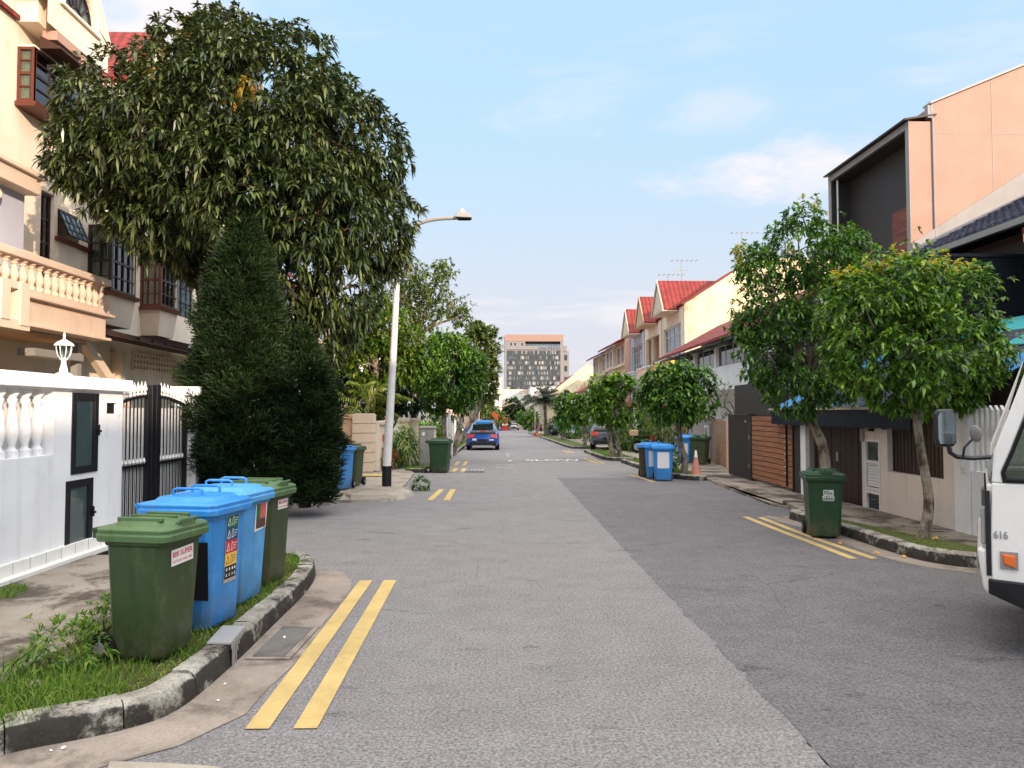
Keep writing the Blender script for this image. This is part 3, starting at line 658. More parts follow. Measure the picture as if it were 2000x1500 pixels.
def text_obj(body, size, name, m, parent, mat4, ext=0.001, sx=1.0, align='CENTER', bold=0.0):
    """raised lettering as a mesh; mat4 maps the text plane (x right, y up) into the parent's space"""
    cu = bpy.data.curves.new('lettering', 'FONT'); cu.body = body; cu.size = size; cu.align_x = align; cu.align_y = 'CENTER'; cu.extrude = ext; cu.offset = bold; cu.resolution_u = 3
    o = bpy.data.objects.new('lettering', cu); COL.objects.link(o)
    me = bpy.data.meshes.new_from_object(o.evaluated_get(bpy.context.evaluated_depsgraph_get()))
    bpy.data.objects.remove(o); bpy.data.curves.remove(cu)
    me.transform(mat4 @ Matrix.Diagonal((sx, 1, 1, 1))); me.materials.clear(); me.materials.append(m); me.name = name
    ob = link(name, me, parent); return ob
def frame(o, u, v):                # 4x4 with x -> u, y -> v
    u, v = Vector(u).normalized(), Vector(v).normalized(); w = u.cross(v)
    return Matrix(((u.x, v.x, w.x, o[0]), (u.y, v.y, w.y, o[1]), (u.z, v.z, w.z, o[2]), (0, 0, 0, 1)))
# SLOW, long letters painted for oncoming drivers coming up the street
mid = gnd(1068, 884)
s_ = text_obj('SLOW', 1.0, 'road_lettering', M['white_line'], None, frame((mid.x, 29.6, gz(29.6) + 0.012), (1, 0, 0), (0, 1, -0.0127)) @ Matrix.Diagonal((0.78, 1.9, 1, 1)), 0.001, bold=0.012)
struct(s_)
# ------------------------------------------------------------------ building helpers
def wall_holes(mb, O, u, nv, W_, H_, holes, th):
    """wall panel with real openings. O = lower left corner of the outer face, u = horizontal unit, nv = outward normal"""
    O, u, nv = Vector(O), Vector(u), Vector(nv); z = Vector((0, 0, 1))
    xs = sorted({0, W_} | {min(max(v, 0), W_) for h in holes for v in h[:2]}); zs = sorted({0, H_} | {min(max(v, 0), H_) for h in holes for v in h[2:]})
    P = lambda a, b, d: O + u * a + z * b - nv * d
    solid = lambda a, b: not any(h[0] < a < h[1] and h[2] < b < h[3] for h in holes)
    def cell(i, j):
        return 0 <= i < len(xs) - 1 and 0 <= j < len(zs) - 1 and solid((xs[i] + xs[i+1]) / 2, (zs[j] + zs[j+1]) / 2)
    for i in range(len(xs) - 1):
        for j in range(len(zs) - 1):
            if not cell(i, j): continue
            a, b, c, d = xs[i], xs[i+1], zs[j], zs[j+1]
            mb.poly([P(a, c, 0), P(b, c, 0), P(b, d, 0), P(a, d, 0)]); mb.poly([P(a, d, th), P(b, d, th), P(b, c, th), P(a, c, th)])
            if not cell(i-1, j): mb.poly([P(a, c, 0), P(a, d, 0), P(a, d, th), P(a, c, th)])
            if not cell(i+1, j): mb.poly([P(b, c, 0), P(b, c, th), P(b, d, th), P(b, d, 0)])
            if not cell(i, j-1): mb.poly([P(a, c, 0), P(a, c, th), P(b, c, th), P(b, c, 0)])
            if not cell(i, j+1): mb.poly([P(a, d, 0), P(b, d, 0), P(b, d, th), P(a, d, th)])
    return mb
def window(parent, O, u, nv, w, h, cols=2, rows=(0.5,), fm='darkframe', pane='glass', fw=0.05, dep=0.07, curtain=None, thin=0.022, thick_rows=()):
    """frame (part) with pane and curtain (sub-parts)"""
    O, u, nv = Vector(O), Vector(u), Vector(nv); z = Vector((0, 0, 1)); mb = MB()
    def blk(a, b, c, d, o=0.0, dp=dep):
        q = [O + u*a + z*c - nv*o, O + u*b + z*c - nv*o, O + u*b + z*d - nv*o, O + u*a + z*d - nv*o]; mb.slab(q, -nv * dp)
    blk(0, fw, 0, h); blk(w - fw, w, 0, h); blk(fw, w - fw, 0, fw); blk(fw, w - fw, h - fw, h)
    vs = [w * k / cols for k in range(1, cols)]; zs = [h * r for r in rows]
    for x in vs: blk(x - thin/2, x + thin/2, fw, h - fw, 0.008, dep - 0.016)
    for k, zz in enumerate(zs):
        t = fw * 1.0 if k in thick_rows else thin
        e = [fw] + [q for x in vs for q in (x - thin/2, x + thin/2)] + [w - fw]
        for i in range(0, len(e), 2): blk(e[i], e[i+1], zz - t/2, zz + t/2, 0.012, dep - 0.024)
    fr = mb.build('window', M[fm], parent)
    pn = MB(); o = dep * 0.55
    pn.slab([O + u*(fw*.5) + z*(fw*.5) - nv*o, O + u*(w - fw*.5) + z*(fw*.5) - nv*o, O + u*(w - fw*.5) + z*(h - fw*.5) - nv*o, O + u*(fw*.5) + z*(h - fw*.5) - nv*o], -nv * 0.006)
    pn.build('pane', M[pane], fr)
    if curtain:
        cb = MB(); n = max(8, int(w / 0.035)); pts = []
        for i in range(n + 1):
            a = .03 + (w - .18) * i / n; dd = dep + 0.045 + 0.022 * math.sin(i * 1.9) + 0.010 * math.sin(i * 0.7)
            pts.append((O + u*a + z*0.01 - nv*dd, O + u*a + z*(h-0.01) - nv*dd))
        for p, q in zip(pts, pts[1:]): cb.poly([p[0], q[0], q[1], p[1]])
        cb.build('curtain', M[curtain], fr)
    return fr
def glazed_back(mb, O, u, nv, w, h, d):
    """dark room behind an opening"""
    O, u, nv = Vector(O) - Vector(nv) * d, Vector(u), Vector(nv); z = Vector((0, 0, 1))
    mb.poly([O, O + u*w, O + u*w + z*h, O + z*h])
XP, XN, YN, YP = Vector((1, 0, 0)), Vector((-1, 0, 0)), Vector((0, -1, 0)), Vector((0, 1, 0))
# u vectors that run left-to-right when one looks at the face
# face towards +X (left-hand houses, seen from the street): u = +Y ; face towards -X: u = -Y or +Y ; face towards -Y: u = +X
BAL = [(.055, 0), (.055, .10), (.035, .13), (.030, .17), (.052, .30), (.058, .38), (.048, .50), (.030, .68), (.026, .76), (.040, .80), (.040, .84), (.028, .86), (.052, .92), (.052, 1.0)]
def baluster(x, y, z0, h, k=1.0, n=12): return MB().lathe([(r * k, t * h) for r, t in BAL], (x, y, z0), n)
# ------------------------------------------------------------------ near left: white boundary wall
t = thing('boundary_wall', 'white painted boundary wall with baluster opening and two black framed meter boxes', 'wall', (-5.05, 7.0, 0.1), world=True)
mb = MB()
wall_holes(mb, (-4.95, 1.0, 0.10), YP, XP, 8.98, 1.97, [(4.3, 7.44, 1.22, 1.955), (7.79, 8.36, 0.97, 1.93), (7.70, 8.27, 0.03, 0.90), (8.57, 8.83, 1.68, 1.82), (8.88, 8.93, 1.42, 1.66)], 0.26)
mb.box(-5.19, -4.97, 8.72, 9.40, 0.11, 2.06)
mb.build('wall', M['white'], t)
MB().box(-5.30, -4.86, 0.9, 10.06, 2.07, 2.22).build('coping', M['white'], t, bevel=0.008)
MB().box(-4.952, -4.905, 1.0, 9.98, 0.10, 0.27).box(-4.952, -4.80, 1.0, 9.98, 0.09, 0.145).build('plinth', M['white_tile'], t, bevel=0.004)
mb = MB()
for i in range(32): mb.box(-4.906, -4.903, 1.0 + i*0.28, 1.006 + i*0.28, 0.15, 0.27)
mb.build('tile_joint', M['grey_wall'], t)
b0 = None
for i in range(14):
    y = 8.33 - i * 0.213
    if b0 is None: b0 = baluster(0, 0, 0, 0.735, 1.25, 14).build('baluster', M['white'], t, smooth=True); b = b0
    else: b = b0.copy(); COL.objects.link(b)
    b.location = Vector((-5.07, y, 1.32)) - ORG[t.name]
MB().box(-5.22, -5.20, 5.2, 8.55, 1.2, 2.1).build('garden_screen', M['white_trim'], t)
for (y0, y1, z0, z1, nm) in ((8.79, 9.36, 1.07, 2.03, 'meter'), (8.70, 9.27, 0.13, 1.00, 'letter')):
    fr = MB(); f = 0.085
    for q in ((y0, y0+f, z0, z1), (y1-f, y1, z0, z1), (y0+f, y1-f, z0, z0+f), (y0+f, y1-f, z1-f, z1)): fr.box(-4.985, -4.935, q[0], q[1], q[2], q[3])
    d = fr.build('meter_box_door', M['black'], t, bevel=0.004)
    MB().box(-4.975, -4.968, y0+f*.8, y1-f*.8, z0+f*.8, z1-f*.8).build('pane', M['clear'], d)
    MB().box(-4.937, -4.905, y1-.05, y1-.02, z0+(z1-z0)*.46, z0+(z1-z0)*.60).box(-4.92, -4.90, y1-.05, y1+.01, z0+(z1-z0)*.50, z0+(z1-z0)*.53).build('handle', M['black'], d)
MB().tube([(-5.12, 9.08, .2), (-5.10, 9.10, .5), (-5.12, 9.07, .72), (-5.1, 9.09, .95)], [.045, .05, .04, .045], 8).box(-5.16, -5.06, 9.0, 9.16, 0.42, 0.56).box(-5.16, -5.06, 9.02, 9.14, 0.66, 0.74).build('water_meter', M['pale'], t)
MB().box(-5.10, -5.03, 8.82, 9.33, 1.1, 2.0).build('meter_panel', M['pale'], t)
MB().box(-5.2, -4.99, 9.55, 9.86, 1.76, 1.94).build('letter_slot', M['dark'], t)

def lantern(name, loc, k, fm, label, gm='clear'):
    t = thing(name, label, 'lamp', loc)
    MB().lathe([(.105*k, 0), (.105*k, .02*k), (.085*k, .035*k), (.05*k, .05*k), (.045*k, .10*k), (.032*k, .14*k), (.028*k, .20*k), (.05*k, .215*k), (.05*k, .23*k)], n=16).build('base', M[fm], t, smooth=True)
    MB().lathe([(.045*k, .23*k), (.07*k, .27*k), (.085*k, .34*k), (.088*k, .385*k)], n=8).build('glass_body', M[gm], t)
    mb = MB()
    for a in range(8):
        c, s = math.cos(a*math.pi/4), math.sin(a*math.pi/4)
        mb.tube([(.046*k*c, .046*k*s, .23*k), (.072*k*c, .072*k*s, .27*k), (.087*k*c, .087*k*s, .34*k), (.090*k*c, .090*k*s, .385*k)], .006*k, 4)
    mb.build('cage', M[fm], t)
    MB().lathe([(.115*k, .385*k), (.115*k, .40*k), (.085*k, .43*k), (.04*k, .455*k), (.018*k, .47*k), (.012*k, .50*k), (.018*k, .515*k), (.004*k, .56*k)], n=16).build('cap', M[fm], t, smooth=True)
    return t
lantern('wall_lantern', (-5.05, 8.78, 2.22), 0.92, 'white_trim', 'white coach lantern standing on the coping of the white wall')

# ------------------------------------------------------------------ driveway gate
t = thing('driveway_gate', 'black barred double gate with white spearheads beside the white wall', 'gate', (-5.08, 11.1, 0.02), world=True)
def gate_leaf(y0, y1, hinge_low):
    n = 8; P = (-5.08)
    post = y1 if not hinge_low else y0
    fr = MB()
    top = lambda y: 1.92 + 0.13 * math.sin(max(0, min(1, (y - y0)/(y1-y0) if not hinge_low else (y1-y)/(y1-y0))) * math.pi / 2)
    ys = [y0 + (y1-y0)*i/14 for i in range(15)]
    fr.box(P-.03, P+.03, y0, y0+.045, .08, top(y0)); fr.box(P-.03, P+.03, y1-.045, y1, .08, top(y1))
    for a, b in zip(ys, ys[1:]): fr.bar((P, a, top(a)-.02), (P, b, top(b)-.02), .05, .04)
    fr.box(P-.02, P+.02, y0+.045, y1-.045, 1.02, 1.06); fr.box(P-.02, P+.02, y0+.045, y1-.045, .10, .15)
    lf = fr.build('gate_leaf', M['black'], t)
    bars = MB(); sp = MB(); k = int((y1-y0-.1)/.105)
    for i in range(1, k+1):
        y = y0 + (y1-y0)*i/(k+1)
        bars.box(P-.006, P+.006, y-.009, y+.009, .15, top(y)-.03)
        MB().lathe([(.010, 0), (.028, .02), (.010, .045), (.034, .085), (.020, .13), (.002, .20)], (P, y, top(y)), 6).build('spearhead', M['white_trim'], lf)
        MB().lathe([(.008, 0), (.026, .03), (.002, .10)], (P, y, 1.06), 6).build('spearhead', M['white_trim'], lf)
        if i < k+1:
            yy = y - (y1-y0)/(k+1)/2; bars.box(P-.003, P+.003, yy-.004, yy+.004, .15, 1.02)
    bars.build('bar', M['black'], lf)
    MB().box(P-.035, P-.028, y0+.05, y1-.05, .16, 1.86).build('backing_sheet', M['white_trim'], lf)
gate_leaf(10.02, 10.98, False); gate_leaf(11.27, 12.30, True)
MB().box(-5.14, -5.02, 10.99, 11.10, .03, 2.20).box(-5.14, -5.02, 11.13, 11.26, .03, 2.21).build('centre_post', M['black'], t, bevel=.006)
t = thing('boundary_wall', 'plain white wall pier beyond the black gate, behind the conifer', 'wall', (-5.05, 13.3, 0.05), world=True)
MB().box(-5.28, -4.92, 12.34, 14.4, 0.0, 2.07).build('wall', M['white'], t); MB().box(-5.32, -4.87, 12.3, 14.45, 2.07, 2.22).build('coping', M['white'], t, bevel=.008)

# ------------------------------------------------------------------ left terrace houses
FX = -10.2
def gable_box(t, Y0, Y1, X0, z0, ze, za, wallm, arch=True, cap='red_flat'):
    """attic storey over the bay: overhanging box with a gabled front, half-round window and tiled roof"""
    yc = (Y0 + Y1) / 2
    front = [(Y0, z0), (Y1, z0), (Y1, ze), (yc, za), (Y0, ze)]
    if arch:
        r, zc = 0.60, z0 + 0.72; n = 14
        arc = [(yc + r*math.cos(math.pi*i/n), zc + r*1.25*math.sin(math.pi*i/n)) for i in range(n+1)]
        mb = MB(); d = 0.22
        for dx in (0, -d):
            X = X0 + dx
            mb.poly([(X, Y0, z0), (X, Y1, z0), (X, Y1, zc), (X, Y0, zc)])
            L = [(X, yc, za)] + [(X, Y1, ze), (X, Y1, zc)] + [(X, a, b) for a, b in arc[:n//2+1]]
            mb.poly(L)
            Rr = [(X, yc, za)] + [(X, a, b) for a, b in arc[n//2:]] + [(X, Y0, zc), (X, Y0, ze)]
            mb.poly(Rr)
        for (a, b), (c, e) in zip(arc, arc[1:]): mb.poly([(X0, a, b), (X0, c, e), (X0-d, c, e), (X0-d, a, b)])
        mb.poly([(X0, Y0, zc), (X0, Y1, zc), (X0-d, Y1, zc), (X0-d, Y0, zc)])
    else:
        mb = MB(); mb.prism(front, 'x', X0, X0 - 0.2)
    mb.box(X0-.2, FX-4.5, Y0, Y0+.15, z0, ze); mb.box(X0-.2, FX-4.5, Y1-.15, Y1, z0, ze); mb.box(X0-.23, FX, Y0+.15, Y1-.15, z0, z0+.12)
    mb.build('gable', M[wallm], t)
    if arch:
        fm = MB(); X = X0 - .10
        fm.tube([(X, a, b) for a, b in arc], .035, 6)
        for k in (0, 3, 5, 7, 9, 11, 14): fm.bar((X, yc + .22*math.cos(math.pi*k/14), zc + .26*math.sin(math.pi*k/14)), (X, arc[k][0], arc[k][1]), .045)
        fm.tube([(X, yc + .22*math.cos(math.pi*i/10), zc + .26*math.sin(math.pi*i/10)) for i in range(11)], .025, 6)
        fm.bar((X, Y0+.63, zc+.02), (X, Y1-.63, zc+.02), .05)
        w = fm.build('arched_window', M['darkframe'], t)
        MB().prism(arc, 'x', X0-.115, X0-.125).build('pane', M['glass_blue'], w)
        MB().box(X0, X0+.07, yc-.82, yc+.82, zc-.09, zc-.005).build('sill', M['cream'], w, bevel=.02)
        tr = MB(); tr.tube([(X0+.01, yc + .70*math.cos(math.pi*i/14), zc + .85*math.sin(math.pi*i/14)) for i in range(15)], .055, 6); tr.build('arch_trim', M['cream'], w, smooth=True)
    # roof slopes with a raised rake at the front
    rf = MB(); XB = FX - 4.5
    for s, ya in ((-1, Y0), (1, Y1)):
        e = ya + s * 0.12; zz = ze - 0.12 * (za - ze) / (yc - Y0)
        rf.slab([(X0-.12, e, zz+.04), (X0-.12, yc, za+.04), (XB, yc, za+.04), (XB, e, zz+.04)], (0, 0, .09))
    rf.build('roof', M['red_roof_x'], t)
    rk = MB()
    for s, ya in ((-1, Y0), (1, Y1)):
        e = ya + s * 0.12; zz = ze - 0.12 * (za - ze) / (yc - Y0)
        rk.hexa([(X0+.03, e, zz+.02), (X0-.12, e, zz+.02), (X0-.12, yc, za+.02), (X0+.03, yc, za+.02)], [(X0+.03, e, zz+.26), (X0-.12, e, zz+.26), (X0-.12, yc, za+.26), (X0+.03, yc, za+.26)])
    rk.build('gable_coping', M[cap], t)
def bay(t, Y0, Y1, X1, z0, z1, fcols, scols, rows, fm, cur, cur2, base=None):
    """box bay window: near side face (towards -Y) and front face (towards +X), moulded sill below"""
    w = Y1 - Y0; d = X1 - FX
    window(t, (FX, Y0, z0), XP, YN, d, z1 - z0, scols, rows, fm, 'clear', .06, .08, cur, .03, (1,))
    window(t, (X1, Y0 + .002, z0), YP, XP, w, z1 - z0, fcols, rows, 'darkframe', 'clear', .06, .08, cur2, .03, (1,))
    b = MB(); b.box(FX, X1 - .02, Y0 + .03, Y1, z0 - .02, z0 + .01); b.box(FX, X1 - .02, Y0+.03, Y1, z1, z1 + .06); b.box(FX, X1, Y1 - .06, Y1, z0, z1)
    b.mat(0); b.build('bay_shell', M['cream'], t)
    s = MB(); s.prism([(FX, z0 - .12), (X1 + .07, z0 - .12), (X1 + .10, z0 - .02), (FX, z0 - .02)], 'y', Y0 - .06, Y1 + .06); s.build('sill', M['redbrown'], t)
    if base:
        k = MB(); k.hexa([(FX, Y0 + .1, base), (X1 - .12, Y0 + .1, base), (X1 - .12, Y1, base), (FX, Y1, base)], [(FX, Y0, z0 - .12), (X1, Y0, z0 - .12), (X1, Y1, z0 - .12), (FX, Y1, z0 - .12)]); k.build('bay_base', M['pale'], t)
# house with the balcony
hA = thing('terrace_house', 'cream three storey terrace house with balustrade balcony and half round attic window', 'house', (-10.2, 13.5, 0), 'left terrace houses', world=True)
mb = MB()
wall_holes(mb, (FX, 4.0, 0), YP, XP, 14.4, 10.1, [(12.72, 13.22, 4.1, 6.80), (13.36, 14.25, 5.92, 6.55), (11.8, 14.1, 8.4, 9.62), (3.0, 10.8, 0.1, 3.2)], 0.22)
mb.box(FX-.22, FX-8, 18.2, 18.4, 0, 10.1); mb.box(FX-.22, FX-8, 4.0, 4.2, 0, 13); mb.box(FX-8, FX-7.8, 4.2, 18.2, 0, 10.1)
mb.box(FX-.22, FX, 4.0, 15.68, 10.1, 14.0)
mb.build('wall', M['cream'], hA)
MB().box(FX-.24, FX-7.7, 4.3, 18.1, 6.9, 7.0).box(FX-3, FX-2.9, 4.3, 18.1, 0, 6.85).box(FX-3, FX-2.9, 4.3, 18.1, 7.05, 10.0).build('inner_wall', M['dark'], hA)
window(hA, (FX-.08, 16.72, 4.12), YP, XP, .50, 2.66, 2, (.16, .33, .58, .78), 'darkframe', 'clear', .05, .07, 'curtain_blue', .022, (2,))
# top-hung window pushed open
aw = MB(); y0, y1 = 17.37, 18.24; zt, zb, out = 6.52, 5.93, .26
def AP_(y, k): return Vector((FX + .02 + out*k, y, zt + (zb-zt)*k))
for q in ((y0, y0+.05, 0, 1), (y1-.05, y1, 0, 1), ((y0+y1)/2-.04, (y0+y1)/2+.04, 0, 1)): aw.slab([AP_(q[0], 0), AP_(q[1], 0), AP_(q[1], 1), AP_(q[0], 1)], (-.04, 0, -.015))
for k in (0, .36, .66, .93): aw.slab([AP_(y0, k), AP_(y1, k), AP_(y1, k+.07), AP_(y0, k+.07)], (-.03, 0, -.012))
for y in (y0+.2, y1-.24): aw.slab([AP_(y, 0), AP_(y+.02, 0), AP_(y+.02, 1), AP_(y, 1)], (-.03, 0, -.012))
w = aw.build('window', M['darkframe'], hA)
MB().slab([AP_(y0, 0)-Vector((.02,0,0)), AP_(y1, 0)-Vector((.02,0,0)), AP_(y1, 1)-Vector((.02,0,0)), AP_(y0, 1)-Vector((.02,0,0))], (-.006, 0, 0)).build('pane', M['glass_blue'], w)
MB().prism([(FX, 5.78), (FX+.06, 5.78), (FX+.09, 5.88), (FX, 5.88)], 'y', 17.26, 18.62).build('sill', M['redbrown'], hA)
# third-floor bay
bay(hA, 15.78, 18.12, -9.84, 8.42, 9.60, 4, 1, (.28, .52, .76), 'redbrown', 'curtain_gold', 'curtain_blue')
gable_box(hA, 15.70, 18.16, -9.54, 10.10, 10.75, 12.75, 'cream', True, 'cream')
MB().prism([(-9.80, 9.62), (-9.36, 9.62), (-9.36, 9.66), (-9.80, 9.90)], 'y', 15.9, 17.6).build('hood', M['brown'], hA)
MB().box(-9.82, -9.5, 16.0, 16.9, 9.86, 10.06).box(-9.82, -9.56, 17.1, 17.35, 9.86, 10.06).build('bracket', M['peach'], hA)
# balcony
bc = MB(); bc.box(FX, -8.52, 4.5, 16.5, 3.95, 4.06); bc.box(FX, -8.44, 4.5, 16.62, 3.88, 3.95); bc.box(FX, -8.56, 4.5, 16.42, 3.80, 3.88); bc.box(-8.85, -8.54, 4.5, 16.40, 3.42, 3.80); bc.box(-8.86, -8.46, 4.5, 16.5, 3.36, 3.42)
bc.box(FX, -8.86, 16.2, 16.40, 3.42, 3.80)
bal = bc.build('balcony', M['balcony'], hA, bevel=.012)
b0 = None
for i in range(30):
    y = 16.28 - i * 0.243
    if b0 is None: b0 = baluster(0, 0, 0, 0.50, 1.55, 12).build('baluster', M['balcony'], bal, smooth=True); b = b0
    else: b = b0.copy(); COL.objects.link(b); b.parent = bal
    b.location = (-8.60, y, 4.06)
for i in range(5):
    b = b0.copy(); COL.objects.link(b); b.parent = bal; b.location = (-8.86 - i*.243, 16.28, 4.06)
MB().box(-8.74, -8.46, 4.5, 16.46, 4.56, 4.70).box(-10.2, -8.74, 16.16, 16.44, 4.56, 4.70).build('handrail', M['balcony'], bal, bevel=.015)
MB().box(-8.44, -8.20, 12.95, 13.20, 3.30, 4.05).box(-8.44, -8.20, 12.45, 12.68, 3.36, 4.05).box(-8.50, -8.22, 9.0, 13.25, 3.22, 3.40).box(-8.46, -8.24, 12.68, 12.95, 3.92, 4.06).build('column_bracket', M['pale'], hA, bevel=.01)
MB().box(FX, -8.9, 4.5, 16.3, 3.30, 3.36).build('carport_ceiling', M['tan'], hA)
# flat roof over the balcony, end wall below it, rainwater pipe
MB().box(FX, -8.80, 6.0, 14.42, 5.98, 6.28).box(FX, -8.72, 6.0, 14.50, 6.28, 6.36).box(FX, -8.86, 6.0, 14.36, 6.36, 6.46).build('balcony_roof', M['pale'], hA, bevel=.012)
MB().box(-9.5, -9.1, 13.35, 14.40, 4.06, 5.98).build('end_wall', M['bluegrey'], hA)  # blue-grey tone puts the shade of the roof slab into the colour
MB().tube([(-9.0, 12.2, 5.86), (-9.0, 13.42, 5.84), (-9.0, 13.52, 5.78), (-9.0, 13.5, 5.70), (-9.02, 13.3, 5.62), (-9.02, 13.24, 5.5), (-9.02, 13.24, 4.1)], .055, 10).build('rainwater_pipe', M['pale'], hA, smooth=True)
# carport interior
MB().box(-9.2, -9.05, 16.25, 16.40, 0.1, 3.4).build('steel_post', M['grey_paint'], hA)
MB().box(-10.0, -9.95, 13.8, 16.2, .1, 2.35).build('orange_panel', M['orange_wall'], hA)
MB().box(-9.3, -8.95, 14.6, 16.3, 2.9, 3.05).build('carport_beam', M['grey_paint'], hA)
# second house: twin bays and vented ground floor
hB = thing('terrace_house', 'cream terrace house with two brown framed bay windows above a dark awning', 'house', (-10.2, 20.6, 0), 'left terrace houses', world=True)
mb = MB()
wall_holes(mb, (FX, 18.42, 0), YP, XP, 4.5, 10.1, [(.24, 1.46, 4.85, 6.52), (2.99, 4.09, 4.85, 6.52)], .22)
mb.box(FX-.22, FX-8, 22.7, 22.92, 0, 10.1); mb.box(FX-8, FX-7.8, 18.42, 22.7, 0, 10.1)
mb.build('wall', M['cream'], hB)
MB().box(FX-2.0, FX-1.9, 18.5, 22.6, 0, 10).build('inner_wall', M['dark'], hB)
bay(hB, 18.66, 19.90, -9.6, 4.85, 6.50, 4, 2, (.22, .46, .72), 'darkframe', 'curtain_gold', 'curtain_blue', 4.0)
bay(hB, 21.40, 22.52, -9.6, 4.85, 6.50, 4, 3, (.22, .46, .72), 'redbrown', 'curtain_gold', 'curtain_gold', 4.0)
bay(hB, 19.75, 21.9, -9.84, 8.42, 9.60, 4, 1, (.28, .52, .76), 'redbrown', 'curtain_gold', 'curtain_blue')
gable_box(hB, 19.72, 22.10, -9.54, 10.10, 10.75, 12.45, 'pale')
MB().prism([(FX, 3.72), (-9.72, 3.80), (-9.66, 3.95), (FX, 3.95)], 'y', 21.2, 23.6).build('hood', M['brown'], hB)
vb = MB(); cells = [(.03 + i*.19, .13 + i*.19, .05 + j*.16, .14 + j*.16) for i in range(13) for j in range(3)]
wall_holes(vb, (FX+.05, 21.0, 2.98), YP, XP, 2.5, .52, cells, .05); vb.build('vent_block', M['cream'], hB)
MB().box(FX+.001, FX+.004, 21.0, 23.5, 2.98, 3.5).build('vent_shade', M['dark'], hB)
for bb in (MB().box(FX, -9.9, 19.85, 20.05, 0, 3.4), MB().box(FX, -9.95, 23.6, 23.8, 0, 3.4)): bb.build('pier', M['pale'], hB)
MB().bar((-9.3, 16.9, 3.4), (-9.3, 19.0, 1.9), .16, .22).build('brace', M['pale'], hB)
cn = thing('carport_awning', 'dark flat ribbed awning over the carport below the bay windows', 'awning', (-9.2, 20.3, 3.5), world=True)
MB().slab([(-8.7, 16.55, 3.62), (-8.5, 25.0, 3.50), (-10.15, 25.0, 3.72), (-10.15, 16.55, 3.86)], (0, 0, .035)).build('sheet', M['black'], cn)
mb = MB()
for i in range(12):
    y = 16.6 + i*.75; mb.bar((-8.6, y, 3.58), (-10.1, y, 3.80), .05, .07)
for x, z in ((-8.68, 3.58), (-9.3, 3.66), (-9.9, 3.74)): mb.bar((x, 16.56, z), (x, 25, z-.08), .07, .09)
mb.build('rafter', M['brown'], cn)
# third house, mostly behind the mango tree
hC = thing('terrace_house', 'yellow cream terrace house mostly hidden behind the mango tree', 'house', (-10.2, 25.5, 0), 'left terrace houses', world=True)
mb = MB(); wall_holes(mb, (FX, 22.95, 0), YP, XP, 5.6, 10.1, [(1.0, 2.2, 4.9, 6.5), (3.2, 4.6, 4.9, 6.5), (1.2, 3.2, 8.2, 9.5)], .22)
mb.box(FX-.22, FX-8, 28.35, 28.55, 0, 10.1); mb.box(FX-8, FX-7.8, 22.95, 28.35, 0, 10.1); mb.build('wall', M['cream'], hC)
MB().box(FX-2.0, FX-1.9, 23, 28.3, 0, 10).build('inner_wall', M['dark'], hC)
for y, z, w_, h_ in ((23.95, 4.9, 1.2, 1.6), (26.15, 4.9, 1.4, 1.6), (24.15, 8.2, 2.0, 1.3)): window(hC, (FX-.05, y, z), YP, XP, w_, h_, 3, (.3, .6), 'darkframe', 'glass_blue')
gable_box(hC, 23.9, 26.3, -9.54, 10.1, 10.75, 12.3, 'cream', False)
# tiled lean roofs behind the gables
for h, a, b in ((hA, 4.0, 18.4), (hB, 18.42, 22.92), (hC, 22.95, 28.55)):
    MB().slab([(FX+.1, a, 10.12), (FX+.1, b, 10.12), (FX-5, b, 12.0), (FX-5, a, 12.0)], (0, 0, .1)).slab([(FX-5, a, 12.0), (FX-5, b, 12.0), (FX-8.2, b, 10.12), (FX-8.2, a, 10.12)], (0, 0, .1)).build('roof', M['red_roof'], h)
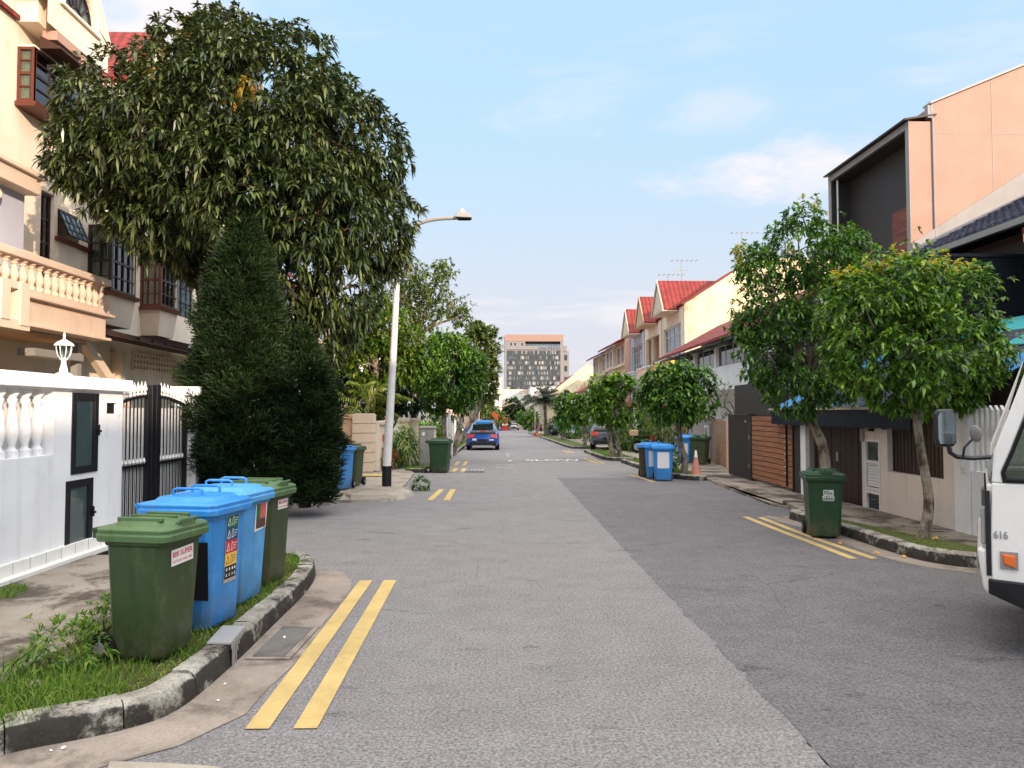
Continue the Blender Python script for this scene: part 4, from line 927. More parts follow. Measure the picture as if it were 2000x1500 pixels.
# ------------------------------------------------------------------ wheeled bins. front of a bin = local -Y
def make_bin(name, label, bodym, lidm, w, d, h, style='ridge', group='wheeled refuse bins', cat='bin'):
    t = thing(name, label, cat, (0, 0, 0), group)
    bw, bd, tw, td = w*.40, d*.40, w*.475, d*.47; hb = h*.90; z0 = .025
    def ring(k, z, g=0):
        x = bw + (tw-bw)*k + g; y = bd + (td-bd)*k + g; c = .045; f = -y; b = y*.92
        return [(-x+c, f, z), (x-c, f, z), (x, f+c, z), (x, b-c, z), (x-c, b, z), (-x+c, b, z), (-x, b-c, z), (-x, f+c, z)]
    mb = MB(); rs = [ring(0, z0, -.015), ring(.02, z0+.03), ring(.5, z0+hb*.5), ring(.93, hb*.93), ring(.935, hb*.932, .014), ring(1, hb, .014)]
    n = 8; mb.add([p for r in rs for p in r], [tuple(range(n-1, -1, -1))] + [(i*n+k, i*n+(k+1) % n, (i+1)*n+(k+1) % n, (i+1)*n+k) for i in range(len(rs)-1) for k in range(n)] + [tuple(5*n+k for k in range(n))])
    mb.build('body', M[bodym], t, bevel=.008, smooth=True)
    # lid: skirted tray with raised panel, lip at the front, hinge at the back
    l = MB(); x, y0, y1 = tw + .035, -td - .05, td*.92 + .06; c = .05
    def lr(g, z): return [(-x+c-g, y0-g, z), (x-c+g, y0-g, z), (x+g, y0+c-g, z), (x+g, y1-c+g, z), (x-c+g, y1+g, z), (-x+c-g, y1+g, z), (-x-g, y1-c+g, z), (-x-g, y0+c-g, z)]
    zl = hb + .004
    ls = [lr(-.03, zl-.03), lr(0, zl-.035), lr(.004, zl+.01), lr(-.006, zl+.016), lr(0.0, zl+.045), lr(-.02, zl+.06), lr(-.075, zl+.066), lr(-.10, zl+.095), lr(-.17, zl+.105)]
    l.add([p for r in ls for p in r], [tuple(range(n-1, -1, -1))] + [(i*n+k, i*n+(k+1) % n, (i+1)*n+(k+1) % n, (i+1)*n+k) for i in range(len(ls)-1) for k in range(n)] + [tuple((len(ls)-1)*n+k for k in range(n))])
    if style == 'ridge':
        for a in (-.30, 0.0, .30): l.box(w*a-.015, w*a+.015, -td*.75, td*.7, zl+.09, zl+.118)
        l.box(-.07, .07, y0+.01, y0+.07, zl+.045, zl+.085)
    lid = l.build('lid', M[lidm], t, bevel=.006, smooth=True)
    g = MB()
    if style == 'loop':
        for sx in (-w*.22, w*.22): MB().tube([(sx, -.12, zl+.09), (sx, -.12, zl+.145), (sx, -.09, zl+.155), (sx, .09, zl+.155), (sx, .12, zl+.145), (sx, .12, zl+.09)], .011, 8).build('lid_grip', M[lidm], lid, smooth=True)
    else:
        g.tube([(-.09, y0+.03, zl+.08), (-.09, y0+.01, zl+.10), (.09, y0+.01, zl+.10), (.09, y0+.03, zl+.08)], .010, 8)
    if g.v: g.build('lid_grip', M[lidm], lid, smooth=True)
    hd = MB(); yb = td*.92
    hd.tube([(-w*.40, yb+.10, hb+.035), (w*.40, yb+.10, hb+.035)], .016, 10)
    for sx in (-w*.36, -w*.12, w*.12, w*.36): hd.box(sx-.014, sx+.014, yb, yb+.11, hb-.02, hb+.04)
    hd.build('handle', M[bodym], t, smooth=True)
    for s in (-1, 1):
        xx = s*(bw+.015)
        wh = MB().lathe([(.045, -.03), (.085, -.028), (.10, -.02), (.10, .02), (.085, .028), (.045, .03)], (xx, bd+.02, .10), 18, 'x').build('wheel', M['rubber'], t, smooth=True)
        MB().lathe([(.045, -.033), (.045, .033)], (xx, bd+.02, .10), 12, 'x').build('hub', M['grey_paint'], wh)
    MB().tube([(-bw, bd+.02, .10), (bw, bd+.02, .10)], .012, 6).build('axle', M['steel'], t)
    t['_b'] = [bw, bd, tw, td, hb]
    return t
def bin_face(t, x, z, side='front'):
    """frame on the bin's sloping face at lateral position x and height z, 2.5 mm proud"""
    bw, bd, tw, td, hb = t['_b']; k = z / hb
    if side == 'front':
        y = -(bd + (td-bd)*k) - .004; v = Vector((0, -(td-bd)/hb, 1)).normalized(); return frame((x, y, z), (1, 0, 0), v)
    xx = -(bw + (tw-bw)*k) - .004; v = Vector((-(tw-bw)/hb, 0, 1)).normalized(); return frame((xx, -x, z), (0, -1, 0), v)
def decal(t, Mx, polys, name, m, th=.0015, parent=None):
    mb = MB()
    for p in polys: mb.slab([Mx @ Vector((a, b, 0)) for a, b in p], Mx.to_3x3() @ Vector((0, 0, th)))
    return mb.build(name, M[m], parent or t)
def rect(a, b, c, d): return [(a, c), (b, c), (b, d), (a, d)]
def sup_sticker(t, x, z, k=1.0, side='front', tilt=0.0):
    Mx = bin_face(t, x, z, side) @ Matrix.Rotation(tilt, 4, 'Z')
    s = decal(t, Mx, [rect(-.12*k, .12*k, -.055*k, .055*k)], 'sticker', 'sticker')
    text_obj('800 SUPER', .052*k, 'lettering', M['red_ink'], s, Mx @ Matrix.Translation((0, .018*k, .0018)), .0004, .92, bold=.001)
    text_obj('HOTLINE: 6366 3800', .026*k, 'lettering', M['red_ink'], s, Mx @ Matrix.Translation((0, -.030*k, .0018)), .0004, .92)
    return s
def ring_poly(pts, w):
    """outline strokes as thin quads"""
    out = []
    for a, b in zip(pts, pts[1:] + pts[:1]):
        a, b = Vector(a), Vector(b); d = (b-a).normalized(); nn = Vector((-d.y, d.x))*w/2
        out.append([tuple(a-nn-d*w*.3), tuple(b-nn+d*w*.3), tuple(b+nn+d*w*.3), tuple(a+nn-d*w*.3)])
    return out
def recycle_sticker(t, x, z, w=.17, h=.50):
    Mx = bin_face(t, x, z); e = Matrix.Translation((0, 0, .0012))
    bk = decal(t, Mx, [rect(-w/2-.006, w/2+.006, -h/2-.03, h/2+.006)], 'recycling_sticker', 'steel')
    bands = ['grn_ink', 'navy_ink', 'red_ink', 'ylw_ink', 'blk_ink']; hh = h/5
    words = ['PAPER', 'PLASTIC', 'GLASS', 'METAL', '']
    for i, b in enumerate(bands):
        y1 = h/2 - i*hh; y0 = y1 - hh; yc = (y0+y1)/2
        decal(t, Mx @ e, [rect(-w/2, w/2, y0, y1)], 'band', b, .0012, bk)
        ink = 'white_ink' if b != 'ylw_ink' else 'brn_ink'
        e2 = Mx @ Matrix.Translation((0, 0, .0024)); put = lambda P, nm='pictogram': decal(t, e2, P, nm, ink, .0006, bk)
        if i < 4:
            put(ring_poly([(-w*.40, yc-hh*.30), (-w*.16, yc-hh*.30), (-w*.28, yc+hh*.30)], .006))
            put(ring_poly([(-w*.02, yc-hh*.3), (w*.12, yc-hh*.3), (w*.12, yc+hh*.05), (w*.08, yc+hh*.34), (w*.02, yc+hh*.34), (-w*.02, yc+hh*.05)], .005))
            for k in range(3): put([rect(w*.20, w*(.44 - .05*k), yc+hh*(.20-.2*k)-.003, yc+hh*(.20-.2*k)+.003)], 'caption')
        else:
            for a in (-.33, -.08, .17, .38):
                put([rect(w*a-.008, w*a+.008, yc+.012, yc+.034)]); put(ring_poly([(w*a-.008, yc-.03), (w*a+.008, yc-.03), (w*a, yc-.008)], .004))
    return bk
bG = make_bin('wheeled_bin', 'faded green bin with white hotline sticker, nearest of the row on the left grass', 'green_bin', 'lid_green', .48, .50, .94)
bG.location = (-2.385, 5.27, .118); bG.rotation_euler = (0, 0, R(90-12)); sup_sticker(bG, -.01, .70, 1.0, tilt=.06)
bB = make_bin('wheeled_bin', 'bright blue recycling bin with a five colour sorting sticker on its front', 'blue_bin', 'blue_bin', .58, .60, 1.03, 'loop')
bB.location = (-2.375, 5.99, .118); bB.rotation_euler = (0, 0, R(90-10)); recycle_sticker(bB, .05, .62)
decal(bB, bin_face(bB, .16, .48, 'side'), [rect(-.10, .10, -.22, .22)], 'side_sticker', 'blk_ink')
bB2 = make_bin('wheeled_bin', 'paler blue recycling bin with a peeling salmon and green poster', 'blue_bin_pale', 'blue_bin_pale', .58, .60, 1.03, 'loop')
bB2.location = (-2.40, 6.71, .118); bB2.rotation_euler = (0, 0, R(90-9))
Mx = bin_face(bB2, .10, .76)
s = decal(bB2, Mx, [[(-.11, -.14), (.10, -.12), (.115, .14), (-.10, .14)]], 'poster', 'sticker')
e = Matrix.Translation((0, 0, .0014)); decal(bB2, Mx @ e, [rect(-.09, -.02, -.03, .12)], 'picture', 'grn_ink', .0006, s); decal(bB2, Mx @ e, [rect(-.02, .09, -.03, .12)], 'picture', 'pink_ink', .0006, s); decal(bB2, Mx @ e, [rect(-.09, .09, -.115, -.03)], 'picture', 'brn_ink', .0006, s)
bG2 = make_bin('wheeled_bin', 'dark olive bin with small hotline sticker, farthest of the row on the left grass', 'olive_bin', 'lid_green', .50, .56, 1.0)
bG2.location = (-2.36, 7.42, .118); bG2.rotation_euler = (0, 0, R(90-10)); sup_sticker(bG2, .03, .78, .85)
# lone bin by the right kerb
bR = make_bin('wheeled_bin', 'clean deep green bin with white printed logo standing on the right-hand yellow lines', 'green_bin2', 'green_bin2', .50, .58, .95)
bR.location = (4.74, 10.72, .008); bR.rotation_euler = (0, 0, R(-13))
Mx = bin_face(bR, .03, .60); P = ring_poly([(-.062, .015), (.062, .015), (.062, .085), (-.062, .085)], .010)
for cxx in (-.028, .008, .036):
    P += ring_poly([(cxx + .014*math.cos(a), .05 + .02*math.sin(a)) for a in np.linspace(0, 2*math.pi, 9)[:-1]], .007)
P += [rect(-.05, -.02, .022, .034), rect(.0, .055, .064, .076)]
lg = decal(bR, Mx, P, 'logo', 'white_ink', .001)
text_obj('800 SUPER', .042, 'lettering', M['white_ink'], lg, Mx @ Matrix.Translation((0, -.012, .001)), .0004, .85, bold=.0012)
text_obj('HOTLINE: 6366 3800', .022, 'lettering', M['white_ink'], lg, Mx @ Matrix.Translation((0, -.042, .001)), .0004, .85, bold=.0004)
decal(bR, Mx, [rect(-.075, .075, -.064, -.058)], 'rule', 'white_ink', .001, lg)
# others
def wsticker(t, x=0, z=.55, w=.30, h=.42): return decal(t, bin_face(t, x, z), [rect(-w/2, w/2, -h/2, h/2)], 'sticker', 'sticker')
def place(t, loc, rz): t.location = (loc[0], loc[1], gz(loc[1]) + loc[2]); t.rotation_euler = (0, 0, R(rz)); return t
lone = place(make_bin('wheeled_bin', 'plain deep green bin in front of the grey cabinet, beyond the lamp post', 'green_bin2', 'green_bin2', .56, .66, 1.02), (-1.70, 22.7, 0), 80)
bL = place(make_bin('wheeled_bin', 'blue bin with big white sheet on its front, between conifer and lamp post', 'blue_bin', 'blue_bin', .56, .66, 1.0, 'loop'), (-3.55, 17.0, .055), -8); wsticker(bL)
bL2 = place(make_bin('wheeled_bin', 'olive bin tucked behind the blue bin by the grooved gatepost', 'olive_bin', 'olive_bin', .5, .58, .97), (-3.42, 17.75, .055), -12)
b1 = place(make_bin('wheeled_bin', 'blue bin with white sheet, nearest of the three bins by the right-hand kerb', 'blue_bin', 'blue_bin', .54, .62, .96, 'loop'), (4.41, 19.55, .0), -10); wsticker(b1)
b2 = place(make_bin('wheeled_bin', 'blue bin squeezed between a blue and a green bin at the right-hand kerb', 'blue_bin', 'blue_bin', .54, .62, .97, 'loop'), (4.33, 20.2, .0), -12); wsticker(b2)
b3 = place(make_bin('wheeled_bin', 'olive bin farthest of the three bins standing at the right-hand kerb', 'olive_bin', 'blue_bin', .5, .58, .95, 'loop'), (4.26, 20.85, .0), -12)
decal(b3, bin_face(b3, 0, .5), [rect(-.15, .15, -.2, .2)], 'poster', 'brn_ink')
b4 = place(make_bin('wheeled_bin', 'green bin standing by the grey gatepost behind the striped cone', 'olive_bin', 'green_bin2', .58, .68, 1.0), (7.25, 26.2, .05), -30)
b5 = place(make_bin('wheeled_bin', 'blue bin half hidden behind a green bin at the grey gatepost', 'blue_bin', 'blue_bin', .56, .66, 1.0, 'loop'), (6.95, 27.0, .05), -30); wsticker(b5, 0, .5)
for src, col, x, y, lab in ((b1, 0, 7.35, 70.0, 'small blue bin with white sheet behind the dark parked car'), (b3, 0, 7.75, 68.5, 'small green bin between two blue bins behind the dark car'), (b1, 0, 8.2, 67.5, 'small blue bin half hidden by plants behind the dark car'),
                            (b1, 0, 6.9, 92.0, 'tiny blue bin farthest away by the pink gate'), (b1, 0, 7.3, 88.0, 'tiny blue bin beside a green one near the palm'), (b3, 0, 7.85, 88.0, 'tiny dark green bin right of a blue one near the palm')):
    place(dup(src, label=lab), (x, y, .05), -18)
# ------------------------------------------------------------------ right-hand boundary walls and gates (faces look towards -X)
RX = 6.62
t = thing('boundary_wall', 'beige plastered wall with dark wooden slat opening and white louvred meter hatch', 'wall', (6.75, 12, 0.1), world=True)
mb = MB()   # u runs from far to near so that the face reads left to right
wall_holes(mb, (RX, 13.32, 0.02), YN, XN, 2.72, 1.86, [(.88, 2.45, .78, 1.80), (.13, .64, .42, 1.30), (.13, .64, .05, .38), (.16, .46, 1.44, 1.62)], .24)
mb.build('wall', M['beige'], t)
MB().box(RX-.03, RX+.27, 10.6, 13.34, 1.88, 1.93).build('coping', M['beige'], t, bevel=.006)
mb = MB()
for i in range(15): y = 10.93 + i*.105; mb.box(RX+.09, RX+.125, y, y+.085, .81, 1.815)
mb.box(RX+.13, RX+.15, 10.87, 12.44, .80, 1.82); mb.build('slat_panel', M['slat_wood'], t)
fr = MB()
for a, b, c, d in ((12.68, 12.72, .44, 1.32), (13.15, 13.19, .44, 1.32), (12.72, 13.15, .44, .48), (12.72, 13.15, 1.28, 1.32), (12.72, 13.15, .90, .95), (12.68, 12.72, .07, .40), (13.15, 13.19, .07, .40), (12.72, 13.15, .07, .10), (12.72, 13.15, .37, .40)): fr.box(RX-.012, RX+.05, a, b, c, d)
hatch = fr.build('meter_hatch', M['white_trim'], t)
MB().box(RX+.03, RX+.036, 12.72, 13.15, .95, 1.28).box(RX+.03, RX+.036, 12.72, 13.15, .10, .37).build('pane', M['glass'], hatch)
lv = MB()
for i in range(8): z = .50 + i*.052; lv.slab([(RX+.004, 12.72, z), (RX+.004, 13.15, z), (RX+.03, 13.15, z+.045), (RX+.03, 12.72, z+.045)], (.006, 0, 0))
lv.build('louvre', M['white_trim'], hatch)
MB().box(RX+.05, RX+.06, 12.66, 13.2, .05, 1.33).build('hatch_back', M['dark'], t)
MB().box(RX+.06, RX+.1, 12.83, 13.17, 1.44, 1.66).build('letter_slot', M['dark'], t)
MB().box(RX-.04, RX, 13.2, 13.3, 1.28, 1.52).build('intercom', M['grey_wall'], t)
t = thing('entrance_door', 'dark weathered wooden plank double door under the navy canopy', 'door', (6.75, 14.4, 0.1), world=True)
mb = MB()
for i in range(22):
    y = 13.36 + i*.1; dx = random.uniform(0, .012); mb.box(RX+.10+dx, RX+.15, y, y+.094, .06, 1.86)
mb.build('door', M['door_wood'], t); MB().box(RX+.15, RX+.17, 13.34, 15.6, .05, 1.88).build('door_back', M['dark'], t)
MB().box(RX+.06, RX+.10, 14.42, 14.46, .85, 1.02).build('handle', M['steel'], t)
MB().box(RX-.02, RX+.2, 15.72, 15.98, .03, 1.80).build('white_post', M['white'], t); MB().box(RX+.0, RX+.22, 15.56, 15.715, .03, 1.80).build('grey_post', M['grey_wall'], t)
MB().box(RX, RX+.2, 16.0, 16.36, .03, 1.78).build('dark_post', M['charcoal'], t)
t = thing('slatted_gate', 'brown horizontal slat gate in a black frame beside the dark wooden door', 'gate', (6.7, 17.7, 0.05), world=True)
mb = MB()
for i in range(13):
    z = .10 + i*.124; mb.box(RX, RX+.03, 17.25, 19.08, z, z+.106); mb.box(RX+.002, RX+.032, 16.46, 17.246, z-.01, z+.096)
mb.build('slat', M['gate_wood'], t)
MB().box(RX+.034, RX+.09, 16.38, 19.12, .06, .10).box(RX+.034, RX+.09, 16.38, 19.12, 1.66, 1.72).box(RX+.034, RX+.05, 16.38, 19.12, .10, 1.66).box(RX-.02, RX+.09, 16.38, 16.44, .04, 1.70).build('frame', M['black'], t)
MB().box(RX-.035, RX-.001, 16.74, 16.78, .12, 1.62).build('pull_bar', M['black'], t)
mb = MB()
for i in range(9): mb.lathe([(.012, -.02), (.018, 0), (.012, .02)], (RX-.03, 16.80, .42 + i*.14), 8, 'x')
mb.build('stud', M['white_trim'], t)
t = thing('charcoal_panel', 'plain charcoal gate panel left of the brown slat gate', 'gate', (6.7, 20, 0.05), world=True)
MB().box(RX+.02, RX+.12, 19.42, 21.1, .05, 1.74).build('panel', M['charcoal'], t, bevel=.01); MB().box(RX+.0, RX+.14, 19.14, 19.40, .02, 1.76).build('post', M['black'], t)
MB().box(RX-.005, RX+.02, 19.30, 19.34, .35, .45).box(RX-.005, RX+.02, 19.30, 19.34, 1.1, 1.2).build('hinge', M['steel'], t); MB().lathe([(.03, 0), (.03, .02)], (RX+.0, 19.6, 1.55), 12, 'x').build('lock', M['steel'], t)
t = thing('tan_gate', 'tan folding gate panel set back left of the charcoal panel', 'gate', (7.8, 26, 0), world=True)
MB().slab([(7.62, 24.3, .0), (8.0, 27.3, -.05), (8.0, 27.3, 1.52), (7.62, 24.3, 1.52)], (.08, -.01, 0)).build('panel', M['tan_wood'], t); MB().box(7.58, 7.72, 24.22, 24.3, -.05, 1.56).build('post', M['pinkish'], t)
t = thing('gatepost', 'grey plastered gatepost with white louvre hatch, left of the tan gate', 'wall', (7.9, 28.6, -.1), world=True)
MB().box(7.92, 8.4, 27.4, 30.2, -.2, 1.55).build('wall', M['grey_wall'], t); MB().box(7.90, 7.92, 27.5, 28.0, .02, 1.3).build('hatch', M['white_trim'], t)
MB().box(7.893, 7.899, 27.56, 27.94, .85, 1.22).box(7.893, 7.899, 27.56, 27.94, .06, .36).build('pane', M['glass'], t)
mb = MB()
for i in range(6): mb.box(7.88, 7.899, 27.56, 27.94, .42 + i*.065, .46 + i*.065)
mb.build('louvre', M['white_trim'], t)
t = thing('garden_wall', 'white garden wall with pale panel behind the bins at the gatepost', 'wall', (8.1, 32, -.15), world=True)
MB().box(8.1, 8.35, 30.4, 35.5, -.3, 1.5).build('wall', M['white'], t); MB().box(8.06, 8.1, 31.2, 33.6, .5, 1.35).build('picture_panel', M['tan'], t); MB().box(8.03, 8.42, 30.35, 35.5, 1.5, 1.62).build('coping', M['cream_wall'], t)
t = thing('gate_pillar', 'white painted gate pillar beside white picket gate, partly behind the truck mirror', 'wall', (6.8, 10.3, .1), world=True)
MB().box(RX-.03, RX+.40, 10.22, 10.58, .02, 1.80).build('pillar', M['white'], t, bevel=.008); MB().box(RX-.02, RX+.30, 7.8, 10.20, .02, .98).build('low_wall', M['white'], t)
MB().box(RX-.05, RX-.031, 10.28, 10.40, .95, 1.78).box(RX-.09, RX-.05, 10.31, 10.345, 1.02, 1.22).build('latch_plate', M['white_trim'], t)
t = thing('picket_gate', 'white tubular picket fence with slanted tops beside the truck cab', 'fence', (6.8, 9.4, .9), world=True)
pk = MB(); pk.box(RX+.06, RX+.10, 7.9, 10.2, 1.60, 1.65); rail = pk.build('rail', M['white_trim'], t)
first = None
for i in range(20):
    y = 10.15 - i*.11
    if first is None: first = MB().hexa([(-.02, -.025, 0), (.02, -.025, 0), (.02, .025, 0), (-.02, .025, 0)], [(-.02, -.025, .84), (.02, -.025, .84), (.02, .025, .90), (-.02, .025, .90)]).build('picket', M['white_trim'], t); b = first
    else: b = first.copy(); COL.objects.link(b)
    b.location = Vector((RX+.03, y, .99)) - ORG[t.name]
# canopy over the door
t = thing('canopy', 'navy and teal sloping canopy with scalloped valance over the wooden door', 'awning', (7.8, 14.6, 1.8), world=True)
cz = lambda x: 1.86 + .50*(x - 6.42)
def cstrip(y0, y1, x0, x1, nm, m, o=0): MB().slab([(x0, y0, cz(x0)+o), (x0, y1, cz(x0)+o), (x1, y1, cz(x1)+o), (x1, y0, cz(x1)+o)], (0, 0, .012)).build(nm, M[m], t)
cstrip(11.4, 16.4, 6.42, 9.2, 'sheet', 'navy_awning'); cstrip(16.4, 17.2, 6.42, 9.2, 'edge_band', 'blue_awning'); cstrip(10.6, 11.4, 6.9, 9.2, 'edge_band', 'blue_awning'); cstrip(12.2, 17.2, 9.2, 9.9, 'top_band', 'teal')
cstrip(10.6, 12.2, 8.4, 9.9, 'top_band', 'teal', .03)
cstrip(14.2, 14.32, 6.42, 9.2, 'seam', 'blue_awning', .014)
mb = MB(); ys = np.linspace(11.4, 17.2, 60); pts = [(y, 1.50 + .035*abs(math.sin((y-11.4)*math.pi*2.6))) for y in ys]
for (a, b), (c, d) in zip(pts, pts[1:]): mb.slab([(6.43, a, b), (6.43, c, d), (6.43, c, 1.87), (6.43, a, 1.87)], (.006, 0, 0))
mb.build('valance', M['navy_awning'], t); MB().box(6.39, 6.43, 11.4, 17.25, 1.845, 1.885).build('batten', M['pale'], t)
MB().box(6.95, 7.0, 11.5, 11.55, 0, 2.1).box(9.0, 9.06, 11.5, 11.56, 0, 3.1).build('post', M['black'], t)

# ------------------------------------------------------------------ low house with grey tiled roof, in front of the tall one
hD = thing('terrace_house', 'low dark house with grey tiled roof and black ribbed screen', 'house', (12, 14, 0), 'right-hand houses', world=True)
EX = 11.05
mb = MB(); mb.box(11.6, 19, 6.0, 19.98, 0, 5.6); mb.build('wall', M['charcoal'], hD)
rs = .50
MB().slab([(EX, 5.5, 5.85), (EX, 20.0, 5.85), (16.0, 20.0, 5.85+rs*4.95), (16.0, 5.5, 5.85+rs*4.95)], (-.03, 0, .10)).slab([(16.0, 5.5, 5.85+rs*4.95), (16.0, 20, 5.85+rs*4.95), (20.5, 20, 6.2), (20.5, 5.5, 6.2)], (0, 0, .10)).build('roof', M['grey_roof'], hD)
MB().box(EX-.10, EX+.03, 5.5, 20, 5.74, 5.88).build('gutter', M['grey_paint'], hD); MB().slab([(EX+.06, 5.5, 5.86), (EX+.06, 20, 5.86), (11.6, 20, 5.75), (11.6, 5.5, 5.75)], (0, 0, .05)).build('soffit', M['dark'], hD)
MB().slab([(10.6, 11.5, 5.40), (10.6, 14.6, 5.40), (13.0, 14.6, 6.6), (13.0, 11.5, 6.6)], (0, 0, .1)).build('porch_roof', M['red_roof'], hD); MB().box(10.62, 10.72, 11.5, 14.6, 5.22, 5.40).build('porch_fascia', M['orange_wall'], hD)
mb = MB(); mb.box(8.95, 11.6, 15.8, 15.86, 2.9, 5.17)
for i in range(62): x = 8.97 + i*.042; mb.box(x, x+.021, 15.778, 15.799, 2.9, 5.15)
mb.box(8.93, 11.62, 15.76, 15.9, 5.171, 5.24); mb.build('ribbed_screen', M['black_clad'], hD)
MB().box(8.95, 9.01, 15.86, 19.9, 2.9, 5.17).box(9.02, 11.6, 15.87, 19.9, 2.9, 3.05).build('terrace', M['black_clad'], hD)
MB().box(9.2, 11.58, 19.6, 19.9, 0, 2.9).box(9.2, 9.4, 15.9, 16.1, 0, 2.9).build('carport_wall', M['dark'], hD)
MB().box(11.35, 11.6, 12.2, 12.9, 3.3, 4.2).build('window_box', M['pinkish'], hD)
mb = MB()
for i in range(56):
    y = 5.6 + i*.26
    for k in range(14):
        a, b = k*.36, (k+1)*.36 - .02; lift = .115
        mb.bar((EX+a, y, 5.85+rs*a+lift), (EX+b, y, 5.85+rs*b+lift-.03), .15, .07)
mb.build('roof_tile', M['grey_roof'], hD)
# ------------------------------------------------------------------ tall peach house with the framed recess
hT = thing('modern_house', 'tall modern house with a peach side wall and deep dark framed balcony recess', 'house', (13, 22.5, 0), 'right-hand houses', world=True)
TX, Y0, Y1 = 11.45, 20.05, 25.0
mb = MB(); mb.box(12.1, 19, Y0+.001, Y1, 0, 9.9); 
mb.prism([(12.1, 9.9), (19, 9.9), (19, 12.6), (17.5, 12.6), (12.1, 10.35)], 'y', Y0+.001, Y0+.3)
mb.box(12.1, 19, Y0+.3, Y1, 9.9, 10.3); mb.build('wall', M['peach'], hT)
MB().prism([(12.05, 10.35), (17.5, 12.62), (17.5, 12.68), (12.05, 10.41)], 'y', Y0-.04, Y0+.34).build('parapet_flashing', M['grey_paint'], hT)
MB().box(12.6, 19, Y0-.035, Y0, 0, 9.0).build('panel', M['peach'], hT) if False else None
jn = MB(); jn.box(12.09, 12.13, Y0-.012, Y0, 5.5, 10.35).box(13.78, 13.80, Y0-.006, Y0, 5.5, 11.0).box(12.13, 17, Y0-.004, Y0, 9.52, 9.535); jn.build('wall_joint', M['grey_wall'], hT)
MB().tube([(12.04, Y0-.03, 10.3), (12.10, Y0-.03, 9.9), (12.11, Y0-.03, 5.6)], .03, 8).box(11.96, 12.08, Y0-.05, Y0+.1, 9.95, 10.30).build('rainwater_pipe', M['grey_wall'], hT)
fr = MB(); fr.box(TX, 12.1, Y0, Y0+.16, 3.6, 9.86); fr.box(TX, 12.1, Y1-.16, Y1, 3.6, 9.86); fr.box(TX, 12.1, Y0+.16, Y1-.16, 9.70, 9.86); fr.build('balcony_frame', M['peach'], hT)
fe = MB(); fe.box(TX-.02, TX, Y0-.01, Y0+.17, 3.6, 9.87).box(TX-.02, TX, Y1-.17, Y1+.01, 3.6, 9.87).box(TX-.02, TX, Y0+.17, Y1-.17, 9.68, 9.87); fe.build('frame_edge', M['grey_wall'], hT)
MB().slab([(TX-.15, Y0-.06, 9.88), (TX-.15, Y1+.1, 9.88), (12.2, Y1+.1, 10.02), (12.2, Y0-.06, 10.02)], (0, 0, .05)).build('roof_sheet', M['charcoal'], hT)
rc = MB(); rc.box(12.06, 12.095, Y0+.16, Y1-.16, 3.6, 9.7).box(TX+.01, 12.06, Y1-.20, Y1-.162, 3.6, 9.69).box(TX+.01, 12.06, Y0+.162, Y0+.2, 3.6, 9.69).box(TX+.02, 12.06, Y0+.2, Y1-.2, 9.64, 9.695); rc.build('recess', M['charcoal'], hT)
MB().box(12.02, 12.058, Y0+.25, Y0+2.0, 5.9, 7.8).build('wood_screen', M['panel_wood'], hT); MB().box(TX+.05, 12.05, Y0+.2, Y0+2.3, 5.5, 5.88).build('parapet', M['white'], hT)
MB().tube([(TX+.06, Y1-.5, 3.6), (TX+.06, Y1-.5, 9.6)], .03, 6).build('drain_pipe', M['white_trim'], hT)
MB().prism([(11.46, 5.5), (16.0, 7.9), (16.0, 9.32), (11.46, 6.46)], 'y', Y0-.05, Y0-.001).build('grey_flashing', M['grey_wall'], hT)
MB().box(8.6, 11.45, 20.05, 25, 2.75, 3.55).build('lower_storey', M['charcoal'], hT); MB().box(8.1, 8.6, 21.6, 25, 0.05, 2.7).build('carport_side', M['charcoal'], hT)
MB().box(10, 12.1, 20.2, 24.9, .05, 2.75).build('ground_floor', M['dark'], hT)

# ------------------------------------------------------------------ white house with a long red eave
hE = thing('villa', 'white villa with long red tiled eave and dark glazed upper veranda', 'house', (10, 33, 0), 'right-hand houses', world=True)
mb = MB(); mb.box(9.7, 10.0, 25.6, 40.5, 2.75, 3.75).box(9.72, 19, 25.6, 40.5, -.3, .0); mb.box(11.3, 19, 25.61, 40.49, -.29, 6.0); mb.build('wall', M['white'], hE)
MB().box(10.0, 11.29, 25.6, 40.5, 2.76, 2.95).build('veranda_floor', M['white'], hE)
rf = MB(); rf.slab([(9.05, 25.5, 4.78), (9.05, 41, 4.66), (12.4, 41, 6.5), (12.4, 25.5, 6.6)], (0, 0, .12)).slab([(12.4, 25.5, 6.6), (12.4, 41, 6.5), (17, 41, 4.9), (17, 25.5, 4.9)], (0, 0, .12)); rf.build('roof', M['red_roof'], hE)
MB().slab([(9.12, 25.5, 4.70), (9.12, 41, 4.58), (11.3, 41, 4.9), (11.3, 25.5, 5.0)], (0, 0, .05)).build('soffit', M['black'], hE)
for i in range(7): MB().bar((9.25, 26.2 + i*2.2, 4.66), (11.2, 26.2 + i*2.2, 4.78), .10, .16).build('rafter', M['grey_paint'], hE)
for i, y in enumerate((26.1, 29.4, 32.7, 36.2, 40.0)): MB().box(9.74, 9.96, y-.14, y+.14, 3.75, 4.7).build('column', M['white'], hE)
for a, b in ((26.25, 29.25), (29.55, 32.55), (32.85, 36.05), (36.35, 39.85)): window(hE, (9.84, b, 3.76), YN, XN, b-a, .94, 3, (), 'white_trim', 'glass', .05, .05)
MB().box(10.6, 11.29, 26.0, 32.5, 0, 2.74).build('porch_wall', M['tan'], hE); MB().box(9.9, 10.15, 29.8, 30.1, 0, 2.75).box(9.9, 10.15, 36, 36.3, 0, 2.75).build('pillar', M['pale'], hE)
MB().lathe([(.25, 2.62), (.22, 2.74)], (10.4, 27.2, 0), 12).build('ceiling_lamp', M['white_trim'], hE)

